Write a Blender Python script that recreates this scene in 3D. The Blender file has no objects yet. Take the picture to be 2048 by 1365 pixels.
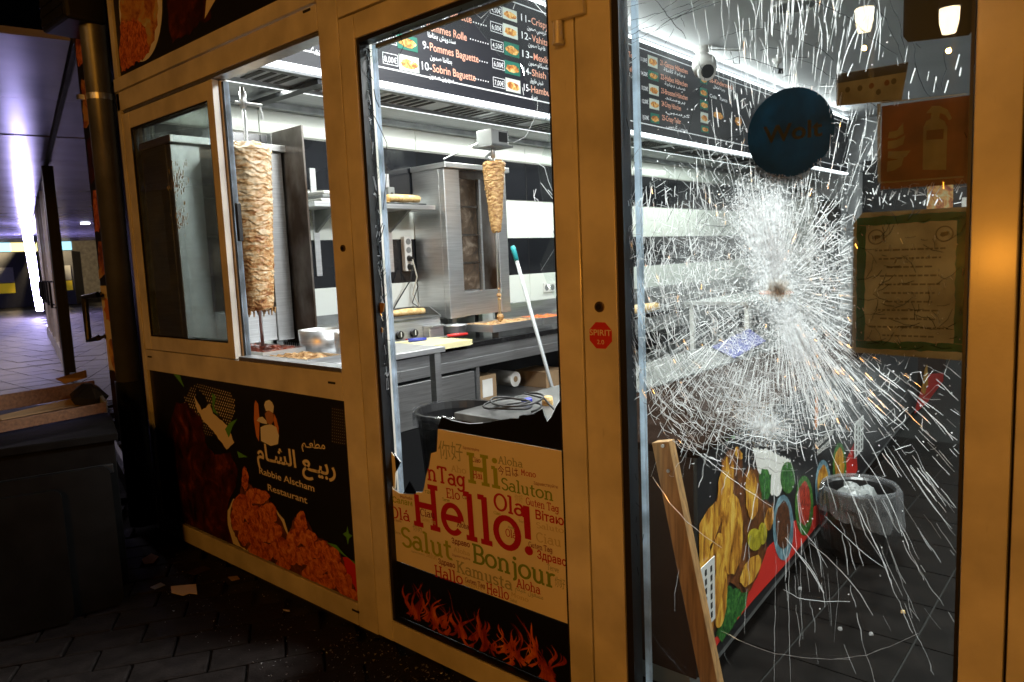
import bpy, math, random
from mathutils import Vector, Matrix, noise as mnoise
import numpy as np

random.seed(7)
S = bpy.context.scene
COL = S.collection

# ------------------------------------------------------------------ camera, sky, exposure
CAM = Vector((0.0, -1.62, 1.42))
RW = [(0.75581956, 0.65343423, -0.04195829),      # camera right, down and forward axes in the world
      (0.04270318, -0.113135, -0.99266153),
      (-0.65338598, 0.74848125, -0.11341336)]
FPX = 1450.0
cd = bpy.data.cameras.new('camera'); cam = bpy.data.objects.new('camera', cd); COL.objects.link(cam)
r_, d_, f_ = (Vector(v) for v in RW)
cam.matrix_world = Matrix(((r_.x, -d_.x, -f_.x, CAM.x), (r_.y, -d_.y, -f_.y, CAM.y), (r_.z, -d_.z, -f_.z, CAM.z), (0, 0, 0, 1)))
cd.sensor_width = 36; cd.lens = FPX / 2048 * 36; cd.clip_start = 0.05; cd.clip_end = 400
cd.dof.use_dof = True; cd.dof.focus_distance = 2.7; cd.dof.aperture_fstop = 7.0
S.camera = cam

W = bpy.data.worlds.new('World'); S.world = W; W.use_nodes = True
wn = W.node_tree.nodes; wl = W.node_tree.links
sky = wn.new('ShaderNodeTexSky'); sky.sky_type = 'NISHITA'; sky.sun_disc = False
sky.sun_elevation = math.radians(-4); sky.sun_rotation = math.radians(200)
bg = next(n for n in wn if n.type == 'BACKGROUND')
wl.new(sky.outputs[0], bg.inputs[0]); bg.inputs[1].default_value = 0.008

S.view_settings.view_transform = 'Standard'; S.view_settings.look = 'None'
S.view_settings.exposure = 0.0; S.view_settings.gamma = 1.0
S.cycles.use_denoising = True
S.cycles.max_bounces = 7; S.cycles.diffuse_bounces = 3; S.cycles.glossy_bounces = 4
S.cycles.transmission_bounces = 6; S.cycles.transparent_max_bounces = 24
S.cycles.caustics_reflective = False; S.cycles.caustics_refractive = False
S.cycles.sample_clamp_indirect = 4.0; S.cycles.blur_glossy = 0.5

# ------------------------------------------------------------------ measured points: a pixel of the photograph and the real plane it lies on
def at(px, py, x=None, y=None, z=None):
    c = Vector((px - 1024, py - 682.5, FPX))
    w = r_ * c.x + d_ * c.y + f_ * c.z
    if x is not None: t = (x - CAM.x) / w.x
    elif y is not None: t = (y - CAM.y) / w.y
    else: t = (z - CAM.z) / w.z
    return CAM + w * t

# ------------------------------------------------------------------ helpers
def link(name, me, mat=None, parent=None, smooth=False):
    o = bpy.data.objects.new(name, me); COL.objects.link(o)
    if mat is not None and not me.materials: me.materials.append(M[mat] if isinstance(mat, str) else mat)
    if parent is not None: o.parent = parent
    if smooth:
        for p in me.polygons: p.use_smooth = True
    return o

def tag(o, label, cat, group=None, kind=None):
    o['label'] = label; o['category'] = cat
    if group: o['group'] = group
    if kind: o['kind'] = kind
    return o

def thing(name, label, cat, loc=(0, 0, 0), rz=0.0, group=None):
    o = bpy.data.objects.new(name, None); COL.objects.link(o)
    o.location = loc; o.rotation_euler = (0, 0, rz); o.empty_display_size = 0.05
    return tag(o, label, cat, group)

class MB:
    """collects shapes, links them as one mesh"""
    def __init__(s): s.v = []; s.f = []
    def add(s, vs, fs):
        n = len(s.v); s.v += [tuple(v) for v in vs]; s.f += [tuple(i + n for i in f) for f in fs]; return s
    def box(s, x0, x1, y0, y1, z0, z1):
        return s.add([(x0,y0,z0),(x1,y0,z0),(x1,y1,z0),(x0,y1,z0),(x0,y0,z1),(x1,y0,z1),(x1,y1,z1),(x0,y1,z1)],
                     [(0,3,2,1),(4,5,6,7),(0,1,5,4),(1,2,6,5),(2,3,7,6),(3,0,4,7)])
    def bar(s, a, b, w, h, up=(0, 0, 1)):
        a = Vector(a); b = Vector(b); t = (b - a).normalized(); u = Vector(up)
        if abs(t.dot(u)) > 0.95: u = Vector((0, 1, 0))
        q = t.cross(u).normalized() * w / 2; r = q.cross(t).normalized() * h / 2
        vs = [p + i * q + j * r for p in (a, b) for i, j in ((-1,-1),(1,-1),(1,1),(-1,1))]
        return s.add(vs, [(0,3,2,1),(4,5,6,7),(0,1,5,4),(1,2,6,5),(2,3,7,6),(3,0,4,7)])
    def tube(s, path, r, n=10, cap=True):
        path = [Vector(p) for p in path]; rr = r if isinstance(r, (list, tuple)) else [r] * len(path)
        vs = []; fs = []; prev = None
        for i, p in enumerate(path):
            t = (path[min(i + 1, len(path) - 1)] - path[max(i - 1, 0)]).normalized()
            if prev is None:
                u = Vector((0, 0, 1)) if abs(t.z) < 0.9 else Vector((1, 0, 0))
                q = t.cross(u).normalized()
            else:
                q = (prev - t * prev.dot(t)).normalized()
            prev = q; w = t.cross(q)
            for k in range(n):
                a = 2 * math.pi * k / n
                vs.append(p + (q * math.cos(a) + w * math.sin(a)) * rr[i])
        for i in range(len(path) - 1):
            for k in range(n):
                fs.append((i*n+k, i*n+(k+1)%n, (i+1)*n+(k+1)%n, (i+1)*n+k))
        if cap:
            fs.append(tuple(reversed(range(n)))); fs.append(tuple(range((len(path)-1)*n, len(path)*n)))
        return s.add(vs, fs)
    def lathe(s, prof, c=(0, 0, 0), n=32, jit=0.0):
        vs = []; fs = []
        for i, (r, z) in enumerate(prof):
            for k in range(n):
                a = 2 * math.pi * k / n; q = r * (1 + random.uniform(-jit, jit))
                vs.append((c[0] + q * math.cos(a), c[1] + q * math.sin(a), c[2] + z + random.uniform(-jit, jit) * r))
        for i in range(len(prof) - 1):
            for k in range(n): fs.append((i*n+k, i*n+(k+1)%n, (i+1)*n+(k+1)%n, (i+1)*n+k))
        return s.add(vs, fs)
    def build(s, name, mat, parent=None, smooth=False, bevel=0.0, rel=True):
        me = bpy.data.meshes.new(name); vs = s.v
        if parent is not None and rel:
            ml = parent.matrix_basis.inverted() if parent.parent is None else (parent.parent.matrix_basis @ parent.matrix_basis).inverted()
            vs = [tuple(ml @ Vector(v)) for v in vs]
        me.from_pydata(vs, [], s.f); me.update()
        o = link(name, me, mat, parent, smooth)
        if bevel:
            b = o.modifiers.new('bevel', 'BEVEL'); b.width = bevel; b.segments = 2; b.limit_method = 'ANGLE'
        return o

def splinter(m, pts, rr):
    """a thin sliver of glass along a path: one open strip of faces, each path tilted its own way"""
    n = len(pts); tl = random.uniform(-.9, .9); vs = []
    for i, p in enumerate(pts):
        t = (pts[min(i + 1, n - 1)] - pts[max(i - 1, 0)])
        if t.length < 1e-7: t = Vector((0, 0, 1))
        t.normalize(); q = t.cross(Vector((0, -1, 0))).normalized(); q = (q * math.cos(tl) + Vector((0, 1, 0)) * math.sin(tl)) * rr[i]
        vs += [p - q, p + q]
    m.add(vs, [(2*i, 2*i+1, 2*i+3, 2*i+2) for i in range(n - 1)])

def boxo(name, x0, x1, y0, y1, z0, z1, mat, parent=None, bevel=0.0):
    return MB().box(min(x0,x1), max(x0,x1), min(y0,y1), max(y0,y1), min(z0,z1), max(z0,z1)).build(name, mat, parent, bevel=bevel)

def copy_tree(o, parent=None):
    c = o.copy(); COL.objects.link(c); c.parent = parent
    for ch in list(o.children): copy_tree(ch, c)
    return c

def prism(pts, back):
    """flat outline (3-D points, in order) given a real thickness along the vector back"""
    from mathutils.geometry import tessellate_polygon
    n = len(pts); tri = tessellate_polygon([[Vector(p) for p in pts]]); b = Vector(back)
    vs = [Vector(p) for p in pts] + [Vector(p) + b for p in pts]
    fs = [tuple(t) for t in tri] + [tuple(i + n for i in reversed(t)) for t in tri]
    fs += [(i, (i + 1) % n, (i + 1) % n + n, i + n) for i in range(n)]
    m = MB(); m.add(vs, fs); return m

def rough_outline(pts, amp, step, seed=0):
    rnd = random.Random(seed); out = []; n = len(pts)
    for i in range(n):
        a = Vector(pts[i]); b = Vector(pts[(i + 1) % n]); k = max(1, int((b - a).length / step))
        for j in range(k):
            p = a.lerp(b, j / k)
            out.append(p + Vector([rnd.uniform(-amp, amp) for _ in p]))
    return out

# ------------------------------------------------------------------ materials
M = {}
def nodes_of(name):
    m = bpy.data.materials.new(name); m.use_nodes = True; nt = m.node_tree
    return m, nt, nt.nodes['Principled BSDF']
def mat(name, col, rough=0.5, metal=0.0, var=0.0, scale=8.0, stretch=(1, 1, 1), bump=0.0, bscale=None, col2=None, spec=0.5,
        rvar=0.0, emit=None, estr=0.0, coat=0.0, detail=6.0, lo=0.35, hi=0.65):
    m, nt, b = nodes_of(name); N = nt.nodes; L = nt.links
    b.inputs['Roughness'].default_value = rough; b.inputs['Metallic'].default_value = metal
    b.inputs['Specular IOR Level'].default_value = spec; b.inputs['Coat Weight'].default_value = coat
    c1 = (*col, 1); b.inputs['Base Color'].default_value = c1
    if var or col2 or bump or rvar:
        tc = N.new('ShaderNodeTexCoord'); mp = N.new('ShaderNodeMapping'); mp.inputs['Scale'].default_value = stretch
        L.new(tc.outputs['Object'], mp.inputs['Vector'])
        nz = N.new('ShaderNodeTexNoise'); nz.inputs['Scale'].default_value = scale; nz.inputs['Detail'].default_value = detail
        L.new(mp.outputs[0], nz.inputs['Vector'])
        rp = N.new('ShaderNodeValToRGB'); rp.color_ramp.elements[0].position = lo; rp.color_ramp.elements[1].position = hi
        ca = c1; cb = (*(col2 if col2 else [min(1, c * (1 + var)) for c in col]), 1)
        if not col2: ca = (*[c * (1 - var) for c in col], 1)
        rp.color_ramp.elements[0].color = ca; rp.color_ramp.elements[1].color = cb
        L.new(nz.outputs['Fac'], rp.inputs[0]); L.new(rp.outputs[0], b.inputs['Base Color'])
        if rvar:
            mr = N.new('ShaderNodeMapRange'); mr.inputs[3].default_value = max(0.02, rough - rvar); mr.inputs[4].default_value = min(1, rough + rvar)
            L.new(nz.outputs['Fac'], mr.inputs[0]); L.new(mr.outputs[0], b.inputs['Roughness'])
        if bump:
            n2 = nz
            if bscale:
                n2 = N.new('ShaderNodeTexNoise'); n2.inputs['Scale'].default_value = bscale; n2.inputs['Detail'].default_value = 5
                L.new(mp.outputs[0], n2.inputs['Vector'])
            bp = N.new('ShaderNodeBump'); bp.inputs['Strength'].default_value = bump; bp.inputs['Distance'].default_value = 0.01
            L.new(n2.outputs['Fac'], bp.inputs['Height']); L.new(bp.outputs[0], b.inputs['Normal'])
    if emit:
        b.inputs['Emission Color'].default_value = (*emit, 1); b.inputs['Emission Strength'].default_value = estr
    M[name] = m; return m

def ramp_mat(name, stops, scale=30, rough=0.6, vor=0.0, zg=None, stretch=(1, 1, 1), bump=0.0, estr=0.0, detail=8):
    """a print or a food: noise through several colours"""
    m, nt, b = nodes_of(name); N = nt.nodes; L = nt.links
    b.inputs['Roughness'].default_value = rough
    tc = N.new('ShaderNodeTexCoord'); mp = N.new('ShaderNodeMapping'); mp.inputs['Scale'].default_value = stretch
    L.new(tc.outputs['Object'], mp.inputs['Vector'])
    nz = N.new('ShaderNodeTexNoise'); nz.inputs['Scale'].default_value = scale; nz.inputs['Detail'].default_value = detail; nz.inputs['Roughness'].default_value = 0.65
    nz.inputs['Distortion'].default_value = 0.8
    L.new(mp.outputs[0], nz.inputs['Vector']); fac = nz.outputs['Fac']
    if vor:
        v = N.new('ShaderNodeTexVoronoi'); v.inputs['Scale'].default_value = scale * vor; L.new(mp.outputs[0], v.inputs['Vector'])
        mx = N.new('ShaderNodeMath'); mx.operation = 'MULTIPLY_ADD'; L.new(v.outputs['Distance'], mx.inputs[0]); mx.inputs[1].default_value = -0.35
        L.new(nz.outputs['Fac'], mx.inputs[2]); ad = N.new('ShaderNodeMath'); ad.operation = 'ADD'; L.new(mx.outputs[0], ad.inputs[0]); ad.inputs[1].default_value = 0.14
        fac = ad.outputs[0]
    if zg:      # roasts differently along its height
        sx = N.new('ShaderNodeSeparateXYZ'); L.new(tc.outputs['Object'], sx.inputs[0]); ma = N.new('ShaderNodeMath'); ma.operation = 'MULTIPLY_ADD'; L.new(sx.outputs[2], ma.inputs[0]); ma.inputs[1].default_value = zg[1]; ma.inputs[2].default_value = -zg[0] * zg[1]
        m3 = N.new('ShaderNodeMath'); m3.operation = 'ADD'; L.new(ma.outputs[0], m3.inputs[0]); L.new(fac, m3.inputs[1]); fac = m3.outputs[0]
    rp = N.new('ShaderNodeValToRGB'); el = rp.color_ramp.elements
    el[0].position = stops[0][0]; el[0].color = (*stops[0][1], 1); el[1].position = stops[-1][0]; el[1].color = (*stops[-1][1], 1)
    for p, c in stops[1:-1]:
        e = el.new(p); e.color = (*c, 1)
    L.new(fac, rp.inputs[0]); L.new(rp.outputs[0], b.inputs['Base Color'])
    if bump:
        bp = N.new('ShaderNodeBump'); bp.inputs['Strength'].default_value = bump; bp.inputs['Distance'].default_value = 0.008
        L.new(fac, bp.inputs['Height']); L.new(bp.outputs[0], b.inputs['Normal'])
    if estr:
        L.new(rp.outputs[0], b.inputs['Emission Color']); b.inputs['Emission Strength'].default_value = estr
    M[name] = m; return m

def glass_mat(name, tint=(0.94, 0.97, 0.96), haze=0.03, hcol=(0.7, 0.72, 0.7), refl=1.0, rough=0.0, dirt=0.0):
    m = bpy.data.materials.new(name); m.use_nodes = True; nt = m.node_tree; N = nt.nodes; L = nt.links; N.clear()
    out = N.new('ShaderNodeOutputMaterial'); tr = N.new('ShaderNodeBsdfTransparent'); tr.inputs[0].default_value = (*tint, 1)
    gl = N.new('ShaderNodeBsdfGlossy'); gl.inputs['Roughness'].default_value = rough; gl.inputs[0].default_value = (refl, refl, refl, 1)
    df = N.new('ShaderNodeBsdfDiffuse'); df.inputs[0].default_value = (*hcol, 1)
    tl = N.new('ShaderNodeBsdfTranslucent'); tl.inputs[0].default_value = (*hcol, 1)
    ad = N.new('ShaderNodeMixShader'); ad.inputs[0].default_value = 0.5; L.new(df.outputs[0], ad.inputs[1]); L.new(tl.outputs[0], ad.inputs[2])
    fr = N.new('ShaderNodeFresnel'); ge = N.new('ShaderNodeNewGeometry'); io = N.new('ShaderNodeMapRange'); io.inputs[3].default_value = 1.45; io.inputs[4].default_value = 1 / 1.45
    L.new(ge.outputs['Backfacing'], io.inputs[0]); L.new(io.outputs[0], fr.inputs[0])
    m1 = N.new('ShaderNodeMixShader'); L.new(fr.outputs[0], m1.inputs[0]); L.new(tr.outputs[0], m1.inputs[1]); L.new(gl.outputs[0], m1.inputs[2])
    m2 = N.new('ShaderNodeMixShader'); m2.inputs[0].default_value = haze
    if dirt:
        tc = N.new('ShaderNodeTexCoord'); nz = N.new('ShaderNodeTexNoise'); nz.inputs['Scale'].default_value = 6; nz.inputs['Detail'].default_value = 9
        nz.inputs['Roughness'].default_value = 0.7
        L.new(tc.outputs['Object'], nz.inputs['Vector']); mr = N.new('ShaderNodeMapRange'); mr.inputs[1].default_value = 0.45; mr.inputs[2].default_value = 0.75
        mr.inputs[3].default_value = haze * 0.4; mr.inputs[4].default_value = haze + dirt; L.new(nz.outputs['Fac'], mr.inputs[0]); L.new(mr.outputs[0], m2.inputs[0])
    L.new(m1.outputs[0], m2.inputs[1]); L.new(ad.outputs[0], m2.inputs[2]); L.new(m2.outputs[0], out.inputs[0])
    M[name] = m; return m

def crack_mat(name, col, clear, rough=0.12):
    """edges of broken glass: part clear, part scattering, part mirror"""
    m = bpy.data.materials.new(name); m.use_nodes = True; nt = m.node_tree; N = nt.nodes; L = nt.links; N.clear()
    out = N.new('ShaderNodeOutputMaterial'); tr = N.new('ShaderNodeBsdfTransparent')
    tl = N.new('ShaderNodeBsdfTranslucent'); tl.inputs[0].default_value = (*col, 1)
    df = N.new('ShaderNodeBsdfDiffuse'); df.inputs[0].default_value = (*[c * 0.5 for c in col], 1)
    gl = N.new('ShaderNodeBsdfGlossy'); gl.inputs['Roughness'].default_value = rough; gl.inputs[0].default_value = (*col, 1)
    a = N.new('ShaderNodeMixShader'); a.inputs[0].default_value = 0.25; L.new(tl.outputs[0], a.inputs[1]); L.new(df.outputs[0], a.inputs[2])
    b = N.new('ShaderNodeMixShader'); b.inputs[0].default_value = 0.16; L.new(a.outputs[0], b.inputs[1]); L.new(gl.outputs[0], b.inputs[2])
    c = N.new('ShaderNodeMixShader'); c.inputs[0].default_value = clear; L.new(b.outputs[0], c.inputs[1]); L.new(tr.outputs[0], c.inputs[2])
    L.new(c.outputs[0], out.inputs[0]); M[name] = m; return m

def film_mat(name, col, trans=0.5, rough=0.4):
    """thin printed film or paper: light comes through from behind"""
    m, nt, b = nodes_of(name); N = nt.nodes; L = nt.links; b.inputs['Base Color'].default_value = (*col, 1); b.inputs['Roughness'].default_value = rough
    tc = N.new('ShaderNodeTexCoord'); nz = N.new('ShaderNodeTexNoise'); nz.inputs['Scale'].default_value = 14; nz.inputs['Detail'].default_value = 7; L.new(tc.outputs['Object'], nz.inputs['Vector'])
    rp = N.new('ShaderNodeValToRGB'); rp.color_ramp.elements[0].color = (*[c * .7 for c in col], 1); rp.color_ramp.elements[1].color = (*[min(1, c * 1.25) for c in col], 1)
    rp.color_ramp.elements[0].position = .35; rp.color_ramp.elements[1].position = .65
    L.new(nz.outputs['Fac'], rp.inputs[0]); L.new(rp.outputs[0], b.inputs['Base Color'])
    tl = N.new('ShaderNodeBsdfTranslucent'); L.new(rp.outputs[0], tl.inputs[0]); mx = N.new('ShaderNodeMixShader'); mx.inputs[0].default_value = trans
    L.new(b.outputs[0], mx.inputs[1]); L.new(tl.outputs[0], mx.inputs[2]); L.new(mx.outputs[0], N['Material Output'].inputs[0]); M[name] = m; return m

def crush_mat(name, top=1.0):
    """milled glass: scatters most in its middle and thins out to nothing"""
    m = bpy.data.materials.new(name); m.use_nodes = True; nt = m.node_tree; N = nt.nodes; L = nt.links; N.clear()
    out = N.new('ShaderNodeOutputMaterial'); tr = N.new('ShaderNodeBsdfTransparent'); tl = N.new('ShaderNodeBsdfTranslucent'); tl.inputs[0].default_value = (.97, .98, 1, 1)
    tc = N.new('ShaderNodeTexCoord'); mp = N.new('ShaderNodeMapping'); mp.inputs['Location'].default_value = (-.5, -.5, -.5); L.new(tc.outputs['Generated'], mp.inputs['Vector'])
    mz = N.new('ShaderNodeVectorMath'); mz.operation = 'MULTIPLY'; mz.inputs[1].default_value = (2, 0, 2); L.new(mp.outputs[0], mz.inputs[0]); ln = N.new('ShaderNodeVectorMath'); ln.operation = 'LENGTH'; L.new(mz.outputs[0], ln.inputs[0])
    fa_ = N.new('ShaderNodeMapRange'); fa_.inputs[1].default_value = 1; fa_.inputs[2].default_value = 0; fa_.inputs[3].default_value = 0; fa_.inputs[4].default_value = 1; L.new(ln.outputs['Value'], fa_.inputs[0])
    nz = N.new('ShaderNodeTexNoise'); nz.inputs['Scale'].default_value = 90; nz.inputs['Detail'].default_value = 9; nz.inputs['Roughness'].default_value = .8; mo_ = N.new('ShaderNodeMapping'); mo_.inputs['Scale'].default_value = (1.6, 1, .45); L.new(tc.outputs['Object'], mo_.inputs[0]); L.new(mo_.outputs[0], nz.inputs['Vector'])
    nr = N.new('ShaderNodeMapRange'); nr.inputs[1].default_value = .35; nr.inputs[2].default_value = .68; nr.inputs[3].default_value = .08 * top; nr.inputs[4].default_value = top; L.new(nz.outputs['Fac'], nr.inputs[0])
    pw = N.new('ShaderNodeMath'); pw.operation = 'POWER'; pw.inputs[1].default_value = 1.25; L.new(fa_.outputs[0], pw.inputs[0]); mu = N.new('ShaderNodeMath'); mu.operation = 'MULTIPLY'; L.new(pw.outputs[0], mu.inputs[0]); L.new(nr.outputs[0], mu.inputs[1])
    mx = N.new('ShaderNodeMixShader'); L.new(mu.outputs[0], mx.inputs[0]); L.new(tr.outputs[0], mx.inputs[1]); L.new(tl.outputs[0], mx.inputs[2]); L.new(mx.outputs[0], out.inputs[0]); M[name] = m; return m
crush_mat('milled_haze'); crush_mat('milky_sheen', .34)  # the weaker version lays a painted milky sheen over the pane

def emit_mat(name, col, st):
    m = bpy.data.materials.new(name); m.use_nodes = True; nt = m.node_tree; N = nt.nodes; N.clear()
    out = N.new('ShaderNodeOutputMaterial'); e = N.new('ShaderNodeEmission'); e.inputs[0].default_value = (*col, 1); e.inputs[1].default_value = st
    nt.links.new(e.outputs[0], out.inputs[0]); M[name] = m; return m

mat('frame_paint', (0.70, 0.66, 0.58), 0.34, var=0.16, scale=5.5, rvar=0.14, bump=0.05, bscale=160, spec=0.5, detail=9)
def wear(name, amount=.35, sc=(70, 70, 9)):
    m = M[name]; nt = m.node_tree; N = nt.nodes; L = nt.links; b = N['Principled BSDF']; src = b.inputs['Base Color'].links[0].from_socket
    tc = N.new('ShaderNodeTexCoord'); mp = N.new('ShaderNodeMapping'); mp.inputs['Scale'].default_value = sc; L.new(tc.outputs['Object'], mp.inputs[0])
    nz = N.new('ShaderNodeTexNoise'); nz.inputs['Scale'].default_value = 1.0; nz.inputs['Detail'].default_value = 8; nz.inputs['Roughness'].default_value = .75; L.new(mp.outputs[0], nz.inputs['Vector'])
    mr = N.new('ShaderNodeMapRange'); mr.inputs[1].default_value = .62; mr.inputs[2].default_value = .74; mr.inputs[3].default_value = 0; mr.inputs[4].default_value = amount; L.new(nz.outputs['Fac'], mr.inputs[0])
    mx = N.new('ShaderNodeMix'); mx.data_type = 'RGBA'; L.new(mr.outputs[0], mx.inputs['Factor']); L.new(src, mx.inputs['A']); mx.inputs['B'].default_value = (.16, .12, .08, 1); L.new(mx.outputs['Result'], b.inputs['Base Color'])
wear('frame_paint'); M['frame_paint'].node_tree.nodes['Principled BSDF'].inputs['Coat Weight'].default_value = .35; M['frame_paint'].node_tree.nodes['Principled BSDF'].inputs['Coat Roughness'].default_value = .16
mat('wall_paint', (0.30, 0.28, 0.26), 0.8, var=0.25, scale=4, bump=0.1, bscale=60)
mat('seam', (0.012, 0.011, 0.010), 0.7)
mat('rubber', (0.010, 0.010, 0.011), 0.45)
mat('black_film', (0.006, 0.006, 0.007), 0.28)
mat('print_black', (0.010, 0.010, 0.012), 0.42)
mat('alu', (0.62, 0.64, 0.66), 0.35, 0.9, rvar=0.1, scale=30, var=0.08)
mat('steel', (0.66, 0.67, 0.68), 0.40, 1.0, var=0.10, scale=5, stretch=(1, 1, 40), rvar=0.08)
mat('steel_h', (0.66, 0.67, 0.68), 0.42, 1.0, var=0.12, scale=4, stretch=(30, 1, 30), rvar=0.08)
mat('steel_dull', (0.26, 0.27, 0.27), 0.42, 1.0, var=0.2, scale=9, rvar=0.12)
mat('steel_burnt', (0.33, 0.31, 0.29), 0.38, 1.0, col2=(0.06, 0.035, 0.02), scale=3.2, stretch=(1, 1, 0.6), rvar=0.1, lo=0.38, hi=0.6)
ramp_mat('burner_mesh', [(0.3, (0.012, 0.009, 0.006)), (0.5, (0.06, 0.038, 0.022)), (0.64, (0.16, 0.13, 0.10)), (0.8, (0.30, 0.25, 0.20))], 9, 0.8, bump=0.3)
mat('tile_white', (0.78, 0.82, 0.78), 0.16, var=0.03, scale=2, rvar=0.04)
mat('tile_black', (0.012, 0.013, 0.016), 0.10, var=0.2, scale=3, rvar=0.05)
mat('grout', (0.35, 0.35, 0.33), 0.9)
mat('granite', (0.010, 0.010, 0.011), 0.14, col2=(0.035, 0.035, 0.036), scale=140, lo=0.5, hi=0.75)
mat('ceiling_paint', (0.62, 0.64, 0.66), 0.9, var=0.05, scale=2)
mat('floor_tile', (0.006, 0.005, 0.0045), 0.55, var=0.5, scale=7, rvar=0.12, spec=.05)
mat('shade_fence_dark', (0.03, 0.03, 0.028), .8, var=.2, scale=3)
mat('ledge_black', (0.020, 0.012, 0.009), .9, var=.3, scale=9, spec=.0)
mat('floor_grout', (0.006, 0.006, 0.005), 0.9)
mat('paver', (0.015, 0.012, 0.011), 0.7, spec=.1, var=0.35, scale=14, bump=0.25, bscale=90, rvar=0.2)
mat('slab_grey', (0.15, 0.135, 0.125), 0.6, var=0.3, scale=3, bump=0.15, bscale=60, rvar=.15)
mat('sand_joint', (0.02, 0.017, 0.014), 0.9, var=0.3, scale=30)
mat('asphalt', (0.05, 0.05, 0.05), 0.75, var=0.3, scale=40, bump=0.3, bscale=200)
mat('board', (0.022, 0.023, 0.031), 0.4)
mat('letter_white', (0.85, 0.86, 0.88), 0.5, emit=(0.85, 0.87, 0.92), estr=0.45)
mat('letter_salmon', (0.85, 0.42, 0.30), 0.5, emit=(0.85, 0.42, 0.30), estr=0.45)
mat('plastic_white', (0.72, 0.72, 0.70), 0.35, var=0.04, scale=10)
mat('plastic_black', (0.012, 0.012, 0.013), 0.35)
mat('plastic_grey', (0.20, 0.21, 0.21), 0.4, var=0.08)
mat('counter_metal', (0.13, 0.13, 0.13), 0.40, 0.8, var=.3, scale=14, rvar=.15, bump=.06, bscale=40)
mat('cable_black', (0.012, 0.012, 0.012), 0.45)
mat('cable_white', (0.68, 0.66, 0.58), 0.45)
mat('turquoise', (0.04, 0.42, 0.46), 0.35)
mat('mop_pole', (0.50, 0.54, 0.56), 0.3, var=0.03)
mat('cut_board', (0.80, 0.74, 0.42), 0.5, var=0.06, scale=6, bump=0.05, bscale=80)
mat('knife_red', (0.62, 0.03, 0.025), 0.35)
mat('knife_blue', (0.03, 0.05, 0.36), 0.35)
mat('cloth_green', (0.10, 0.72, 0.06), 0.8, bump=0.3, bscale=90)
mat('carton', (0.33, 0.22, 0.12), 0.85, var=0.12, scale=9)
mat('paper_white', (0.75, 0.74, 0.70), 0.8, var=0.05)
mat('wood', (0.36, 0.20, 0.075), 0.6, var=0.3, scale=7, stretch=(14, 14, 1), bump=0.08)
mat('wood_dark', (0.16, 0.075, 0.035), 0.6, var=0.3, scale=6, stretch=(1, 12, 12), bump=0.1)
mat('red_film', (0.62, 0.028, 0.018), 0.4)
mat('laminate_brown', (0.040, 0.022, 0.016), 0.55, spec=.12, var=0.1, scale=5)
mat('dark_metal', (0.03, 0.032, 0.035), 0.45, 0.6, rvar=0.1, var=0.1)
mat('pipe_zinc', (0.22, 0.23, 0.24), 0.42, 0.7, var=0.15, scale=6, rvar=0.1)
mat('lock_brass', (0.20, 0.13, 0.07), 0.35, 1.0)
mat('blue_plastic', (0.03, 0.04, 0.42), 0.4)
ramp_mat('wrap_bread', [(0.3, (0.42, 0.21, 0.06)), (0.5, (0.72, 0.50, 0.22)), (0.7, (0.83, 0.68, 0.42))], 22, 0.7, bump=0.2)
ramp_mat('meat_pale', [(0.28, (0.10, 0.03, 0.01)), (0.40, (0.36, 0.14, 0.04)), (0.49, (0.58, 0.34, 0.15)), (0.58, (0.74, 0.56, 0.36)), (0.72, (0.80, 0.67, 0.48))], 15, 0.42, bump=0.3, stretch=(1, 1, 3.2), zg=(.62, .16))
ramp_mat('meat_roast', [(0.30, (0.10, 0.04, 0.015)), (0.45, (0.36, 0.18, 0.06)), (0.58, (0.56, 0.36, 0.15)), (0.72, (0.72, 0.55, 0.28))], 30, 0.5, bump=0.35, stretch=(1, 1, 2))
ramp_mat('sauce', [(0.35, (0.05, 0.008, 0.003)), (0.6, (0.20, 0.03, 0.008)), (0.75, (0.36, 0.10, 0.02))], 16, 0.3, bump=0.3)
ramp_mat('scraps', [(0.35, (0.16, 0.06, 0.02)), (0.5, (0.45, 0.26, 0.10)), (0.7, (0.70, 0.50, 0.26))], 40, 0.6, bump=0.6)
ramp_mat('carrot', [(0.35, (0.45, 0.06, 0.01)), (0.6, (0.72, 0.20, 0.03))], 45, 0.6, bump=0.5)
ramp_mat('salad', [(0.35, (0.04, 0.12, 0.02)), (0.5, (0.22, 0.36, 0.08)), (0.7, (0.55, 0.60, 0.30))], 40, 0.6, bump=0.5)
ramp_mat('print_fried', [(0.30, (0.10, 0.012, 0.004)), (0.42, (0.40, 0.07, 0.015)), (0.53, (0.68, 0.18, 0.045)), (0.70, (0.86, 0.38, 0.14))], 34, 0.45, detail=14)
ramp_mat('print_crispy', [(0.34, (0.10, 0.03, 0.004)), (0.46, (0.46, 0.18, 0.018)), (0.57, (0.72, 0.40, 0.045)), (0.74, (0.86, 0.62, 0.16))], 15, 0.4, stretch=(1, 1.6, 0.6), detail=14)
ramp_mat('print_brown', [(0.3, (0.03, 0.008, 0.002)), (0.5, (0.13, 0.04, 0.008)), (0.7, (0.30, 0.10, 0.02))], 20, .45)
ramp_mat('print_roast', [(0.36, (0.012, 0.004, 0.002)), (0.55, (0.07, 0.013, 0.005)), (0.72, (0.26, 0.06, 0.016))], 8, 0.4)
ramp_mat('print_herbs', [(0.35, (0.006, 0.03, 0.006)), (0.5, (0.02, 0.12, 0.02)), (0.68, (0.10, 0.30, 0.05))], 50, 0.45)
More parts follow.
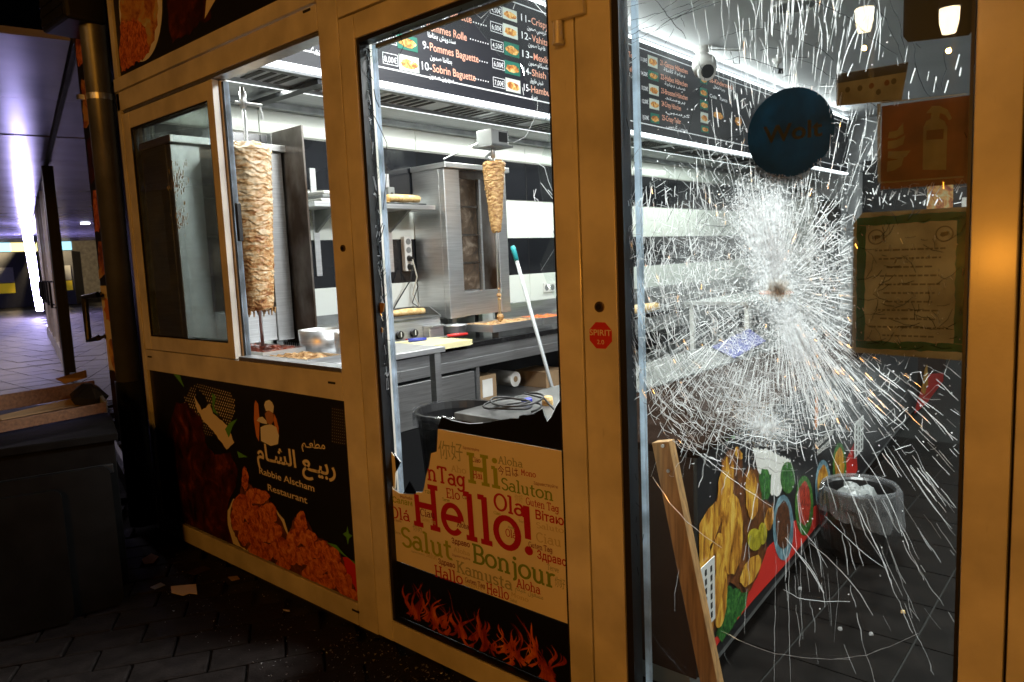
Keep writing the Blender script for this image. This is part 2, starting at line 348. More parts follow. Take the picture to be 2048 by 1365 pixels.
ramp_mat('print_food', [(0.30, (0.05, 0.02, 0.01)), (0.42, (0.34, 0.09, 0.03)), (0.52, (0.62, 0.30, 0.08)), (0.62, (0.50, 0.42, 0.20)), (0.74, (0.80, 0.66, 0.44))], 9, 0.45)
ramp_mat('print_flame', [(0.30, (0.03, 0.002, 0.001)), (0.46, (0.30, 0.03, 0.006)), (0.60, (0.62, 0.12, 0.015)), (0.74, (0.80, 0.36, 0.08))], 14, 0.4, stretch=(1, 1, 0.5))
ramp_mat('photo_food', [(0.30, (0.10, 0.03, 0.01)), (0.44, (0.45, 0.14, 0.03)), (0.55, (0.75, 0.42, 0.10)), (0.70, (0.80, 0.70, 0.45))], 30, 0.5, estr=0.35)
mat('print_cream', (0.78, 0.68, 0.50), 0.5)
mat('print_white', (0.80, 0.78, 0.74), 0.5)
mat('print_green', (0.10, 0.33, 0.05), 0.5)
mat('print_orange', (0.65, 0.22, 0.06), 0.5)
mat('print_skin', (0.45, 0.20, 0.10), 0.5)
mat('poster_paper', (0.80, 0.72, 0.56), 0.55, var=0.05, scale=4)
for n_, c_ in dict(ink_red=(0.44, 0.006, 0.022), ink_green=(0.33, 0.38, 0.02), ink_leaf=(0.19, 0.29, 0.03), ink_dark=(0.20, 0.010, 0.02),
                   ink_grey=(0.36, 0.36, 0.22), ink_pale=(0.58, 0.48, 0.28)).items(): mat(n_, c_, 0.5)
mat('photo_green', (0.02, 0.16, 0.11), 0.5, emit=(0.02, 0.16, 0.11), estr=0.3)
mat('photo_light', (0.62, 0.68, 0.62), 0.5, emit=(0.62, 0.68, 0.62), estr=0.3)
emit_mat('led', (0.92, 0.96, 1.0), 4.0)
emit_mat('led_soft', (0.90, 0.97, 0.96), 3.2)
emit_mat('lamp_panel', (0.92, 0.96, 1.0), 6.0)
emit_mat('neon_violet', (0.54, 0.48, 1.0), 75.0)
emit_mat('added_orange_glow', (1.0, 0.36, 0.03), 170.0)
emit_mat('sign_cyan', (0.35, 0.75, 0.9), 2.4)
emit_mat('sign_yellow', (1.0, 0.86, 0.35), 2.2)
emit_mat('sodium_glow', (1.0, 0.55, 0.16), 60.0)
emit_mat('warm_glow', (1.0, 0.80, 0.52), 30.0)
emit_mat('violet_glow', (0.6, 0.15, 0.9), 12.0)
glass_mat('glass_clear', haze=0.008)
glass_mat('glass_crazed', haze=0.001)
film_mat('spacer', (0.60, 0.68, 0.76), .85)
glass_mat('glass_grime_veil', tint=(0.66, 0.69, 0.67), haze=0.10, hcol=(0.42, 0.44, 0.42), dirt=0.12)  # slight grime; the grey haze also stands for dim reflections
glass_mat('glass_dark', tint=(0.16, 0.16, 0.18), haze=0.02, hcol=(0.1, 0.1, 0.1))
glass_mat('bag_fold', tint=(0.80, 0.81, 0.83), haze=0.15, hcol=(0.85, 0.86, 0.88), rough=0.10)
glass_mat('bag_film', tint=(0.80, 0.81, 0.83), haze=0.045, hcol=(0.8, 0.8, 0.82), rough=0.12)
crack_mat('crack_bright', (0.97, 0.98, 1.0), 0.05)
crack_mat('crack_soft', (0.90, 0.92, 0.93), 0.40)
crack_mat('crack_dark', (0.03, 0.032, 0.035), 0.15)  # dark tint stands for cracks that bend the light away
crack_mat('glass_dust', (0.95, 0.96, 0.98), 0.55, rough=0.4)
crack_mat('brown_dust', (0.50, 0.38, 0.26), 0.45, rough=0.5)

# ------------------------------------------------------------------ lettering
ISO = 'ء آ أ ؤ إ ئ ا ب ة ت ث ج ح خ د ذ ر ز س ش ص ض ط ظ ع غ'.split()
def _arabic_table():
    t = {}; cp = 0xFE80
    two = set('آأؤإاةدذرز')
    for ch in ISO:
        k = 1 if ch == 'ء' else 2 if ch in two else 4
        t[ch] = [cp + i for i in range(k)]; cp += k
    cp = 0xFED1
    for ch in 'فقكلمنهوىي':
        k = 2 if ch in 'وى' else 4
        t[ch] = [cp + i for i in range(k)]; cp += k
    return t
AR = _arabic_table()
def arabic(s):
    """joined letter forms, in left-to-right drawing order"""
    out = []
    for word in s.split(' '):
        w = []; i = 0; joined = False
        while i < len(word):
            ch = word[i]
            if ch == 'ـ': w.append('ـ'); joined = True; i += 1; continue
            nxt = i + 1 < len(word)
            if ch == 'ل' and nxt and word[i + 1] == 'ا':
                w.append(chr(0xFEFC if joined else 0xFEFB)); joined = False; i += 2; continue
            f = AR[ch]; dual = len(f) == 4; nj = dual and nxt and word[i + 1] != 'ء'
            k = (3 if joined else 2) if nj else (1 if joined and len(f) > 1 else 0)
            w.append(chr(f[k])); joined = nj; i += 1
        out.append(''.join(reversed(w)))
    return ' '.join(reversed(out))

_tc = {}
def text_flat(s, bold=0.0, res=3):
    key = (s, bold, res)
    if key in _tc: return _tc[key]
    cu = bpy.data.curves.new('lettering', 'FONT'); cu.body = s; cu.size = 1.0; cu.offset = bold; cu.resolution_u = res; cu.fill_mode = 'FRONT'
    o = bpy.data.objects.new('lettering', cu); COL.objects.link(o)
    bpy.context.view_layer.update()
    me = o.to_mesh(); v = [(p.co.x, p.co.y) for p in me.vertices]; f = [tuple(p.vertices) for p in me.polygons]
    o.to_mesh_clear(); bpy.data.objects.remove(o); bpy.data.curves.remove(cu)
    if not v: v = [(0, 0)]; f = []
    x0 = min(p[0] for p in v); x1 = max(p[0] for p in v)
    _tc[key] = ([(p[0] - x0, p[1]) for p in v], f, x1 - x0); return _tc[key]

# a small slab-serif alphabet drawn with strokes: l line, a arc(cx,cy,rx,ry,from,to), s serif
SG = {
 'H': (0.92, [('l',.2,0,.2,1),('l',.72,0,.72,1),('l',.2,.5,.72,.5),('s',.2,0),('s',.2,1),('s',.72,0),('s',.72,1)]),
 'e': (0.66, [('a',.33,.34,.26,.33,0,318),('l',.07,.36,.59,.36)]),
 'l': (0.40, [('l',.2,0,.2,1.04),('s',.2,0),('h',.03,1.02,.2,1.02)]),
 'o': (0.70, [('a',.35,.34,.28,.33,0,360)]),
 '!': (0.34, [('l',.17,.32,.17,1.04),('d',.17,.07)]),
 'S': (0.66, [('a',.33,.76,.23,.23,20,270),('a',.33,.26,.25,.26,-160,90),]),
 'a': (0.66, [('a',.29,.20,.22,.20,0,360),('l',.51,0,.51,.45),('a',.31,.45,.20,.21,0,150),('h',.51,0,.64,0)]),
 'u': (0.74, [('l',.17,.22,.17,.66),('a',.36,.22,.19,.22,180,360),('l',.55,0,.55,.66),('h',.04,.66,.17,.66),('h',.42,.66,.55,.66),('h',.55,0,.68,0)]),
 't': (0.50, [('l',.22,.18,.22,.9),('a',.38,.18,.16,.18,180,300),('h',.04,.64,.44,.64)]),
 'B': (0.78, [('l',.2,0,.2,1),('a',.44,.75,.22,.25,-90,90),('a',.44,.26,.26,.26,-90,90),('h',.06,1,.44,1),('h',.06,0,.44,0),('h',.2,.51,.44,.51)]),
 'n': (0.78, [('l',.18,0,.18,.66),('a',.38,.45,.20,.21,0,180),('l',.58,0,.58,.45),('h',.05,.66,.18,.66),('s',.18,0),('s',.58,0)]),
 'j': (0.40, [('l',.24,-.1,.24,.66),('a',.1,-.1,.14,.16,-90,0),('h',.1,.66,.24,.66),('d',.24,.9)]),
 'i': (0.38, [('l',.19,0,.19,.66),('h',.05,.66,.19,.66),('s',.19,0),('d',.19,.92)]),
 'r': (0.54, [('l',.18,0,.18,.66),('a',.38,.44,.20,.2,60,180),('h',.05,.66,.18,.66),('s',.18,0)]),
 'K': (0.84, [('l',.2,0,.2,1),('l',.2,.42,.66,1),('l',.36,.6,.72,0),('s',.2,0),('s',.2,1),('s',.7,0),('s',.66,1)]),
 'm': (1.12, [('l',.18,0,.18,.66),('a',.36,.46,.18,.2,0,180),('l',.54,0,.54,.46),('a',.72,.46,.18,.2,0,180),('l',.90,0,.90,.46),('h',.05,.66,.18,.66),('s',.18,0),('s',.54,0),('s',.90,0)]),
 's': (0.52, [('a',.26,.50,.17,.16,20,270),('a',.26,.17,.18,.17,-160,90)]),
 'T': (0.80, [('l',.4,0,.4,1),('h',.08,1,.72,1),('l',.1,.82,.1,1),('l',.7,.82,.7,1),('s',.4,0)]),
 'g': (0.66, [('a',.3,.36,.22,.29,0,360),('l',.52,-.06,.52,.66),('a',.3,-.06,.22,.22,-160,0),('h',.52,.66,.64,.66)]),
 'A': (0.86, [('l',.12,0,.42,1),('l',.42,1,.72,0),('l',.24,.36,.6,.36),('s',.12,0),('s',.72,0)]),
 'h': (0.78, [('l',.18,0,.18,1.04),('a',.38,.45,.20,.21,0,180),('l',.58,0,.58,.45),('h',.04,1.02,.18,1.02),('s',.18,0),('s',.58,0)]),
 'M': (1.04, [('l',.2,0,.2,1),('l',.2,1,.5,.3),('l',.5,.3,.8,1),('l',.8,0,.8,1),('s',.2,0),('s',.8,0)]),
 'G': (0.80, [('a',.42,.5,.34,.5,40,335),('l',.74,.06,.74,.44),('h',.5,.46,.82,.46)]),
 'C': (0.76, [('a',.42,.5,.34,.5,40,320)]),
 'O': (0.88, [('a',.44,.5,.36,.5,0,360)]),
 'E': (0.76, [('l',.2,0,.2,1),('h',.06,1,.66,1),('h',.06,0,.68,0),('h',.2,.52,.54,.52),('l',.64,.8,.64,1),('l',.66,0,.66,.22)]),
 'v': (0.66, [('l',.1,.66,.33,0),('l',.33,0,.56,.66),('s',.1,.66),('s',.56,.66)]),
 ' ': (0.30, []),
}
SG['á'] = (SG['a'][0], SG['a'][1] + [('l', .3, .78, .42, .98)])
def slab_flat(s, wt=0.13):
    """returns vertices (u, v, layer), faces and width; every stroke gets a layer of its own"""
    vs = []; fs = []; x = 0; ly = 0
    def quad(p, q, w):
        nonlocal ly
        a = Vector(p); b = Vector(q); n = (b - a); n = Vector((-n.y, n.x)).normalized() * w / 2; k = len(vs)
        for c in (a - n, b - n, b + n, a + n): vs.append((c.x, c.y, ly))
        fs.append((k, k + 1, k + 2, k + 3)); ly += 1
    for ch in s:
        w, st = SG[ch]
        for c in st:
            if c[0] == 'l': quad((x + c[1], c[2]), (x + c[3], c[4]), wt)
            elif c[0] == 'h': quad((x + c[1], c[2]), (x + c[3], c[4]), wt * 0.8)
            elif c[0] == 's': quad((x + c[1] - .15, c[2]), (x + c[1] + .15, c[2]), wt * 0.8)
            elif c[0] == 'd':
                k = len(vs); r = wt * 0.66
                for i in range(14): vs.append((x + c[1] + r * math.cos(i * 2 * math.pi / 14), c[2] + r * math.sin(i * 2 * math.pi / 14), ly))
                fs.append(tuple(range(k, k + 14))); ly += 1
            else:
                _, cx, cy, rx, ry, a0, a1 = c; n = max(4, int(abs(a1 - a0) / 15)); k = len(vs)
                for i in range(n + 1):
                    a = math.radians(a0 + (a1 - a0) * i / n)
                    for q in (-wt / 2, wt / 2):
                        vs.append((x + cx + (rx + q) * math.cos(a), cy + (ry + q * 0.85) * math.sin(a), ly))
                for i in range(n): fs.append((k + 2*i, k + 2*i + 1, k + 2*i + 3, k + 2*i + 2))
                ly += 1
        x += w
    return vs, fs, x

def put_text(m, s, p0, p1, cap, N, bold=0.0, slab=False, up=Vector((0, 0, 1)), lift=0.0006, keep=False, wt=0.13):
    """letter the string between the real points p0 and p1 on a surface with normal N, capital height cap (m)"""
    p0 = Vector(p0); p1 = Vector(p1); U = p1 - p0; wd = U.length; U.normalize(); N = Vector(N)
    V = (up - U * up.dot(U)).normalized()
    if slab:
        v, f, w = slab_flat(s, wt); k = wd / w
        m.add([p0 + U * (a * k) + V * (b * cap) + N * (lift + l * 0.00004) for a, b, l in v], f)
    else:
        v, f, w = text_flat(s, bold); k = wd / max(w, 1e-4); h = cap / 0.73
        if keep: k = h
        m.add([p0 + U * (a * k) + V * (b * h) + N * lift for a, b in v], f)
    return m

# ================================================================== THE SETTING
def struct(o): o['kind'] = 'structure'; return o
# pavement: a sheet to the horizon, paving blocks laid on it near the shop
g = struct(MB().add([(-160,-160,-0.034),(160,-160,-0.034),(160,160,-0.034),(-160,160,-0.034)], [(0,1,2,3)]).build('ground', 'sand_joint'))
pv = struct(MB().add([(-60,-7,-0.030),(6,-7,-0.030),(6,30,-0.030),(-60,30,-0.030)], [(0,1,2,3)]).build('pavement', 'sand_joint'))
PL, PW = 0.262, 0.150
pm = MB(); b_ = 0.006
pm.add([(-PL/2,-PW/2,-.03),(PL/2,-PW/2,-.03),(PL/2,PW/2,-.03),(-PL/2,PW/2,-.03),(-PL/2,-PW/2,-b_),(PL/2,-PW/2,-b_),(PL/2,PW/2,-b_),(-PL/2,PW/2,-b_),
        (-PL/2+b_,-PW/2+b_,0),(PL/2-b_,-PW/2+b_,0),(PL/2-b_,PW/2-b_,0),(-PL/2+b_,PW/2-b_,0)],
       [(0,1,5,4),(1,2,6,5),(2,3,7,6),(3,0,4,7),(4,5,9,8),(5,6,10,9),(6,7,11,10),(7,4,8,11),(8,9,10,11)])
pme = bpy.data.meshes.new('paver'); pme.from_pydata(pm.v, [], pm.f); pme.materials.append(M['paver'])
ang = math.radians(58); ca, sa = math.cos(ang), math.sin(ang)
far = MB(); cand = []
for i in range(-90, 60):
    for j in range(-110, 60):
        u = (i + 0.5 * (j % 2)) * (PL + 0.008); v = j * (PW + 0.008)
        x = u * ca - v * sa; y = u * sa + v * ca
        lim = -0.06 if x > -4.6 else 0.25 * (-4.6 - x)
        if -9.0 < x < 0.4 and -1.9 < y < lim: cand.append((abs(x + 2.6) + abs(y + 0.5), x, y))
cand.sort()
for k, (dd, x, y) in enumerate(cand):
    dz = random.uniform(-0.003, 0.002); a = ang + random.uniform(-0.012, 0.012)
    if k < 300:
        o = bpy.data.objects.new('paver', pme); COL.objects.link(o); o.parent = pv
        o.location = (x, y, dz); o.rotation_euler = (random.uniform(-.006, .006), random.uniform(-.006, .006), a)
    else:
        mt = Matrix.Translation((x, y, dz)) @ Matrix.Rotation(a, 4, 'Z')
        far.add([mt @ Vector(q) for q in pm.v], pm.f)
o = far.build('pavers', 'paver', pv); o['kind'] = 'stuff'
# larger slabs along the passage to the left, too far to pick apart beyond the first rows
sl = MB()
for i in range(70):
    for j in range(-14, 26):
        x = -9.0 - i * 0.42 - 0.42; y = j * 0.42
        if y < 0.25 * (-4.6 - x) + 0.45:
            dz = random.uniform(-0.004, 0.003)
            sl.box(x + .006, x + .414, y + .006, y + .414, -.03, dz)
o = sl.build('paving_slabs', 'slab_grey', pv); o['kind'] = 'stuff'

# upper storeys over the shop
bw = thing('building', 'dark upper wall of the building above the takeaway shopfront', 'building', (-1, 0.2, 3.25))
MB().box(-4.4, 4.0, 0.02, 0.35, 3.25, 8.0).box(1.2, 4.0, 0.0, 0.3, 0.0, 3.245).build('wall', 'wall_paint', bw)

# ================================================================== THE SHOPFRONT FRAME
FD = 0.075   # frame depth
sf = thing('shopfront', 'cream metal shopfront frame of posts and rails around the takeaway', 'shopfront', (-2.2, 0.03, 0.0))
def member(name, x0, x1, z0, z1, y0=0.0, y1=FD, m='frame_paint', parent=None, bev=0.0025):
    return boxo(name, x0, x1, y0, y1, z0, z1, m, parent if parent is not None else sf, bevel=bev)
member('post', -4.075, -4.034, 0.004, 2.356)                 # by the drainpipe
member('post', -2.276, -2.160, 0.004, 3.24)                  # between serving window and door
member('post', -1.150, -1.042, 0.004, 3.24)                  # between door and big pane
member('post', -0.250, -0.1745, 0.004, 3.24)                 # right of the big pane
member('post', -0.1690, 0.36, 0.004, 3.24, 0.002)
member('transom', -4.074, -2.279, 2.262, 2.354)
member('transom', -2.157, -1.153, 2.276, 2.42)
member('transom', -1.039, -0.253, 2.20, 2.40)
member('cornice_trim', -4.074, -2.279, 2.360, 2.424, -0.006, 0.05)
member('sill_rail', -4.031, -2.279, 0.906, 1.016)
member('bottom_rail', -4.031, -2.279, 0.006, 0.098, -0.002)
member('bottom_rail', -1.039, -0.253, 0.006, 0.09)
boxo('kick_strip', -4.06, -2.16, 0.02, 0.06, -0.02, 0.0055, 'seam', sf)
for px, py in ((300, 714), (664, 766), (614, 22), (712, 1222)):   # drain slots
    p = at(px, py, y=0.0); boxo('drain_slot', p.x - .022, p.x + .022, -0.0035, 0.01, p.z - .004, p.z + .004, 'seam', sf)
# shadow gap fillers behind the joints
boxo('joint', -2.162, -2.150, 0.03, 0.06, 0.0, 2.30, 'seam', sf); boxo('joint', -1.158, -1.148, 0.03, 0.06, 0.0, 2.30, 'seam', sf)
boxo('joint', -0.1755, -0.168, 0.02, 0.06, 0.0, 3.2, 'seam', sf); boxo('joint', -2.16, -1.15, 0.04, 0.06, 2.266, 2.280, 'seam', sf)
# lock cylinders
for px, py, r in ((1200, 614, .0145), (687, 497, .0125)):
    p = at(px, py, y=0.0)
    c = MB().tube([(p.x, 0.004, p.z), (p.x, -0.006, p.z)], r, 20).build('lock_cylinder', 'lock_brass', sf, smooth=False, bevel=.001)
    MB().tube([(p.x, -.006, p.z), (p.x, -.0085, p.z)], r * .55, 16).build('plug', 'dark_metal', c)
    MB().box(p.x - .0012, p.x + .0012, -.0095, -.007, p.z - r * .4, p.z + r * .4).build('keyhole', 'seam', c)

# fascia above the serving window with its food print
fa = thing('fascia_sign', 'dark fascia board with printed salad and meat plates above the serving window', 'sign', (-3.1, 0.03, 2.43))
boxo('board', -4.02, -2.279, 0.012, 0.05, 2.428, 3.24, 'print_black', fa)
boxo('edge_trim', -4.072, -4.024, 0.0, 0.05, 2.428, 3.24, 'frame_paint', fa, bevel=.002)
def ellipse(cx, cz, rx, rz, n=36, a0=0.0, jit=0.0, y=0.0, rot=0.0):
    out = []
    for i in range(n):
        a = a0 + 2 * math.pi * i / n; q = 1 + random.uniform(-jit, jit)
        u = rx * math.cos(a) * q; v = rz * math.sin(a) * q
        out.append(Vector((cx + u * math.cos(rot) - v * math.sin(rot), y, cz + u * math.sin(rot) + v * math.cos(rot))))
    return out
def facade_patch(name, pts, m, parent, y, th=0.001):
    return prism([(p[0], y, p[-1]) for p in pts], (0, th, 0)).build(name, m, parent)
facade_patch('plate_print', ellipse(-3.72, 2.71, 0.24, 0.26), 'print_white', fa, 0.0105)
facade_patch('salad_print', ellipse(-3.73, 2.72, 0.215, 0.235, 40, jit=.06), 'print_food', fa, 0.0092)
facade_patch('meat_print', rough_outline([(-3.98, 2.45), (-3.6, 2.47), (-3.62, 2.6), (-3.75, 2.66), (-3.95, 2.68), (-4.0, 2.55)], .012, .02, 3) and
             [Vector((p[0], 0, p[1])) for p in rough_outline([(-3.99, 2.45), (-3.66, 2.47), (-3.68, 2.6), (-3.80, 2.66), (-3.95, 2.68), (-4.0, 2.55)], .01, .02, 3)], 'print_fried', fa, 0.0078)
facade_patch('meat_print', [Vector((p[0], 0, p[1])) for p in rough_outline([(-3.42, 2.46), (-3.05, 2.5), (-2.95, 2.7), (-3.05, 3.0), (-3.3, 3.05), (-3.45, 2.8)], .015, .03, 5)], 'print_roast', fa, 0.0105)
facade_patch('plate_print', ellipse(-2.62, 2.86, 0.27, 0.30), 'print_white', fa, 0.0105)
facade_patch('salad_print', ellipse(-2.62, 2.86, 0.24, 0.26, 40, jit=.05), 'print_food', fa, 0.0092)
facade_patch('swoosh_print', [Vector((x, 0, z)) for x, z in ((-3.10, 2.50), (-2.98, 2.56), (-2.90, 2.75), (-2.86, 3.0), (-2.90, 3.2), (-2.96, 2.9), (-3.02, 2.7))], 'print_cream', fa, 0.0092)

# ================================================================== printed panel under the serving window
lp = thing('printed_panel', 'black printed panel with fried chicken and restaurant name under the serving window', 'sign', (-3.15, 0.03, 0.1))
boxo('board', -4.031, -2.279, 0.014, 0.05, 0.100, 0.904, 'print_black', lp)
c2b = lambda x, y, yy=0.012: at(280 + x / 2.677, 730 + y / 2.677, y=yy)
def c2poly(name, pts, m, y, amp=0.0, step=.02, seed=1):
    q = [c2b(*p, y) for p in pts]
    if amp:
        q = [Vector((a[0], y, a[1])) for a in rough_outline([(v.x, v.z) for v in q], amp, step, seed)]
    for v in q: v.x = min(max(v.x, -4.028), -2.281); v.z = min(max(v.z, .102), .902)
    return facade_patch(name, q, m, lp, y)
c2poly('splash_print', [(290,170),(330,240),(372,212),(392,262),(440,300),(472,330),(502,420),(462,455),(400,365),(340,300),(300,230)], 'print_cream', .0128, .004, .02)
c2poly('leaf_print', [(385,150),(405,170),(395,230),(420,270),(390,250)], 'print_green', .0116)
c2poly('leaf_print', [(455,345),(480,310),(520,290),(495,330),(475,390)], 'print_green', .0116)
c2poly('leaf_print', [(520,462),(575,495),(528,497)], 'print_green', .0116)
c2poly('leaf_print', [(180,50),(212,55),(235,120)], 'print_green', .0116)
c2poly('roast_print', [(195,205),(250,205),(330,290),(350,420),(400,480),(480,470),(520,560),(515,650),(470,740),(475,850),(545,985),(300,870),(170,820),(110,640),(150,350)], 'print_roast', .0116, .006, .03)
c2poly('wrap_print', [(500,960),(470,860),(468,780),(500,720),(700,740),(770,830),(800,930),(740,1060),(560,990)], 'print_cream', .0104, .003, .03)
c2poly('fried_shade', [(540,975),(490,870),(482,790),(500,735),(535,690),(545,610),(560,540),(572,620),(600,655),(680,690),(690,745),(730,790),(770,860),(790,930),(815,1000),(800,1090),(700,1055)], 'print_brown', .0096, .005, .015)
c2poly('fried_shade', [(720,1070),(750,940),(800,900),(815,840),(860,785),(900,850),(945,920),(1000,945),(1060,990),(1095,1060),(1105,1130),(1150,1190),(1176,1288),(1000,1205),(870,1140)], 'print_brown', .0090, .006, .015, 2)
for k, (cx, cy, rx, ry) in enumerate(((545,745,52,50), (562,610,18,62), (625,705,62,42), (520,830,36,62), (600,800,48,48), (680,800,58,58), (560,905,34,60), (625,900,62,68), (705,900,52,62), (655,1000,78,50), (745,985,44,62), (770,1070,40,40), (860,850,34,62), (825,930,46,46), (900,930,44,46),
                                      (800,1020,54,56), (880,1025,58,52), (960,990,52,48), (1020,1030,56,50), (950,1085,60,44), (1050,1100,48,56), (915,1130,52,44), (1005,1160,62,42), (1095,1180,44,60), (1130,1245,44,40))):
    pts = [(cx + rx * math.cos(t) * (1 + .12 * math.sin(3 * t + k)), cy + ry * math.sin(t) * (1 + .10 * math.cos(4 * t + k))) for t in [j * 2 * math.pi / 20 for j in range(20)]]
    c2poly('fried_print', pts, 'print_fried', .0084 - k * .0001, .0035, .009, 50 + k)
c2poly('corner_print', [(1085,1030),(1110,1030),(1160,1070),(1174,1270),(1150,1190),(1105,1125)], 'red_film', .0104)
c2poly('leaf_print', [(1000,950),(1050,965),(1090,1010),(1165,1075),(1160,1060),(1090,1020)], 'print_green', .0068)
c2poly('star_print', [(1110,865),(1118,905),(1137,915),(1120,930),(1112,962),(1105,925),(1085,905),(1105,895)], 'print_green', .0116)
dots = MB()
for i in range(26):
    for j in range(22):
        x = 240 + i * 11.5 + (j % 2) * 6; y = 85 + j * 15 + (i * 3.2)
        if ((x - 370) / 140) ** 2 + ((y - 230) / 150) ** 2 < 1 and not (300 < x < 470 and abs(y - (180 + (x - 300) * 1.2)) < 60):
            c = c2b(x, y, .0122); r = 0.0022 + 0.003 * max(0, 1 - abs(y - 230) / 170)
            dots.add([Vector((c.x + r * math.cos(k), .0122, c.z + r * math.sin(k))) for k in [q * math.pi / 3 for q in range(6)]], [(0,1,2,3,4,5)])
for i in range(7):
    for j in range(12):
        c = c2b(1030 + i * 11, 235 + j * 16 + i * 2, .0122); r = .0016
        dots.add([Vector((c.x + r * math.cos(k), .0122, c.z + r * math.sin(k))) for k in [q * math.pi / 3 for q in range(6)]], [(0,1,2,3,4,5)])
dots.build('dot_print', 'print_cream', lp)['kind'] = 'stuff'
# emblem: a cook with a tall hat, a covered dish and a meat spit
c2poly('emblem_spit', [(612,215),(618,190),(632,210),(640,300),(636,410),(622,380),(610,290)], 'print_orange', .0116)
c2poly('emblem_jacket', [(645,335),(665,325),(700,318),(730,335),(743,380),(738,425),(700,435),(672,420),(648,408)], 'print_white', .0116)
c2poly('emblem_face', [(668,262),(690,240),(712,262),(716,300),(700,322),(680,312)], 'print_skin', .0112)
c2poly('emblem_hat', [(664,215),(672,195),(690,188),(706,200),(716,222),(712,258),(690,245),(674,248)], 'print_white', .0106)
c2poly('emblem_dish', [(625,300),(636,282),(655,278),(676,300),(680,318),(650,312)], 'print_white', .0104)
c2poly('emblem_flame', [(716,262),(730,290),(742,340),(740,370),(722,330),(716,300)], 'print_orange', .0119)
for w, x0, y0, x1, y1, cap, bo in (('Rabbie Alscham',640,582,935,680,.031,.012), ('Restaurant',686,672,897,744,.031,.012), (arabic('مطعـم'),866,440,993,452,.036,.015), (arabic('ربيـع الشـام'),627,500,1050,600,.075,.022)):
    put_text(MB(), w, c2b(x0, y0, .013), c2b(x1, y1, .013), cap, (0, -1, 0), bold=bo).build('lettering', 'print_cream', lp)

# ================================================================== SLIDING SERVING WINDOW
def sash(label, x0, x1, y0, y1, wl_, wr_, glass):
    s = thing('sliding_sash', label, 'window', ((x0 + x1) / 2, y0, 1.02), group='sashes of the serving window')
    z0, z1 = 1.020, 2.244
    boxo('stile', x0, x0 + wl_, y0, y1, z0, z1, 'frame_paint', s, .002); boxo('stile', x1 - wr_, x1, y0, y1, z0, z1, 'frame_paint', s, .002)
    boxo('rail', x0 + wl_ + .0005, x1 - wr_ - .0005, y0 + .0015, y1, z0, z0 + .070, 'frame_paint', s, .002)
    boxo('rail', x0 + wl_ + .0005, x1 - wr_ - .0005, y0 + .0015, y1, z1 - .080, z1, 'frame_paint', s, .002)
    ym = (y0 + y1) / 2
    g_ = boxo('pane', x0 + wl_ - .01, x1 - wr_ + .01, ym - .003, ym + .003, z0 + .06, z1 - .07, glass, s)
    ga = MB(); a, b, c, d = x0 + wl_ + .001, x1 - wr_ - .001, z0 + .071, z1 - .081
    ga.box(a, a + .006, y0 + .003, ym - .0035, c, d).box(b - .006, b, y0 + .003, ym - .0035, c, d).box(a + .0065, b - .0065, y0 + .003, ym - .0035, c, c + .006).box(a + .0065, b - .0065, y0 + .003, ym - .0035, d - .006, d)
    ga.build('gasket', 'rubber', s)
    boxo('spacer_bar', a + .007, a + .013, ym + .0035, y1 - .002, c, d, 'spacer', s); boxo('spacer_bar', a + .030, a + .034, ym + .0035, y1 - .002, c, d, 'spacer', s)
    return s, g_
sa_, ga_ = sash('closed left sash with grimy, veiled glass and a yellow splatter', -4.030, -3.076, 0.004, 0.034, .074, .056, 'glass_grime_veil')
sb_, gb_ = sash('inner sash slid open behind the grimy pane with black pull', -3.98, -3.066, 0.040, 0.070, .074, .050, 'glass_clear')
boxo('edge_strip', -3.0655, -3.056, .041, .069, 1.03, 2.235, 'rubber', sb_); boxo('edge_trim', -3.0555, -3.048, .045, .066, 1.03, 2.235, 'spacer', sb_)
p = at(481, 445, y=.035); boxo('pull', p.x - .010, p.x + .010, .018, .039, p.z - .082, p.z + .082, 'plastic_black', sb_, .003)
spl = MB(); rnd = random.Random(3)
for i in range(170):
    bx, bz = (355, 360) if i < 110 else (362, 440)
    px = rnd.gauss(bx, 9); py = rnd.gauss(bz, 16); c = at(px, py, y=.0155); r = rnd.uniform(.0012, .0042); l = rnd.uniform(1, 4)
    spl.add([Vector((c.x + r * math.cos(k), .0155, c.z + r * l * math.sin(k))) for k in [q * math.pi / 3 for q in range(6)]], [(0,1,2,3,4,5)])
spl.build('splatter', 'print_cream', ga_)['kind'] = 'stuff'
member('track', -3.045, -2.279, 1.0165, 1.034, .002, .07, 'alu'); member('track', -4.02, -2.279, 2.246, 2.2605, .006, .07, 'alu')
boxo('track_groove', -3.04, -2.28, .0008, .0015, 1.004, 1.0155, 'seam', sf)

# ================================================================== SHOP DOOR
dr = thing('shop_door', 'cream framed shop door with most of its glass smashed out', 'door', (-1.65, 0.03, 0.0))
DX0, DX1, DG0, DG1, DZ0, DZ1 = -2.154, -1.1545, -2.071, -1.2375, 0.090, 2.188
boxo('stile', DX0, DG0, -.001, FD, .009, 2.268, 'frame_paint', dr, .0025); boxo('stile', DG1, DX1, -.001, FD, .009, 2.268, 'frame_paint', dr, .0025)
boxo('rail', DG0 + .0005, DG1 - .0005, .0005, FD, .009, DZ0, 'frame_paint', dr, .0025); boxo('rail', DG0 + .0005, DG1 - .0005, .0005, FD, DZ1, 2.268, 'frame_paint', dr, .0025)
gk = MB().box(DG0 + .001, DG0 + .017, .006, .05, DZ0 + .001, DZ1 - .001).box(DG1 - .010, DG1 - .001, .006, .05, DZ0 + .001, DZ1 - .001)
gk.box(DG0 + .0175, DG1 - .0105, .006, .05, DZ1 - .015, DZ1 - .001).box(DG0 + .0175, DG1 - .0105, .006, .05, DZ0 + .001, DZ0 + .010); gk.build('gasket', 'rubber', dr)
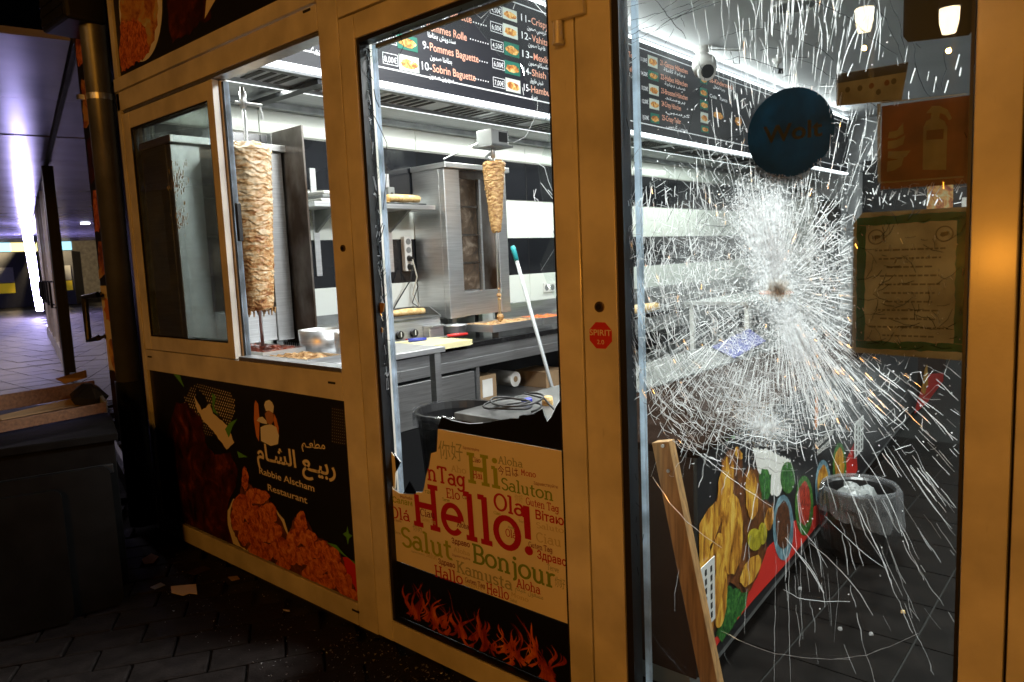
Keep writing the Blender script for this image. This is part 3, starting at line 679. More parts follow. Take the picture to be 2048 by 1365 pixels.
boxo('spacer_bar', DG0 + .026, DG0 + .043, .052, .062, DZ0 + .03, DZ1 - .02, 'spacer', dr); boxo('spacer_bar', DG0 + .0465, DG1 - .011, .052, .062, DZ1 - .032, DZ1 - .018, 'plastic_grey', dr)
hg = at(1150, 5, y=0.0)
h_ = MB().box(-1.215, -1.110, -.020, -.0015, 2.036, 2.12).build('hinge', 'frame_paint', dr, bevel=.003)
MB().tube([(-1.192, -.018, 2.034), (-1.192, -.018, 1.985)], .0125, 18).tube([(-1.192, -.018, 1.9845), (-1.192, -.018, 1.975)], .0155, 18).build('hinge_pin', 'frame_paint', h_)
# what is left of the pane: lower piece, slivers on the other sides
c3b = lambda x, y, yy: at(740 + x / 3.938, 780 + y / 3.938, y=yy)
YG = 0.030
edge_low = [(190,785),(240,815),(300,822),(360,825),(372,805),(420,805),(432,760),(445,680),(470,600),(485,500),(530,485),(540,330),(545,270),(570,208),(640,240),(720,258),(790,268),(890,262),(1000,243),
            (1110,225),(1175,225),(1180,205),(1215,195),(1240,200),(1290,190),(1360,150),(1375,200),(1400,250),(1430,215),(1470,130),(1515,60)]
low = [c3b(x, y, YG) for x, y in edge_low]
x0_, x1_ = DG0 + .006, DG1 - .004
low_poly = [Vector((x0_, YG, DZ0 + .004)), Vector((x1_, YG, DZ0 + .004)), Vector((x1_, YG, low[-1].z))] + list(reversed(low)) + [Vector((x0_, YG, low[0].z + .02))]
prism(low_poly, (0, .006, 0)).build('pane_remnant', 'glass_clear', dr)
def remnant(pts, th=.006): return prism([Vector((x, YG, z)) for x, z in pts], (0, th, 0)).build('pane_remnant', 'glass_clear', dr)
rl = random.Random(11); zl = [1.02 + i * .045 for i in range(26)]
remnant([(x0_, 1.0)] + [(x0_ + .012 + rl.random() ** 2 * .05, z) for z in zl] + [(x0_ + .05, DZ1 - .09), (x0_ + .16, DZ1 - .045), (x0_ + .16, DZ1 - .005), (x0_, DZ1 - .005)])
remnant([(x0_ + .165, DZ1 - .005), (x0_ + .165, DZ1 - .04), (x0_ + .30, DZ1 - .03), (x0_ + .42, DZ1 - .10), (x0_ + .52, DZ1 - .06), (x0_ + .62, DZ1 - .18), (x0_ + .70, DZ1 - .22), (x1_ - .07, DZ1 - .36), (x1_ - .03, 1.75), (x1_ - .075, 1.68), (x1_ - .06, 1.56),
         (x1_ - .02, 1.50), (x1_ - .08, 1.40), (x1_ - .05, 1.33), (x1_ - .012, 1.28), (x1_, 1.25), (x1_, DZ1 - .005)])
# loose sliver standing on the left edge
rem2 = [c3b(*q, .034) for q in ((100,430),(95,335),(120,335),(150,385),(145,460),(188,520),(240,570),(200,650),(196,780),(172,832),(130,730),(118,680),(115,600),(65,540))]
sl_ = prism(rem2, (0, .004, 0)).build('pane_shard', 'poster_paper', dr)
for pts in ([(190,500),(240,570),(205,640)], [(262,815),(310,720),(365,822)], [(118,690),(150,650),(140,720)]):
    prism([c3b(*q, .028) for q in pts], (0, .004, 0)).build('pane_shard', 'glass_dark', dr)
# bright fracture rims and dark crack lines of the door glass
def ribbon(m, path, r, n=3):
    splinter(m, [Vector(p) for p in path], [r] * len(path))
rim = MB(); ribbon(rim, [v + Vector((0, -.001, 0)) for v in low[:5]], .0028, 4); ribbon(rim, [v + Vector((0, -.001, 0)) for v in low[13:18]], .0020, 4)
ribbon(rim, [v + Vector((0, -.001, 0)) for v in low[26:31]], .0016, 4); rim.build('fracture_edge', 'crack_bright', dr)
c7 = lambda x, y: at(700 + x / 2.843, 380 + y / 2.843, y=YG - .002); c3 = lambda x, y: at(700 + x / 3.25, y / 3.25, y=YG - .002)
dk = [[c7(*q) for q in L] for L in ([(195,0),(170,190)], [(185,190),(150,300),(175,410),(155,480),(160,520)], [(195,200),(160,330),(120,420)], [(175,870),(260,965),(290,1040),(280,1060),(320,1115),(285,1220),(240,1330)],
      [(165,640),(150,760),(175,870),(160,960),(185,1080)], [(120,250),(150,330),(120,400),(160,470)], [(120,560),(155,640),(130,720)])]
dk += [[c3(*q) for q in L] for L in ([(155,580),(165,640),(190,700)], [(110,690),(165,770),(240,935),(230,1060),(240,1120),(215,1365)], [(315,205),(350,300),(320,360)], [(740,25),(700,110)], [(160,290),(110,490)], [(80,290),(130,420),(110,480)],
      [(1310,690),(1270,780)], [(1300,450),(1230,530),(1130,630)], [(85,640),(140,690)], [(85,560),(135,620)], [(90,300),(135,340)], [(88,370),(130,400)], [(86,470),(135,530)], [(480,240),(520,150)], [(300,260),(250,170)])]
dkm = MB()
for L in dk: ribbon(dkm, L, .0017)
rl2 = random.Random(5)
for i in range(60):   # crazing along the left edge
    z = rl2.uniform(.95, 2.15); x = x0_ + rl2.uniform(.004, .03); ribbon(dkm, [(x, YG - .002, z), (x + rl2.uniform(.006, .03), YG - .002, z + rl2.uniform(-.05, .05))], .0009)
dkm.build('crack_network', 'crack_dark', dr)['kind'] = 'stuff'
br = [[c7(*q) for q in L] for L in ([(1045,0),(1045,40),(1070,60),(1070,150),(1175,255)], [(1125,0),(1170,50)], [(1170,150),(1160,195)], [(1180,310),(1085,460),(1140,500),(1175,560)], [(185,195),(165,270),(150,300)], [(250,960),(215,1060)],
      [(230,490),(190,640),(180,720)], [(225,485),(235,530),(205,620)])]
br += [[c3(*q) for q in L] for L in ([(800,30),(805,80),(850,120),(905,70)], [(840,185),(900,95),(925,40)], [(1220,660),(1215,740),(1140,890),(1060,930)], [(1200,1050),(1265,1090),(1290,1180),(1335,1290)], [(1240,1190),(1330,1310)], [(1210,1230),(1195,1280),(1220,1365)],
      [(1075,20),(1060,60)], [(1200,20),(1280,110)], [(1240,20),(1290,70)], [(1120,570),(1130,620)])]
bm = MB()
for L in br: ribbon(bm, L, .0009)
for i in range(70):
    z = rl2.uniform(.95, 2.15); x = x0_ + rl2.uniform(.002, .03); ribbon(bm, [(x, YG - .003, z), (x + rl2.uniform(.0, .014), YG - .003, z + rl2.uniform(-.05, .05))], .0010)
bm.build('crack_glints', 'crack_bright', dr)['kind'] = 'stuff'
orb = MB()
for q in ([(155,640),(200,645),(195,690),(165,715),(160,680)], [(165,760),(190,790),(190,810),(170,820)]):
    orb = prism([c7(*k) + Vector((0, -.004, 0)) for k in q], (0, .003, 0)); orb.build('torn_film', 'wood', dr)

# ------------------------------------------------------------------ films stuck on the lower door glass
YF = 0.0275
bf = thing('dark_film', 'torn black film left above the greetings poster on the door', 'film', (-1.5, YF, .87))
ptl = c3b(540, 322, YF); ptr = c3b(1531, 472, YF); zt = (ptl.z + ptr.z) / 2
top_pts = [Vector((v.x, YF, v.z)) for v in low[11:]]
for v in top_pts: v.z = max(v.z, zt + .002)
prism([Vector((x1_, YF, zt + .001))] + [Vector((x1_, YF, top_pts[-1].z))] + list(reversed(top_pts)) + [Vector((top_pts[0].x, YF, zt + .001))], (0, .0016, 0)).build('film', 'black_film', bf)
po = thing('greetings_poster', 'cream poster of Hello in many languages on the broken door glass', 'poster', (-1.65, YF, .32))
zb = .320; left_pts = [Vector((v.x, YF, v.z)) for v in low[:12]]
prism([Vector((x0_ + .012, YF, zb)), Vector((x1_, YF, zb)), Vector((x1_, YF, zt))] + [Vector((left_pts[-1].x, YF, zt))] + list(reversed(left_pts[:-1])) + [Vector((x0_ + .012, YF, left_pts[0].z + .01))], (0, .0016, 0)).build('paper', 'poster_paper', po)
YT = YF - .0004
P3 = lambda x, y: c3b(x, y, YT)
WORDS = [('Hello!',335,1045,1310,1308,355,'ink_red',1),('Hi',765,716,1035,772,225,'ink_green',1),('Ciao',805,565,872,576,40,'ink_dark',1),('Hai',812,692,888,704,55,'ink_red',1),
 ('Aloha',1010,578,1205,613,60,'ink_grey',1),('今日は',1010,664,1170,684,62,'ink_dark',0),('Mono',1188,668,1308,691,45,'ink_red',1),('Saluton',1035,782,1450,874,95,'ink_leaf',1),
 ('你好',545,528,735,556,120,'ink_grey',0),('Здравствуйте',730,462,860,487,22,'ink_dark',0),('nTag',452,704,755,772,125,'ink_red',1),('Aho',640,640,760,662,50,'ink_pale',1),
 ('Elo',600,846,712,868,75,'ink_red',1),('Ciao',728,856,790,869,30,'ink_dark',1),('таю',432,813,500,826,35,'ink_leaf',0),('Terve',570,872,630,884,24,'ink_leaf',1),('Guten Tag',1228,902,1490,966,58,'ink_red',1),
 ('Ola',975,936,1220,1000,132,'ink_red',1),('你好',1140,872,1206,886,50,'ink_pale',0),('Здравствуйте',1290,745,1480,779,26,'ink_dark',0),('Вітаю',1305,1015,1528,1070,75,'ink_red',2),('Салам',180,884,335,918,50,'ink_green',2),
 ('Merheba',240,852,335,868,26,'ink_dark',3),('Olá',158,1000,318,1038,92,'ink_red',1),('Ciau',398,990,515,1014,58,'ink_dark',1),('Aloha',685,1075,782,1100,44,'ink_dark',1),('Ciao',975,976,1028,988,24,'ink_green',1),('Aloha',1085,1086,1142,1099,18,'ink_grey',1),
 ('Olá',1068,1150,1155,1173,60,'ink_red',1),('Ciau',1310,1192,1510,1238,75,'ink_pale',1),('Saluto',1310,1085,1530,1130,45,'ink_pale',1),('Guten Tag',1250,1236,1440,1283,44,'ink_dark',1),('Здраво',1318,1326,1550,1392,70,'ink_red',2),
 ('Здравствуйте',152,1022,248,1046,18,'ink_dark',0),('Salut',250,1224,655,1338,160,'ink_green',1),('你好',340,1106,415,1122,50,'ink_grey',0),('Здраво',645,1206,788,1242,46,'ink_dark',2),('Bonjour',805,1352,1470,1562,155,'ink_leaf',1),
 ('Здраво',540,1367,672,1406,44,'ink_dark',2),('Kamusta',680,1430,1125,1578,95,'ink_grey',1),('Hallo',510,1464,735,1536,92,'ink_red',1),('Guten Tag',750,1510,908,1562,38,'ink_dark',1),('Hello',918,1598,1098,1656,84,'ink_red',1),('Aloha',1155,1550,1345,1610,72,'ink_red',1),
 ('你好',1455,1538,1535,1570,70,'ink_grey',0),('Terve',1395,1412,1490,1442,42,'ink_grey',1),('Salut',1105,1662,1160,1680,24,'ink_grey',1),('Terve',195,1128,245,1142,22,'ink_grey',1),('Здравствуйте',325,1276,430,1308,16,'ink_grey',0),('Здравствуйте',648,1306,790,1345,18,'ink_dark',0),
 ('Salut',750,1535,890,1580,30,'ink_pale',1),('Mono',1110,1620,1250,1672,34,'ink_pale',1),('Salut',440,1310,530,1340,40,'ink_pale',1),('Aloha',660,1270,790,1310,36,'ink_pale',1),('Guten Tag',410,1030,520,1056,30,'ink_pale',1),('Terve',1170,1040,1235,1058,20,'ink_grey',1)]
for w, x0, y0, x1, y1, cap, ink, kd in WORDS:
    xm = (x0 + x1) / 2; m_ = MB()
    put_text(m_, w, P3(x0, y0), P3(x1, y1), cap / 3.938 * (0.00182 - .00000022 * xm), (0, -1, 0), bold=.02 if kd == 2 else 0.0, slab=kd == 1, lift=.0003, wt=.15 if cap > 120 else .135)
    if w == 'Hello!':      # the torn edge cuts the first letter
        xc, zc = P3(420, 815).x, P3(395, 832).z; m_.v = [(a, b, min(c, zc) if a < xc else c) for a, b, c in m_.v]
    m_.build('printed_word', ink, po)
put = MB(); put_text(put, arabic('مشغول عليكم'), P3(1145, 1575), P3(1365, 1655), .018, (0, -1, 0)); put.build('printed_word', 'ink_grey', po)
# flame print at the bottom of the door
fl = thing('flame_film', 'black film printed with flames along the bottom of the door', 'film', (-1.65, YF, .1))
boxo('film', x0_ + .012, x1_, YF, YF + .0016, DZ0 + .012, zb - .002, 'black_film', fl)
rf = random.Random(21)
def tongue(x, z, h, w, lean, y):
    """one hollow lick of fire: outline with a curling tip"""
    L = []; R = []
    for i in range(12):
        t = i / 11; ww = w * (1 - t) ** 0.7 * (0.65 + 0.5 * math.sin(t * 5 + lean * 9)); cx = x + lean * h * t * t + 0.018 * math.sin(t * 6 + x * 50)
        zz = z + h * t; L.append(Vector((cx - ww / 2, y, zz))); R.append(Vector((cx + ww / 2, y, zz)))
    return L + list(reversed(R))
for i in range(84):
    x = rf.uniform(x0_ + .05, x1_ - .05); u = (x - x0_) / (x1_ - x0_)
    h = rf.uniform(.05, .145) * (0.75 + .35 * math.sin(u * 9 + .6) ** 2); z = rf.uniform(DZ0 + .014, DZ0 + .05)
    h = min(h, zb - .015 - z)
    pts = tongue(x, z, h, rf.uniform(.010, .040), rf.uniform(-.7, .7), YF - .0004 - i * .00003)
    for v in pts: v.x = min(max(v.x, x0_ + .014), x1_ - .002)
    prism(pts, (0, .00003, 0)).build('flame_print', 'print_flame', fl)

# ================================================================== BIG CRACKED PANE
WX0, WX1, WZ0, WZ1 = -1.0395, -0.2525, 0.092, 2.198
YP = 0.030
dw = thing('display_window', 'tall shop window pane crazed white around a blow in its middle', 'window', (-.65, YP, 0.09))
gk = MB().box(WX0, WX0 + .020, .004, .05, WZ0, WZ1).box(WX1 - .006, WX1, .004, .05, WZ0, WZ1).box(WX0 + .0205, WX1 - .0065, .004, .05, WZ1 - .012, WZ1).box(WX0 + .0205, WX1 - .0065, .004, .05, WZ0, WZ0 + .012)
gk.build('gasket', 'rubber', dw)
boxo('spacer_bar', WX0 + .029, WX0 + .044, .050, .062, WZ0 + .013, WZ1 - .013, 'spacer', dw)
pane = boxo('pane', WX0 + .010, WX1 - .003, YP, YP + .008, WZ0 + .006, WZ1 - .006, 'glass_crazed', dw)
GX0, GX1, GZ0, GZ1 = WX0 + .021, WX1 - .007, WZ0 + .013, WZ1 - .013
I1 = (-.629, 1.33); rc = random.Random(42)
YC = YP - .0012
def inside(x, z): return GX0 < x < GX1 and GZ0 < z < GZ1
def hit_sticker(x, z):     # films hold the glass: fewer open cracks in front of them
    if (x + .606) ** 2 + (z - 1.671) ** 2 < .093 ** 2: return True
    return (-.462 < x < -.25 and 1.19 < z < 1.488) or (-.415 < x < -.262 and 1.535 < z < 1.69) or (-.492 < x < -.37 and 1.706 < z < 1.763) or (x > -.381 and z > 1.808)
def dash(m, pts, w, keep=False):
    """a run of crack: tapered three-sided splinter, clipped to the pane"""
    run = []
    def flush():
        if len(run) > 1:
            n = len(run); rr = [w * (0.35 + 0.65 * math.sin(math.pi * (i + .6) / (n + .2))) for i in range(n)]
            splinter(m, [Vector((x, YC - rc.uniform(0, .0012), z)) for x, z in run], rr)
        run.clear()
    for x, z in pts:
        if inside(x, z) and (keep or not hit_sticker(x, z)): run.append((x, z))
        else: flush()
    flush()
def radial(theta, r0, r1, bend, jit, step=.012, c=I1):
    pts = []; r = r0; th = theta
    while r < r1:
        pts.append((c[0] + r * math.cos(th), c[1] + r * math.sin(th)))
        r += step * rc.uniform(.7, 1.3); th += bend * step + rc.gauss(0, jit)
    return pts
def broken(m, pts, w, lo, hi, gap, keep=False, long_=None):
    i = 0
    while i < len(pts) - 1:
        n = rc.randint(lo, hi); seg = pts[i:i + n + 1]
        if len(seg) > 1: dash(m, seg, w * rc.uniform(.6, 1.35), keep)
        i += n + (rc.randint(1, gap) if gap and rc.random() < .75 else 0)
D2 = math.radians
bright = MB(); soft = MB(); dark = MB()
# 1) the sheaf above the blow: short, almost parallel strokes fanning from a point far below
for i in range(850):
    x = rc.gauss(-.61, .13); z = rc.uniform(1.44, 2.12); vx, vz = x + .640, z - .55 - .2 * rc.random(); L_ = math.hypot(vx, vz); l = rc.choice((.015, .03, .045, .07, .1)) * rc.uniform(.6, 1.4)
    if rc.random() > 1.25 - 1.1 * abs(x + .60) / .28 or rc.random() < (z - 1.5) * .55: continue
    n = max(2, int(l / .008)); a = math.atan2(vz, vx) + rc.gauss(0, .05)
    cv = rc.gauss(0, .012); pts = [(x + math.cos(a + cv * j) * l * j / n, z + math.sin(a + cv * j) * l * j / n) for j in range(n + 1)]
    dash(bright if rc.random() < .85 else soft, pts, rc.uniform(.0004, .00095))
for i in range(120):
    th = D2(rc.gauss(90, 16)); r0 = rc.uniform(.01, .12); broken(bright, radial(th, r0, r0 + rc.uniform(.05, .14), 0, .003), rc.uniform(.0005, .0009), 1, 4, 1)
# 2) left: broken rings round the blow, steep where they pass beside it; faint radial lines between them
def ring_run(R, a0, a1, m, w, lo, hi, gap, ez=1.15):
    n = max(4, int(abs(a1 - a0) * R / .009)); ph = rc.uniform(0, 6); k = rc.uniform(2, 5)
    pts = [(I1[0] + (R + .006 * math.sin(k * j / n * 3 + ph)) * math.cos(a0 + (a1 - a0) * j / n) + rc.gauss(0, .0006), I1[1] + (R + .006 * math.sin(k * j / n * 3 + ph)) * ez * math.sin(a0 + (a1 - a0) * j / n)) for j in range(n + 1)]
    broken(m, pts, w, lo, hi, gap)
for i in range(210):
    R = rc.uniform(.10, .44); a0 = D2(rc.uniform(140, 235)); sp_ = D2(rc.uniform(8, 34)); ring_run(R, a0, a0 + sp_, bright if rc.random() < .72 else soft, rc.uniform(.0005, .0011), 1, 5, 2)
for i in range(110):
    R = rc.uniform(.05, .17); a0 = D2(rc.uniform(-60, 50)); ring_run(R, a0, a0 + D2(rc.uniform(10, 40)), bright if rc.random() < .7 else soft, rc.uniform(.0005, .0010), 1, 4, 2)
for i in range(90):
    th = D2(rc.uniform(118, 215)); r0 = rc.uniform(.06, .30); broken(soft, radial(th, r0, r0 + rc.uniform(.05, .2), rc.uniform(.1, .8), .004), rc.uniform(.0004, .0008), 1, 5, 2)
for i in range(120):   # steep strokes along the left edge
    x = rc.uniform(GX0, -.80); z = rc.uniform(1.02, 1.56); l = rc.uniform(.02, .10); a = D2(102 + (1.33 - z) * 70 + rc.gauss(0, 5)); n = max(3, int(l / .012))
    broken(bright, [(x + math.cos(a + j * .006) * l * j / n + rc.gauss(0, .0005), z + math.sin(a + j * .006) * l * j / n) for j in range(n + 1)], rc.uniform(.0005, .0011), 2, 5, 1)
# 3) lower left: long arcs crossing a fan, pale web
for i in range(70):
    th = D2(rc.uniform(205, 268)); r0 = rc.uniform(.12, .26); r1 = r0 + rc.uniform(.1, .34)
    broken(soft if rc.random() < .55 else bright, radial(th, r0, r1, rc.uniform(-.2, .5), .004), rc.uniform(.0006, .0011), 2, 7, 1)
for k in range(17):
    R = .15 + k * .0175; a0 = D2(rc.uniform(196, 225)); a1 = D2(rc.uniform(265, 300)); n = 26
    pts = [(I1[0] + (R + .006 * math.sin(j * 1.3 + k)) * math.cos(a0 + (a1 - a0) * j / n) * 1.04, I1[1] + (R + .004 * rc.gauss(0, 1)) * math.sin(a0 + (a1 - a0) * j / n)) for j in range(n + 1)]
    broken(bright if k % 3 == 0 else soft, pts, .0010, 3, 9, 1)
# 4) lower right: dense comb close in, long straight bright strokes further out
for i in range(240):
    th = D2(rc.gauss(294, 14)); r0 = rc.uniform(.09, .26); r1 = r0 + rc.uniform(.05, .18)
    broken(bright, radial(th, r0, r1, rc.uniform(-.2, .4), .003), rc.uniform(.0005, .0011), 2, 6, 1)
for i in range(46):
    th = D2(rc.uniform(296, 332)); r0 = rc.uniform(.28, .62); l = rc.uniform(.04, .13)
    broken(bright, radial(th, r0, r0 + l, 0, .002), rc.uniform(.0004, .0009), 3, 9, 1)
for i in range(26):   # faint long lines falling to the floor
    th = D2(rc.uniform(262, 312)); r0 = rc.uniform(.42, .62); l = rc.uniform(.1, .4)
    broken(soft, radial(th, r0, r0 + l, rc.uniform(-.1, .1), .002), .0007, 4, 12, 2)
# 5) right of the blow
for i in range(170):
    th = D2(rc.uniform(-50, 62)); r0 = rc.uniform(.05, .16); r1 = r0 + rc.uniform(.03, .12)
    broken(bright if rc.random() < .6 else soft, radial(th, r0, r1, rc.uniform(-1, 1), .008), rc.uniform(.0006, .0011), 1, 4, 2)
for i in range(60):   # under and above the extinguisher sticker
    x = rc.uniform(-.45, -.27); z = rc.choice((1.505, 1.515, 1.72, 1.60)); z += rc.gauss(0, .012); l = rc.uniform(.01, .03); a = D2(rc.gauss(80, 12))
    dash(bright, [(x, z), (x + l * math.cos(a) * .5, z + l * math.sin(a) * .5), (x + l * math.cos(a), z + l * math.sin(a))], .0011)
# 6) fine web between everything
for i in range(1300):
    r = abs(rc.gauss(.20, .10)); th = rc.uniform(0, 2 * math.pi); x = I1[0] + r * math.cos(th); z = I1[1] + r * 1.12 * math.sin(th)
    a = th + math.pi / 2 + rc.gauss(0, .5); l = rc.uniform(.004, .02)
    dash(soft if rc.random() < .6 else bright, [(x, z), (x + l * .5 * math.cos(a) + rc.gauss(0, .001), z + l * .5 * math.sin(a)), (x + l * math.cos(a + .3), z + l * math.sin(a + .3))], rc.uniform(.0004, .0008))
for i in range(800):  # glints
    r = abs(rc.gauss(.24, .13)); th = rc.uniform(0, 2 * math.pi); x = I1[0] + r * math.cos(th); z = I1[1] + r * 1.15 * math.sin(th)
    dash(bright, [(x, z), (x + rc.gauss(0, .0012), z + .0025)], rc.uniform(.0010, .0019))
# 7) dark cracks across the bright ceiling and down the left gasket
def px_line(L, w, m=dark, jit=.0012, keep=True):
    pts = []
    for (a, b) in zip(L[:-1], L[1:]):
        p = at(*a, y=YC); q = at(*b, y=YC); n = max(2, int((q - p).length / .012))
        for j in range(n): v = p.lerp(q, j / n); pts.append((v.x + rc.gauss(0, jit), v.z + rc.gauss(0, jit)))
    v = at(*L[-1], y=YC); pts.append((v.x, v.z)); broken(m, pts, w, 6, 14, 1, keep)
for L in ([(1232,22),(1310,0)], [(1236,50),(1300,32),(1385,8),(1400,0)], [(1240,72),(1290,45),(1355,0)], [(1245,88),(1320,58),(1390,15)], [(1262,70),(1330,40),(1420,3)], [(1232,98),(1290,78),(1340,38),(1452,0)], [(1310,0),(1342,38),(1368,70),(1392,110),(1408,150),(1420,210)],
          [(1362,35),(1370,55)], [(1330,88),(1348,58)], [(1440,75),(1490,60),(1520,57),(1555,60),(1580,68)], [(1440,122),(1475,115),(1510,120),(1575,145)], [(1620,0),(1690,30),(1740,75),(1795,110)], [(1745,0),(1770,40),(1795,90),(1808,130)], [(1780,0),(1800,50),(1812,110)],
          [(1588,115),(1625,128),(1665,155)], [(1885,105),(1892,140),(1882,170),(1890,188)], [(1828,82),(1835,140),(1850,180),(1862,195)], [(1868,150),(1876,180)], [(1930,265),(1945,300)], [(1600,80),(1640,98),(1668,122)], [(1385,225),(1375,280),(1392,330)],
          [(1395,445),(1430,455),(1475,448),(1520,430)], [(1500,470),(1535,450)], [(1780,640),(1840,655),(1880,660),(1930,640)]):
    px_line(L, .0009)
for i in range(70):
    z = rc.uniform(.4, 2.1); x = GX0 + rc.uniform(-.004, .02); l = rc.uniform(.01, .035); a = D2(rc.gauss(115 if z < 1.4 else 70, 25))
    dash(dark, [(x, z), (x + l * math.cos(a), z + l * math.sin(a))], .0008, True)
for i in range(240):
    r = abs(rc.gauss(.26, .1)); th = rc.uniform(.2, math.pi * 1.2); x = I1[0] + r * math.cos(th); z = I1[1] + r * 1.2 * math.sin(th); a = th + math.pi / 2 + rc.gauss(0, .25); l = rc.uniform(.01, .05)
    dash(dark, [(x, z), (x + l * .5 * math.cos(a), z + l * .5 * math.sin(a)), (x + l * math.cos(a), z + l * math.sin(a + .2))], .0006)
# a joined net of ring and spoke cracks: shards with shared edges
NR, NS = 24, 96; node = {}
for i in range(NR):
    for j in range(NS):
        th = 2 * math.pi * (j + .5 * (i % 2) * .4 + rc.gauss(0, .22)) / NS; R = (.035 + .0165 * i + rc.gauss(0, .0035)) * (1 + .12 * math.sin(th * 2 + 1) + .06 * math.sin(th * 5))
        node[i, j] = (I1[0] + R * math.cos(th), I1[1] + R * 1.1 * math.sin(th))
for i in range(NR):
    for j in range(NS):
        ang_ = 360 * j / NS; lowleft = 150 < ang_ < 300; p_ = (.80 if lowleft else .42) * (1 if i > 2 else .5) * (1 - .55 * i / NR)
        for q, pr in (((i, (j + 1) % NS), p_), ((i + 1, j), p_ * .8)):
            if q in node and rc.random() < pr:
                a, b = node[i, j], node[q]; mid = ((a[0] + b[0]) / 2 + rc.gauss(0, .0008), (a[1] + b[1]) / 2 + rc.gauss(0, .0008))
                splinter_m = soft if rc.random() < .68 else bright; dash(splinter_m, [a, mid, b], rc.uniform(.0004, .0008))
# 8) the cracks one can pick apart below the blow: each a part of its own
c5 = lambda x, y: (1220 + x / 2.504, 820 + y / 2.504); c6b = lambda x, y: (1600 + x / 2.0536, 700 + y / 2.0536)
singles = [([c5(350,0),(1420,870),c5(560,60)], .0009)]
singles = [([c5(300,95),c5(480,245),c5(640,370),c5(820,490)], .0012), ([c5(215,335),c5(300,465),c5(380,555),c5(470,630),c5(560,690)], .0015), ([c5(880,640),c5(960,745),c5(1010,810),c5(1070,920)], .0016), ([c5(940,560),c5(1020,670),c5(1090,790)], .0013),
 ([c5(580,190),c5(640,280),c5(700,350)], .0011), ([c5(870,900),c5(940,940),c5(1080,962),c5(1202,960)], .0010), ([c5(555,1105),c5(680,1170),c5(830,1220),c5(1000,1245),c5(1202,1250)], .0011), ([c5(180,1065),c5(240,1170),c5(330,1275),c5(410,1365)], .0009),
 ([c5(90,885),c5(135,990)], .0011), ([c5(150,45),c5(145,120),c5(155,150)], .0008), ([c5(230,260),c5(205,335)], .0010), ([c5(345,800),c5(325,920),c5(325,1010)], .0009), ([c5(830,860),c5(825,1100),c5(822,1365)], .0008), ([c5(898,640),c5(895,1000),c5(905,1365)], .0008),
 ([c5(350,5),c5(420,80),c5(470,130)], .0012), ([c5(570,1170),c5(575,1230),c5(605,1285)], .0008), ([c5(780,290),c5(770,500),c5(780,700)], .0007), ([c5(1000,500),c5(1060,760),c5(1105,1080)], .0008), ([c5(930,760),c5(970,1150)], .0007),
 ([c6b(120,410),c6b(210,590),c6b(330,840),c6b(380,975)], .0013), ([c6b(240,420),c6b(320,530),c6b(400,690),c6b(420,765)], .0012), ([c6b(385,395),c6b(470,530),c6b(550,650),c6b(625,735)], .0015), ([c6b(525,255),c6b(590,320),c6b(670,420)], .0016), ([c6b(450,175),c6b(530,265),c6b(600,350)], .0012),
 ([c6b(100,680),c6b(180,760),c6b(270,840),c6b(355,900)], .0011), ([c6b(40,790),c6b(110,850),c6b(200,940),c6b(250,1005),c6b(300,1090)], .0013), ([c6b(0,840),c6b(60,920),c6b(100,1000)], .0012), ([c6b(460,390),c6b(520,510),c6b(570,600),c6b(635,650)], .0008), ([c6b(590,60),c6b(640,100),c6b(685,130)], .0014),
 ([c6b(560,120),c6b(620,180),c6b(680,235)], .0013), ([c6b(450,1060),c6b(490,1110)], .0008), ([c6b(0,1265),c6b(130,1272),c6b(270,1255),c6b(400,1205),c6b(485,1165)], .0012), ([c6b(340,1090),c6b(375,1155)], .0007), ([c6b(510,1060),c6b(580,1150)], .0006), ([c6b(150,850),c6b(160,1000),c6b(140,1200)], .0006),
 ([c6b(0,870),c6b(10,1190)], .0006), ([c6b(115,920),c6b(130,1135)], .0006), ([c6b(180,1210),c6b(230,1330)], .0008), ([c6b(400,900),c6b(435,960)], .0008), ([c6b(280,370),c6b(350,520)], .0012), ([c6b(220,600),c6b(270,760),c6b(355,890)], .0011)]
for L, w in singles:
    m_ = MB(); pts = []
    for a, b in zip(L[:-1], L[1:]):
        p = at(*a, y=YC); q = at(*b, y=YC); n = max(2, int((q - p).length / .02))
        pts += [(p.lerp(q, j / n).x + rc.gauss(0, .0006), p.lerp(q, j / n).z + rc.gauss(0, .0006)) for j in range(n)]
    v = at(*L[-1], y=YC); pts.append((v.x, v.z)); dash(m_, pts, w * .58, True)
    if m_.v: m_.build('crack', 'crack_bright' if w > .00095 else 'crack_soft', pane)
for i in range(70):      # crazing over the certificate: dark hairlines and a few warm glints
    x = rc.uniform(-.465, -.26); z = rc.uniform(1.19, 1.475); a = D2(rc.uniform(-40, 60) if rc.random() < .7 else rc.uniform(60, 120)); l = rc.uniform(.01, .045)
    dash(dark, [(x, z), (x + l * .5 * math.cos(a), z + l * .5 * math.sin(a)), (x + l * math.cos(a + .2), z + l * math.sin(a + .2))], .0006, True)
for m_, nm, mt in ((bright, 'crack_splinters', 'crack_bright'), (soft, 'crack_web', 'crack_soft'), (dark, 'dark_cracks', 'crack_dark')):
    m_.build(nm, mt, pane)['kind'] = 'stuff'
gln = MB()
for i in range(60):
    x = rc.uniform(-.46, -.26); z = rc.uniform(1.2, 1.45); a = D2(rc.gauss(100, 18)); l = rc.uniform(.002, .014); dash(gln, [(x, z), (x + l * math.cos(a), z + l * math.sin(a))], rc.uniform(.0005, .0011), True)
gln.build('crack_glints', 'crack_bright', pane)['kind'] = 'stuff'
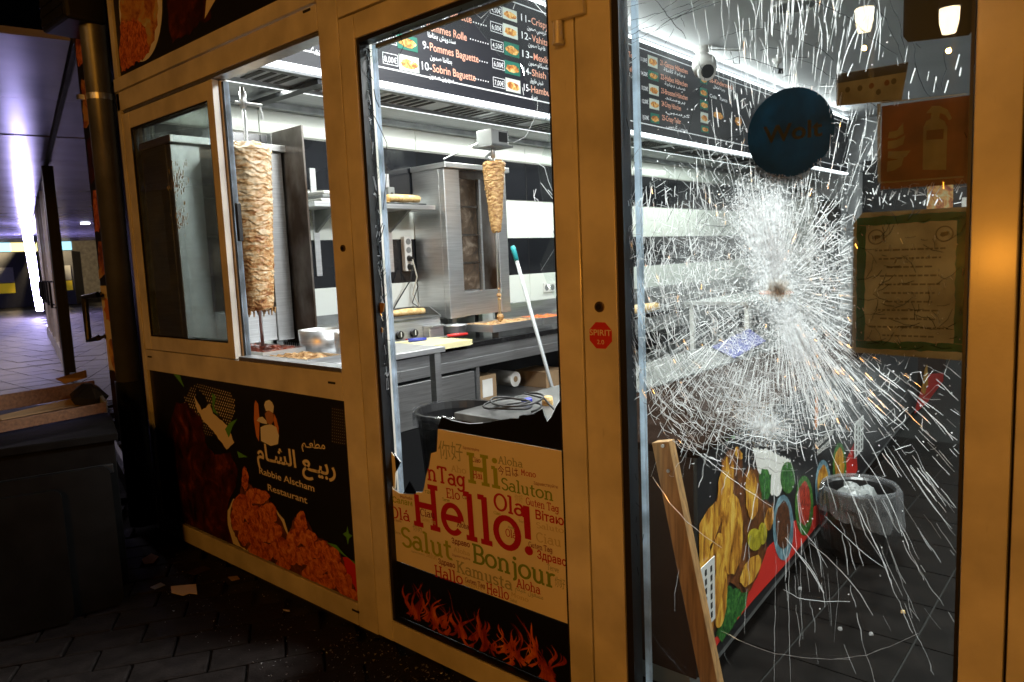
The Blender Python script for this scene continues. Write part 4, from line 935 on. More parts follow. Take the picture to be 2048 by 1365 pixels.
# crushed glass: thousands of tiny tilted flakes round the blow and the second, lower hit
fk = MB(); fb = MB()
def flake(m, x, z, s):
    if not inside(x, z) or hit_sticker(x, z): return
    n = Vector((rc.gauss(0, .5), -1, rc.gauss(0, .5))).normalized(); u = n.cross(Vector((rc.random(), .2, rc.random()))).normalized(); v = n.cross(u); c = Vector((x, YC - .0015 - rc.random() * .002, z))
    a = rc.uniform(0, 6.28); m.add([c + (u * math.cos(a + k) + v * math.sin(a + k)) * s * rc.uniform(.6, 1.4) for k in (0, 2.1, 4.2)], [(0, 1, 2)])
def patch(n, x0, z0, x1, z1, w, lo=.0010, hi=.0030):
    for i in range(n):
        t = rc.random(); flake(fk, x0 + (x1 - x0) * t + rc.gauss(0, w), z0 + (z1 - z0) * t + rc.gauss(0, w), rc.uniform(lo, hi))
patch(3600, -.705, 1.54, -.640, 1.36, .026); patch(1500, -.635, 1.60, -.632, 1.36, .016); patch(2600, -.618, 1.275, -.555, 1.17, .024)  # dense streaks of flakes also stand for scattered lamp glow
patch(1300, -.63, 1.33, -.63, 1.33, .055); patch(900, -.56, 1.44, -.53, 1.30, .03); patch(900, -.70, 1.30, -.66, 1.22, .04); patch(700, -.80, 1.45, -.86, 1.36, .05, .0008, .002)
for k, (cx, cz, rx, rz, rot) in enumerate(((-.672, 1.455, .075, .145, -.30), (-.585, 1.215, .058, .105, -.42), (-.632, 1.34, .085, .11, 0), (-.632, 1.50, .05, .085, 0), (-.655, 1.005, .085, .05, .2), (-.80, 1.36, .17, .27, .1), (-.54, 1.27, .15, .22, -.2), (-.70, 1.10, .21, .16, .2), (-.50, 1.10, .16, .16, .3))):  # crushed glass ellipses that also stand for its milky sheen
    n = 40; m_ = MB(); m_.add([Vector((rx * math.cos(2 * math.pi * i / n), 0, rz * math.sin(2 * math.pi * i / n))) for i in range(n)], [tuple(range(n))])
    o = m_.build('milled_haze', 'milled_haze' if k < 5 else 'milky_sheen', pane, rel=False); o.location = Vector((cx, YC - .0052 - k * .0004, cz)) - dw.location; o.rotation_euler = (0, rot, 0)
for i in range(900): flake(fb, I1[0] + rc.gauss(.004, .013), I1[1] - .006 + rc.gauss(0, .011), rc.uniform(.0012, .0032))
I2 = (-.660, 1.000); I3 = (-.700, 1.045)
for c, n, s in ((I2, 600, .030), (I3, 260, .018)):
    for i in range(n): flake(fb if rc.random() < .35 else fk, c[0] + rc.gauss(0, s * 1.5), c[1] + rc.gauss(0, s), rc.uniform(.001, .003))
    w_ = MB()
    for i in range(70):
        broken(w_, radial(rc.uniform(0, 6.28), .005, rc.uniform(.03, .13), rc.uniform(-4, 4), .03, .01, c), rc.uniform(.0005, .0009), 2, 6, 1)
    w_.build('crack_web', 'crack_soft', pane)['kind'] = 'stuff'
fk.build('crushed_glass', 'glass_dust', pane)['kind'] = 'stuff'; fb.build('brown_glass_dust', 'brown_dust', pane)['kind'] = 'stuff'

# ------------------------------------------------------------------ stickers behind the pane
YS = YP + .0095
def film(name, label, cat, pts, m, y=YS):
    t = thing(name, label, cat, (sum(p[0] for p in pts) / len(pts), y, min(p[1] for p in pts)))
    prism([Vector((p[0], y, p[1])) for p in pts], (0, .0012, 0)).build('film', m, t); return t
film_mat('wolt_blue', (0.006, 0.085, 0.13), .6); film_mat('wolt_script', (0.045, 0.05, 0.04), .3)
film_mat('fire_red', (0.18, 0.068, 0.026), .35); film_mat('fire_white', (0.34, 0.31, 0.26), .4); film_mat('paper_beige', (0.26, 0.22, 0.14), .3)
film_mat('cert_green', (0.02, 0.17, 0.12), .5); film_mat('cert_paper', (0.27, 0.23, 0.15), .4); film_mat('cert_ink', (0.10, 0.08, 0.05), .3)
t = film('round_sticker', 'round dark blue delivery sticker with script lettering on the cracked pane', 'sticker', [(p.x, p.z) for p in ellipse(-.606, 1.671, .096, .0965, 56)], 'wolt_blue')
put_text(MB(), 'Wolt', (-.665, YS, 1.655), (-.535, YS, 1.655), .038, (0, -1, 0), bold=.02, lift=.0004).build('lettering', 'wolt_script', t)
t = film('extinguisher_sticker', 'square orange red fire extinguisher sticker with white symbols', 'sticker', [(-.418, 1.529), (-.2595, 1.526), (-.261, 1.692), (-.418, 1.697)], 'fire_red')
Y2 = YS - .0006
def onf(name, pts, m, y=Y2): return prism([Vector((a, y, b)) for a, b in pts], (0, .0003, 0)).build(name, m, t)
c4z = lambda x, y: (lambda p: (p.x, p.z))(at(1640 + x / 3.25, y / 3.25, y=YS))
onf('cylinder_symbol', [c4z(*q) for q in ((668,1105),(672,830),(690,790),(725,770),(775,770),(810,790),(828,830),(820,1105))], 'fire_white')
onf('handle_symbol', [c4z(*q) for q in ((720,770),(725,735),(690,738),(730,690),(780,690),(830,715),(858,770),(840,785),(815,750),(780,735),(775,770))], 'fire_white')
onf('band_symbol', [c4z(*q) for q in ((690,912),(694,850),(806,840),(802,905))], 'fire_red', Y2 - .0005)
for q in ([(435,1118),(440,1050),(500,1040),(550,1010),(530,1080),(480,1110)], [(440,1030),(445,985),(520,985),(590,980),(560,1020),(500,1035)], [(440,970),(442,920),(500,910),(555,880),(540,940),(490,965)], [(442,900),(450,860),(500,850),(540,800),(545,870),(490,900)]):
    onf('flame_symbol', [c4z(*k) for k in q], 'fire_white')
onf('border_line', [c4z(*q) for q in ((375,1195),(375,1185),(935,1145),(935,1155))], 'fire_white'); onf('border_line', [c4z(*q) for q in ((372,690),(372,676),(395,674),(395,1190),(375,1192))], 'fire_white')
onf('border_line', [c4z(*q) for q in ((396,673),(396,665),(955,608),(955,616))], 'fire_white')
t = film('payment_sticker', 'small beige sticker with dark header and little card icons', 'sticker', [c4z(*q) for q in ((107,690),(107,485),(575,405),(530,650))], 'paper_beige')
onf('header', [c4z(*q) for q in ((108,545),(108,487),(573,408),(560,470))], 'print_black')
for q, m_ in (((335,560), 'fire_red'), ((435,540), 'fire_red'), ((180,585), 'cert_ink'), ((260,575), 'cert_ink'), ((480,530), 'cert_ink'), ((380,600), 'cert_ink')):
    c = c4z(*q); onf('icon', [(p.x, p.z) for p in ellipse(c[0], c[1], .005, .006, 12)], m_)
t = film('black_sticker', 'black sticker with clipped corners at the top of the cracked pane', 'sticker', [(-.381, 1.826), (-.372, 1.813), (-.268, 1.803), (-.2555, 1.82), (-.2555, 1.97), (-.381, 1.98)], 'print_black')
t = film('certificate', 'cream certificate sheet with green ornamental border on the cracked pane', 'certificate', [(-.470, 1.186), (-.2545, 1.180), (-.2550, 1.482), (-.452, 1.484), (-.470, 1.462)], 'cert_paper')
def ring(x0, x1, z0, z1, w): return [[(x0, z0), (x1, z0), (x1, z0 + w), (x0, z0 + w)], [(x0, z1 - w), (x1, z1 - w), (x1, z1), (x0, z1)], [(x0, z0 + w), (x0 + w, z0 + w), (x0 + w, z1 - w), (x0, z1 - w)], [(x1 - w, z0 + w), (x1, z0 + w), (x1, z1 - w), (x1 - w, z1 - w)]]
for q in ring(-.462, -.262, 1.196, 1.474, .017): onf('border', [(a + rc.gauss(0, .0006), b + rc.gauss(0, .0006)) for a, b in rough_outline(q, .0012, .012, 8)], 'cert_green')
for cx in (-.425, -.300):
    o1 = ellipse(cx, 1.432, .016, .016, 28); o2 = ellipse(cx, 1.432, .0135, .0135, 28)
    m_ = MB().add([Vector((p.x, Y2, p.z)) for p in o1 + o2], [(i, (i + 1) % 28, 28 + (i + 1) % 28, 28 + i) for i in range(28)]); m_.build('seal', 'cert_ink', t)
    onf('seal_mark', [(cx - .008, 1.429), (cx - .003, 1.426), (cx + .008, 1.430), (cx + .007, 1.436), (cx - .006, 1.435)], 'cert_ink')
for k in range(11):      # print too small to read: broken strokes
    z = 1.402 - k * .0178; x = -.362 - rc.uniform(.04, .075); xe = -.724 - x; m_ = MB()
    while x < xe:
        l = rc.uniform(.004, .014); m_.box(x, min(x + l, xe), Y2 - .0002, Y2, z, z + .0035); x += l + .003
    m_.build('text_line', 'cert_ink', t)
t = film('octagon_sticker', 'red octagonal sticker lettered SPIRIT below the lock on the door post', 'sticker',
         [(p.x, p.z) for p in ellipse(-1.0955, 1.2035, .0385, .0385, 8, a0=math.pi / 8)], 'red_film', y=-.0022)
Y2 = -.0026
put_text(MB(), 'SPIRIT', (-1.130, -.0024, 1.2035), (-1.061, -.0024, 1.2035), .0165, (0, -1, 0), bold=.01, lift=.0006).build('lettering', 'print_cream', t)
put_text(MB(), '2.0', (-1.107, -.0024, 1.180), (-1.084, -.0024, 1.180), .0125, (0, -1, 0), bold=.005, lift=.0006).build('lettering', 'print_cream', t)

# ================================================================== INSIDE
XW, YB, XR, ZC = -3.90, 9.4, 2.4, 3.14
struct(boxo('floor', -4.0, XR, 0.08, YB, -.03, 0.0, 'floor_grout'))
fl_ = bpy.data.objects['floor']; fme = None
for i in range(9):
    for j in range(12):
        x = -1.9 + i * .335; y = .10 + j * .335
        if fme is None:
            q = MB().box(-.164, .164, -.164, .164, 0, .003); fme = bpy.data.meshes.new('floor_tile'); fme.from_pydata(q.v, [], q.f); fme.materials.append(M['floor_tile'])
        o = bpy.data.objects.new('floor_tile', fme); COL.objects.link(o); o.parent = fl_; o.location = (x + .17, y + .17, random.uniform(0, .0006))
struct(boxo('ceiling', -4.05, XR, 0.08, YB, ZC, ZC + .08, 'ceiling_paint'))
struct(boxo('wall_back', -4.05, XR, YB, YB + .1, 0, ZC, 'ceiling_paint')); struct(boxo('wall_right', XR, XR + .1, .4, YB, 0, ZC, 'ceiling_paint'))
wk = struct(boxo('wall_kitchen', XW - .15, XW, .09, YB, 0, ZC, 'grout'))
tm = {}
for zi, (z0, cname) in enumerate(((.68, 'tile_white'), (.98, 'tile_white'), (1.28, 'tile_black'), (1.58, 'tile_white'), (1.89, 'tile_black'), (2.20, 'tile_white'))):
    for j in range(15):
        y = .10 + j * .60
        if cname not in tm:
            q = MB().box(0, .008, .002, .598, .002, .302); me = bpy.data.meshes.new('tile'); me.from_pydata(q.v, [], q.f); me.materials.append(M[cname]); tm[cname] = me
        o = bpy.data.objects.new('tile', tm[cname]); COL.objects.link(o); o.parent = wk; o.location = (XW, y, z0)
        bv = o.modifiers.new('bevel', 'BEVEL'); bv.width = .0015; bv.segments = 1

def area(name, loc, sx, sy, power, col, rot, parent):
    l = bpy.data.lights.new(name, 'AREA'); l.shape = 'RECTANGLE'; l.size = sx; l.size_y = sy; l.energy = power; l.color = col
    o = bpy.data.objects.new(name, l); COL.objects.link(o); o.rotation_euler = rot
    o.parent = parent; o.location = Vector(loc) - parent.location; return o
COOL = (0.95, 0.98, 0.96)
# ------------------------------------------------------------------ menu board with its LED edges
XB = -3.10
mb = thing('menu_board', 'long black lit menu board with dish names, prices and food photos', 'menu board', (XB, 4.5, 2.35))
boxo('panel', XB - .03, XB, .12, 9.05, 2.385, 3.085, 'board', mb)
boxo('led_strip', XB - .035, XB + .004, .12, 9.05, 2.362, 2.384, 'led', mb); boxo('led_strip', XB - .035, XB + .004, .12, 9.05, 3.090, 3.108, 'led', mb)
bx_ = lambda px, py: at(px, py, x=XB)
boxo('trim_line', XB, XB + .0012, .12, 9.05, 2.452, 2.460, 'letter_white', mb)
boxo('trim_line', XB, XB + .0012, .12, 9.05, 3.035, 3.042, 'letter_white', mb)
NB = Vector((1, 0, 0))
def row(s, p0, p1, cap, m='letter_salmon', bold=.006, par=None, keep=False):
    a = bx_(*p0); b = bx_(*p1); b.z = a.z
    return put_text(MB(), s, a, b, cap, NB, bold=bold, lift=.0012, keep=keep).build('menu_line', m, par or mb)
c3p = lambda x, y: (700 + x / 3.25, y / 3.25)
c4p = lambda x, y: (1220 + x / 2.473, y / 2.473)
k2 = lambda x, y: (1220 + x / 4.267, y / 4.267)
def item(num, name, ar, p0, p1, pa0, pa1, c, capn=.046):
    a = c(*p0); b = c(*p1)
    n0 = bx_(*a); n1 = bx_(*b); tot = (n1.y - n0.y); f = .17 if len(num) > 2 else .10
    put_text(MB(), num, n0, Vector((XB, n0.y + tot * f, n0.z)), capn, NB, bold=.006, lift=.0012).build('menu_line', 'letter_white', mb)
    put_text(MB(), name, Vector((XB, n0.y + tot * (f + .02), n0.z)), Vector((XB, n1.y, n0.z)), capn, NB, bold=.008, lift=.0012).build('menu_line', 'letter_salmon', mb)
    row(arabic(ar), c(*pa0), c(*pa1), capn * .62, 'letter_white', .012)
item('8-', 'Pommes Rolle', 'سندويش بطاطا', (462,185), (758,255), (505,240), (685,282), c3p)
item('9-', 'Pommes Baguette', 'بطاطا صمون', (473,318), (835,400), (520,385), (662,415), c3p)
item('10-', 'Sobrin Baguette', 'سوبرين صمون', (468,452), (815,520), (512,505), (675,538), c3p)
item('7-', 'Falafel Baguette', 'فلافل صمون', (440,45), (790,138), (545,105), (640,135), c3p)
item('11-', 'Crispy Baguette', 'كريسبي صمون', (1112,135), (1440,230), (1150,190), (1275,222), c3p)
item('12-', 'Vahita Baguette', 'فاهيتا صمون', (1116,250), (1440,345), (1158,300), (1268,330), c3p)
item('13-', 'Mexikano Baguette', 'مكسيكانو صمون', (1120,370), (1480,450), (1160,420), (1290,445), c3p)
item('14-', 'Shish Taouk', 'شيش طاووق', (1128,480), (1400,540), (1170,535), (1255,550), c3p)
item('15-', 'Hamburger', 'همبرغر', (1130,590), (1370,645), (1175,640), (1220,650), c3p)
def dots_row(p0, p1, c=c3p):
    a = bx_(*c(*p0)); b = bx_(*c(*p1)); n = max(2, int((b.y - a.y) / .022)); m_ = MB()
    for i in range(n): m_.box(XB, XB + .001, a.y + i * .022, a.y + i * .022 + .008, a.z, a.z + .007)
    m_.build('dot_leader', 'letter_white', mb)['kind'] = 'stuff'
for (a, b, pr, q0, q1) in (((800,148),(905,175),'6,00€',(922,190),(985,205)), ((780,258),(912,290),'4,50€',(925,308),(990,322)), ((840,400),(918,415),'6,00€',(935,430),(998,445)), ((815,518),(925,540),'7,00€',(940,552),(1000,565)),
                           ((800,30),(905,60),'4,50€',(918,75),(980,92)), ((130,270),(195,280),'6,00€',(208,260),(296,280)), ((130,378),(190,385),'8,00€',(222,400),(305,420))):
    dots_row(a, b); row(pr, c3p(*q0), c3p(*q1), .032, 'letter_white', .004)
    u = bx_(*c3p(q0[0] - 8, q0[1] + 8)); v = bx_(*c3p(q1[0] + 8, q1[1])); m_ = MB(); z0, z1 = u.z - .004, u.z + .056
    for (y0, y1, a0, a1) in ((u.y, v.y, z0, z0 + .003), (u.y, v.y, z1 - .003, z1), (u.y, u.y + .003, z0 + .0035, z1 - .0035), (v.y - .003, v.y, z0 + .0035, z1 - .0035)): m_.box(XB, XB + .001, y0, y1, a0, a1)
    m_.build('price_frame', 'letter_white', mb)
row(arabic('لحمة'), (622, 108), (650, 114), .05, 'letter_white')
for q in ((757,30),(835,40)): pass
def photo(y0, y1, z0, z1, bgm='photo_green', seed=0):
    f = boxo('food_photo', XB, XB + .002, y0, y1, z0, z1, bgm, mb); rr = random.Random(seed); w = y1 - y0; h = z1 - z0
    pts = []
    for i in range(18):
        a = 2 * math.pi * i / 18; q = 1 + rr.uniform(-.14, .14); pts.append(Vector((XB + .0032, (y0 + y1) / 2 + w * .42 * math.cos(a) * q, (z0 + z1) / 2 + h * .30 * math.sin(a) * q - h * .04)))
    prism(pts, (-.001, 0, 0)).build('dish', 'photo_food', f)
def photo_px(c, q0, q1, bgm, seed):
    a = bx_(*c(*q0)); b = bx_(*c(*q1)); photo(a.y, b.y, min(a.z, b.z), max(a.z, b.z), bgm, seed)
for k, (q0, q1, bgm) in enumerate((((990,45),(1085,150),'photo_light'), ((993,150),(1090,262),'photo_light'), ((1000,268),(1100,382),'photo_green'), ((1003,390),(1105,500),'photo_green'), ((1010,505),(1108,612),'photo_light'),
                                  ((303,215),(440,345),'photo_green'), ((315,350),(450,480),'photo_light'), ((300,170),(432,215),'photo_green'))): photo_px(c3p, q0, q1, bgm, k)
for k, (q0, q1, bgm) in enumerate((((322,468),(405,590),'photo_light'), ((326,598),(412,700),'photo_green'), ((332,715),(415,825),'photo_light'), ((335,838),(418,945),'photo_light'), ((345,962),(420,1062),'photo_green'),
                                  ((768,640),(828,725),'photo_green'), ((766,745),(830,835),'photo_green'), ((768,850),(835,945),'photo_green'), ((772,955),(836,1060),'photo_light'), ((778,1070),(840,1140),'photo_green'), ((875,920),(970,1045),'board'), ((1060,960),(1130,1105),'board'))): photo_px(k2, q0, q1, bgm, 20 + k)
for s_, p0, p1, m_ in (('21-Ganzes Hähnchen',(428,555),(662,640),'letter_salmon'), ('22-Halbes Hähnchen',(432,675),(660,750),'letter_salmon'), ('23-Broasted Hähnchen',(436,795),(660,855),'letter_salmon'), ('24-Crispy Hähnchen',(440,905),(605,950),'letter_salmon'), ('25-Crispy Teller',(444,1025),(605,1065),'letter_salmon'),
                       ('Shawarma Teller',(20,440),(228,500),'letter_salmon'), ('Extra Teller',(60,575),(228,625),'letter_salmon'), ('Falafel Teller',(20,700),(158,730),'letter_salmon'), ('Gemischter Teller',(10,820),(155,848),'letter_salmon'),
                       ('11,00€',(262,520),(315,540),'letter_white'), ('14,00€',(265,640),(320,655),'letter_white'), ('10,50€',(270,765),(322,780),'letter_white'), ('12,00€',(274,878),(325,892),'letter_white'), ('10,00€',(278,1015),(330,1030),'letter_white'),
                       ('26-Kindermenü',(848,700),(1045,770),'letter_salmon'), ('Cola   Fanta',(850,830),(1000,865),'letter_white')):
    row(s_, k2(*p0), k2(*p1), .044 if m_ == 'letter_salmon' else .032, m_, .008)
for ar, p0, p1 in (('دجاجة كاملة',(458,605),(640,665)), ('نصف دجاجة',(466,725),(640,775)), ('بروستد',(470,845),(640,885)), ('كرسبي',(474,960),(680,1000)), ('صحن كرسبي',(478,1085),(660,1115)), ('صحن شاورما',(120,520),(195,540)), ('صحن اكسترا',(120,640),(220,668)), ('وجبة اطفال',(880,750),(980,780))):
    row(arabic(ar), k2(*p0), k2(*p1), .028, 'letter_white', .008)
area('led_light', (XB + .03, 4.4, 3.07), 8.4, .05, 45, COOL, (math.pi, 0, math.pi / 2), mb).rotation_euler = (0, math.radians(-72), 0)
bpy.data.objects['led_light'].data.size = .05; bpy.data.objects['led_light'].data.size_y = 8.4

# ------------------------------------------------------------------ extractor hood
hd = thing('extractor_hood', 'stainless extractor hood with slotted filters over the grills', 'hood', (-3.5, 4, 2.36))
boxo('canopy', XW + .01, XB - .04, .12, 8.9, 2.372, 2.75, 'steel_h', hd)
boxo('front_lip', XB - .075, XB - .037, .12, 8.9, 2.350, 2.371, 'steel_dull', hd)
boxo('tube_lamp', -3.475, -3.43, .14, 6.8, 2.352, 2.3715, 'led_soft', hd)
fr_ = boxo('filter_rail', -3.42, -3.41, .12, 6.8, 2.340, 2.3715, 'steel', hd)
boxo('back_skirt', XW + .012, XW + .07, .12, 8.9, 2.335, 2.3715, 'steel_dull', hd)
for k in range(7):
    y0 = .16 + k * .93
    f = boxo('filter', -3.40, -3.18, y0, y0 + .90, 2.356, 2.3715, 'steel', hd)
    sm = MB(); sm2 = [q for q in range(14) if q not in (6, 7)]
    for q in sm2: sm.box(-3.385, -3.205, y0 + .035 + q * .060, y0 + .035 + q * .060 + .032, 2.3530, 2.3558)
    sm.build('slots', 'seam', f)['kind'] = 'stuff'
boxo('divider', -3.80, -3.15, .60, .66, 2.325, 2.349, 'dark_metal', hd)
a_ = area('tube_light', (-3.46, 3.2, 2.345), .06, 6.0, 70, (0.96, 1.0, 0.92), (0, 0, 0), hd)

# ------------------------------------------------------------------ work counter along the wall
wc = thing('work_counter', 'black topped stainless work counter with fridge door and open shelf', 'counter', (-3.5, 3, 0))
boxo('worktop', XW + .01, -3.195, .10, 7.5, .865, .900, 'granite', wc, .003)
boxo('apron', XW + .03, -3.212, .11, 7.49, .800, .8645, 'steel_h', wc, .002); boxo('apron_lip', XW + .03, -3.206, .11, 7.49, .735, .7985, 'steel_h', wc, .002)
boxo('carcass', XW + .03, -3.26, .11, 1.70, .05, .733, 'dark_metal', wc)
fd = boxo('fridge_door', -3.258, -3.222, .13, 1.69, .44, .712, 'steel_h', wc, .004); boxo('reflection_panel', -3.258, -3.230, .13, 1.69, .02, .434, 'plastic_black', wc, .002)  # black lower panel stands for the dark reflection low on the door
boxo('divider', -3.26, -3.215, 1.70, 1.73, .05, .733, 'steel', wc)
boxo('back_panel', XW + .03, XW + .05, 1.74, 7.49, .05, .733, 'dark_metal', wc)
boxo('under_shelf', XW + .06, -3.225, 1.74, 7.4, .41, .445, 'steel_h', wc, .002)
for y in (3.4, 5.2, 7.2): boxo('leg', -3.27, -3.225, y, y + .045, 0, .734, 'steel', wc)
boxo('splash_ledge', XW + .01, XW + .06, 2.62, 7.4, .9005, 1.06, 'steel_h', wc)

# ------------------------------------------------------------------ kebab grills
def grill(label, y0, w=.625, h0=1.03, h1=2.04):
    t = thing('kebab_grill', label, 'grill', (-3.7, y0 + w / 2, .90), group='vertical kebab grills on the work counter')
    xb, xf = XW + .02, -3.56; y1 = y0 + w; zb_, zt_ = h0, h1
    boxo('body', xb, xf - .05, y0, y1, zb_, zt_, 'steel', t, .004)
    boxo('frame_strip', xf - .05, xf, y0, y0 + .145, zb_ - .005, zt_ - .004, 'steel', t, .003); boxo('frame_strip', xf - .05, xf, y1 - .10, y1, zb_ - .005, zt_ - .004, 'steel', t, .003)
    boxo('top_cap', xb, xf + .03, y0 - .012, y1 + .012, zt_, zt_ + .035, 'steel', t, .003)
    boxo('lower_plate', xf - .048, xf - .01, y0 + .147, y1 - .102, zb_, zb_ + .17, 'steel', t, .002)
    yb0 = y0 + .155; yb1 = y0 + .335
    for k in range(4):
        z = zb_ + .18 + k * .195
        b = boxo('burner', xf - .048, xf - .030, yb0, yb1, z, z + .185, 'burner_mesh', t, .003)
        boxo('burner_rim', xf - .029, xf - .022, yb0 - .004, yb1 + .004, z + .186, z + .194, 'steel_burnt', b)
    boxo('burner_side', xf - .045, xf - .005, yb1 + .006, yb1 + .024, zb_ + .17, zt_ - .06, 'steel', t)
    boxo('heat_shield', xf - .046, xf - .036, yb1 + .026, y1 - .102, zb_ + .17, zt_ - .03, 'steel_burnt', t)
    boxo('upper_plate', xf - .048, xf - .02, y0 + .147, y1 - .102, zt_ - .055, zt_ - .003, 'steel_burnt', t)
    for dy in (.05, w - .09):
        for dx in (.03, .24): boxo('foot', xb + dx, xb + dx + .04, y0 + dy, y0 + dy + .04, .9005, zb_ - .0005, 'steel_dull', t)
    return t
g2 = grill('stainless vertical grill with four stacked burner plates behind the small roast cone', 1.835)
g1 = grill('large vertical grill by the serving window behind the tall pale meat cone', .02, w=.60)
boxo('side_wing', -3.655, -3.365, .628, .640, 1.00, 2.16, 'steel_burnt', g1, .002)
boxo('wing_edge', -3.70, -3.656, .626, .642, 1.00, 2.16, 'steel', g1, .002)
# spits with meat
def spit(label, x, y, z0, z1, rt, rb, m, bot, top, seed, nlay, amp=.085):
    t = thing('kebab_spit', label, 'kebab', (x, y, bot), group='meat cones on spits')
    MB().tube([(x, y, bot), (x, y, top)], .009, 12).build('skewer', 'steel', t, smooth=True)
    MB().tube([(x, y, top - .10), (x, y, top - .02)], .016, 12).build('skewer_sleeve', 'steel', t, smooth=True)
    n, k = 110, nlay * 8; vs = []; fs = []; h = z1 - z0
    for i in range(k + 1):
        tt = i / k
        for j in range(n):
            a = 2 * math.pi * j / n; ca_, sa__ = math.cos(a), math.sin(a)
            base = rb + (rt - rb) * (tt ** .8)
            T = tt * nlay; l0 = int(T) - 2; best = None
            bd = [(l, l + 1.25 * mnoise.noise(Vector((ca_ * 1.9 + l * 3.7, sa__ * 1.9, l * 1.9 + seed)))) for l in range(l0, l0 + 6)]
            below = [q for q in bd if q[1] <= T]; above = [q for q in bd if q[1] > T]
            lb = max(below, key=lambda q: q[1]) if below else bd[0]; la = min(above, key=lambda q: q[1]) if above else bd[-1]
            fr = min(1, max(0, (T - lb[1]) / max(la[1] - lb[1], .25))); lay = (1 - fr) ** 1.3 * (1 if fr > .10 else fr / .10) + .7 * mnoise.noise(Vector((ca_ * 2.4 + lb[0] * 5.3, sa__ * 2.4, lb[0] * 2.3)))
            q = base * (1 + amp * (lay - .4) + .05 * mnoise.noise(Vector((ca_ * 2, sa__ * 2, tt * 5 + seed))) + .03 * mnoise.noise(Vector((ca_ * 9, sa__ * 9, tt * 40 + seed))))
            edge = min(1, (1 - tt) * 28, tt * 30 + .35); q *= (.75 + .25 * edge)
            vs.append((x + q * ca_, y + q * sa__, z0 + h * tt + .012 * mnoise.noise(Vector((ca_ * 3, sa__ * 3, tt * 20 + seed)))))
    for i in range(k):
        for j in range(n): fs.append((i*n+j, i*n+(j+1)%n, (i+1)*n+(j+1)%n, (i+1)*n+j))
    fs.append(tuple(reversed(range(n)))); fs.append(tuple(range(k * n, (k + 1) * n)))
    MB().add(vs, fs).build('meat', m, t, smooth=True)
    return t
s1 = spit('tall thick cone of pale stacked chicken meat at the serving window', -3.35, .300, 1.215, 2.03, .114, .066, 'meat_pale', .955, 2.30, 3.1, 32, .055)
MB().tube([(-3.35, .26, 2.225), (-3.35, .40, 2.225)], .008, 8).tube([(-3.35, .39, 2.225), (-3.35, .40, 2.16)], .006, 8).build('crossbar', 'steel', s1)
tp = MB()
for k in range(30):
    a = random.uniform(0, 6.28); r = random.uniform(.0, .08); x = -3.35 + r * math.cos(a); y = .30 + r * math.sin(a); tp.tube([(x, y, 1.225), (x + random.uniform(-.006, .006), y, 1.225 - random.uniform(.01, .045))], [.008, .003], 6)
tp.build('meat_drips', 'meat_roast', s1)
s2 = spit('small tapering roast meat cone hanging from a motor over the counter', -3.35, 2.103, 1.60, 2.075, .078, .030, 'meat_roast', 1.0, 2.20, 7.7, 30)
mo = MB().box(-3.42, -3.28, 2.02, 2.19, 2.175, 2.275).build('motor', 'plastic_grey', s2, bevel=.006); boxo('motor_plate', -3.279, -3.2775, 2.09, 2.175, 2.195, 2.26, 'plastic_black', mo)
boxo('motor_flange', -3.44, -3.26, 2.00, 2.21, 2.162, 2.1745, 'steel_dull', s2)
MB().tube([(-3.35, 2.103, 2.14), (-3.50, 2.20, 2.13), (-3.56, 2.33, 2.12)], .010, 8).tube([(-3.40, 2.03, 2.20), (-3.58, 1.86, 2.10)], .005, 6).build('swing_arm', 'steel', s2)
sc_ = MB()
for z, r in ((1.17, .018), (1.145, .013), (1.215, .010), (1.02, .026), (1.005, .022)): sc_.lathe([(0, -r), (r * .8, -r * .5), (r, 0), (r * .7, r * .7), (0, r)], (-3.35, 2.103, z), 10, .12)
sc_.build('meat_scraps', 'meat_roast', s2)

# ------------------------------------------------------------------ wall shelf and things on it
sh = thing('wall_shelf', 'stainless wall shelf on brackets left of the grill', 'shelf', (-3.8, 1.3, 1.78))
boxo('board', XW + .009, -3.62, .85, 1.80, 1.765, 1.795, 'steel_h', sh, .002); 
for y in (1.02, 1.60):
    prism([Vector((XW + .009, y, 1.764)), Vector((-3.66, y, 1.764)), Vector((XW + .009, y, 1.62))], (0, .02, 0)).build('bracket', 'steel_dull', sh)
    boxo('upright', XW + .0085, XW + .02, y - .01, y + .03, 1.36, 2.02, 'steel', sh)
def roll(name, label, cat, p0, p1, r, m='wrap_bread', group=None, flat=.8):
    p0 = Vector(p0); p1 = Vector(p1); t = thing(name, label, cat, (p0 + p1) / 2, group=group); n = 9
    mm = MB(); path = [p0.lerp(p1, i / (n - 1)) + Vector((0, 0, random.uniform(-.002, .002))) for i in range(n)]
    mm.tube(path, [r * (.82 + .18 * math.sin(math.pi * (i + .7) / (n + .4))) for i in range(n)], 18); mm.v = [(x, y, p0.z + (z - p0.z) * flat) for x, y, z in mm.v]
    mm.build('dough', m, t, smooth=True)
    d = (p1 - p0).normalized(); sp = []
    for i in range(26):
        a = i * .62; q = r * .85 * (1 - i / 32); u = Vector((-d.y, d.x, 0)).normalized(); sp.append(p1 + d * .001 + u * q * math.cos(a) + Vector((0, 0, q * flat * math.sin(a))))
    MB().tube(sp, .0016, 5).build('spiral_end', 'meat_roast', t); return t
tr0 = thing('baking_tray', 'dark flat tray on the wall shelf under the bread rolls', 'tray', (-3.72, 1.5, 1.796)); MB().box(-3.82, -3.64, 1.36, 1.74, 1.7955, 1.806).build('plate', 'dark_metal', tr0, bevel=.003)
roll('bread_roll', 'toasted bread roll on the dark tray of the wall shelf', 'bread', (-3.70, 1.46, 1.84), (-3.70, 1.72, 1.84), .033)
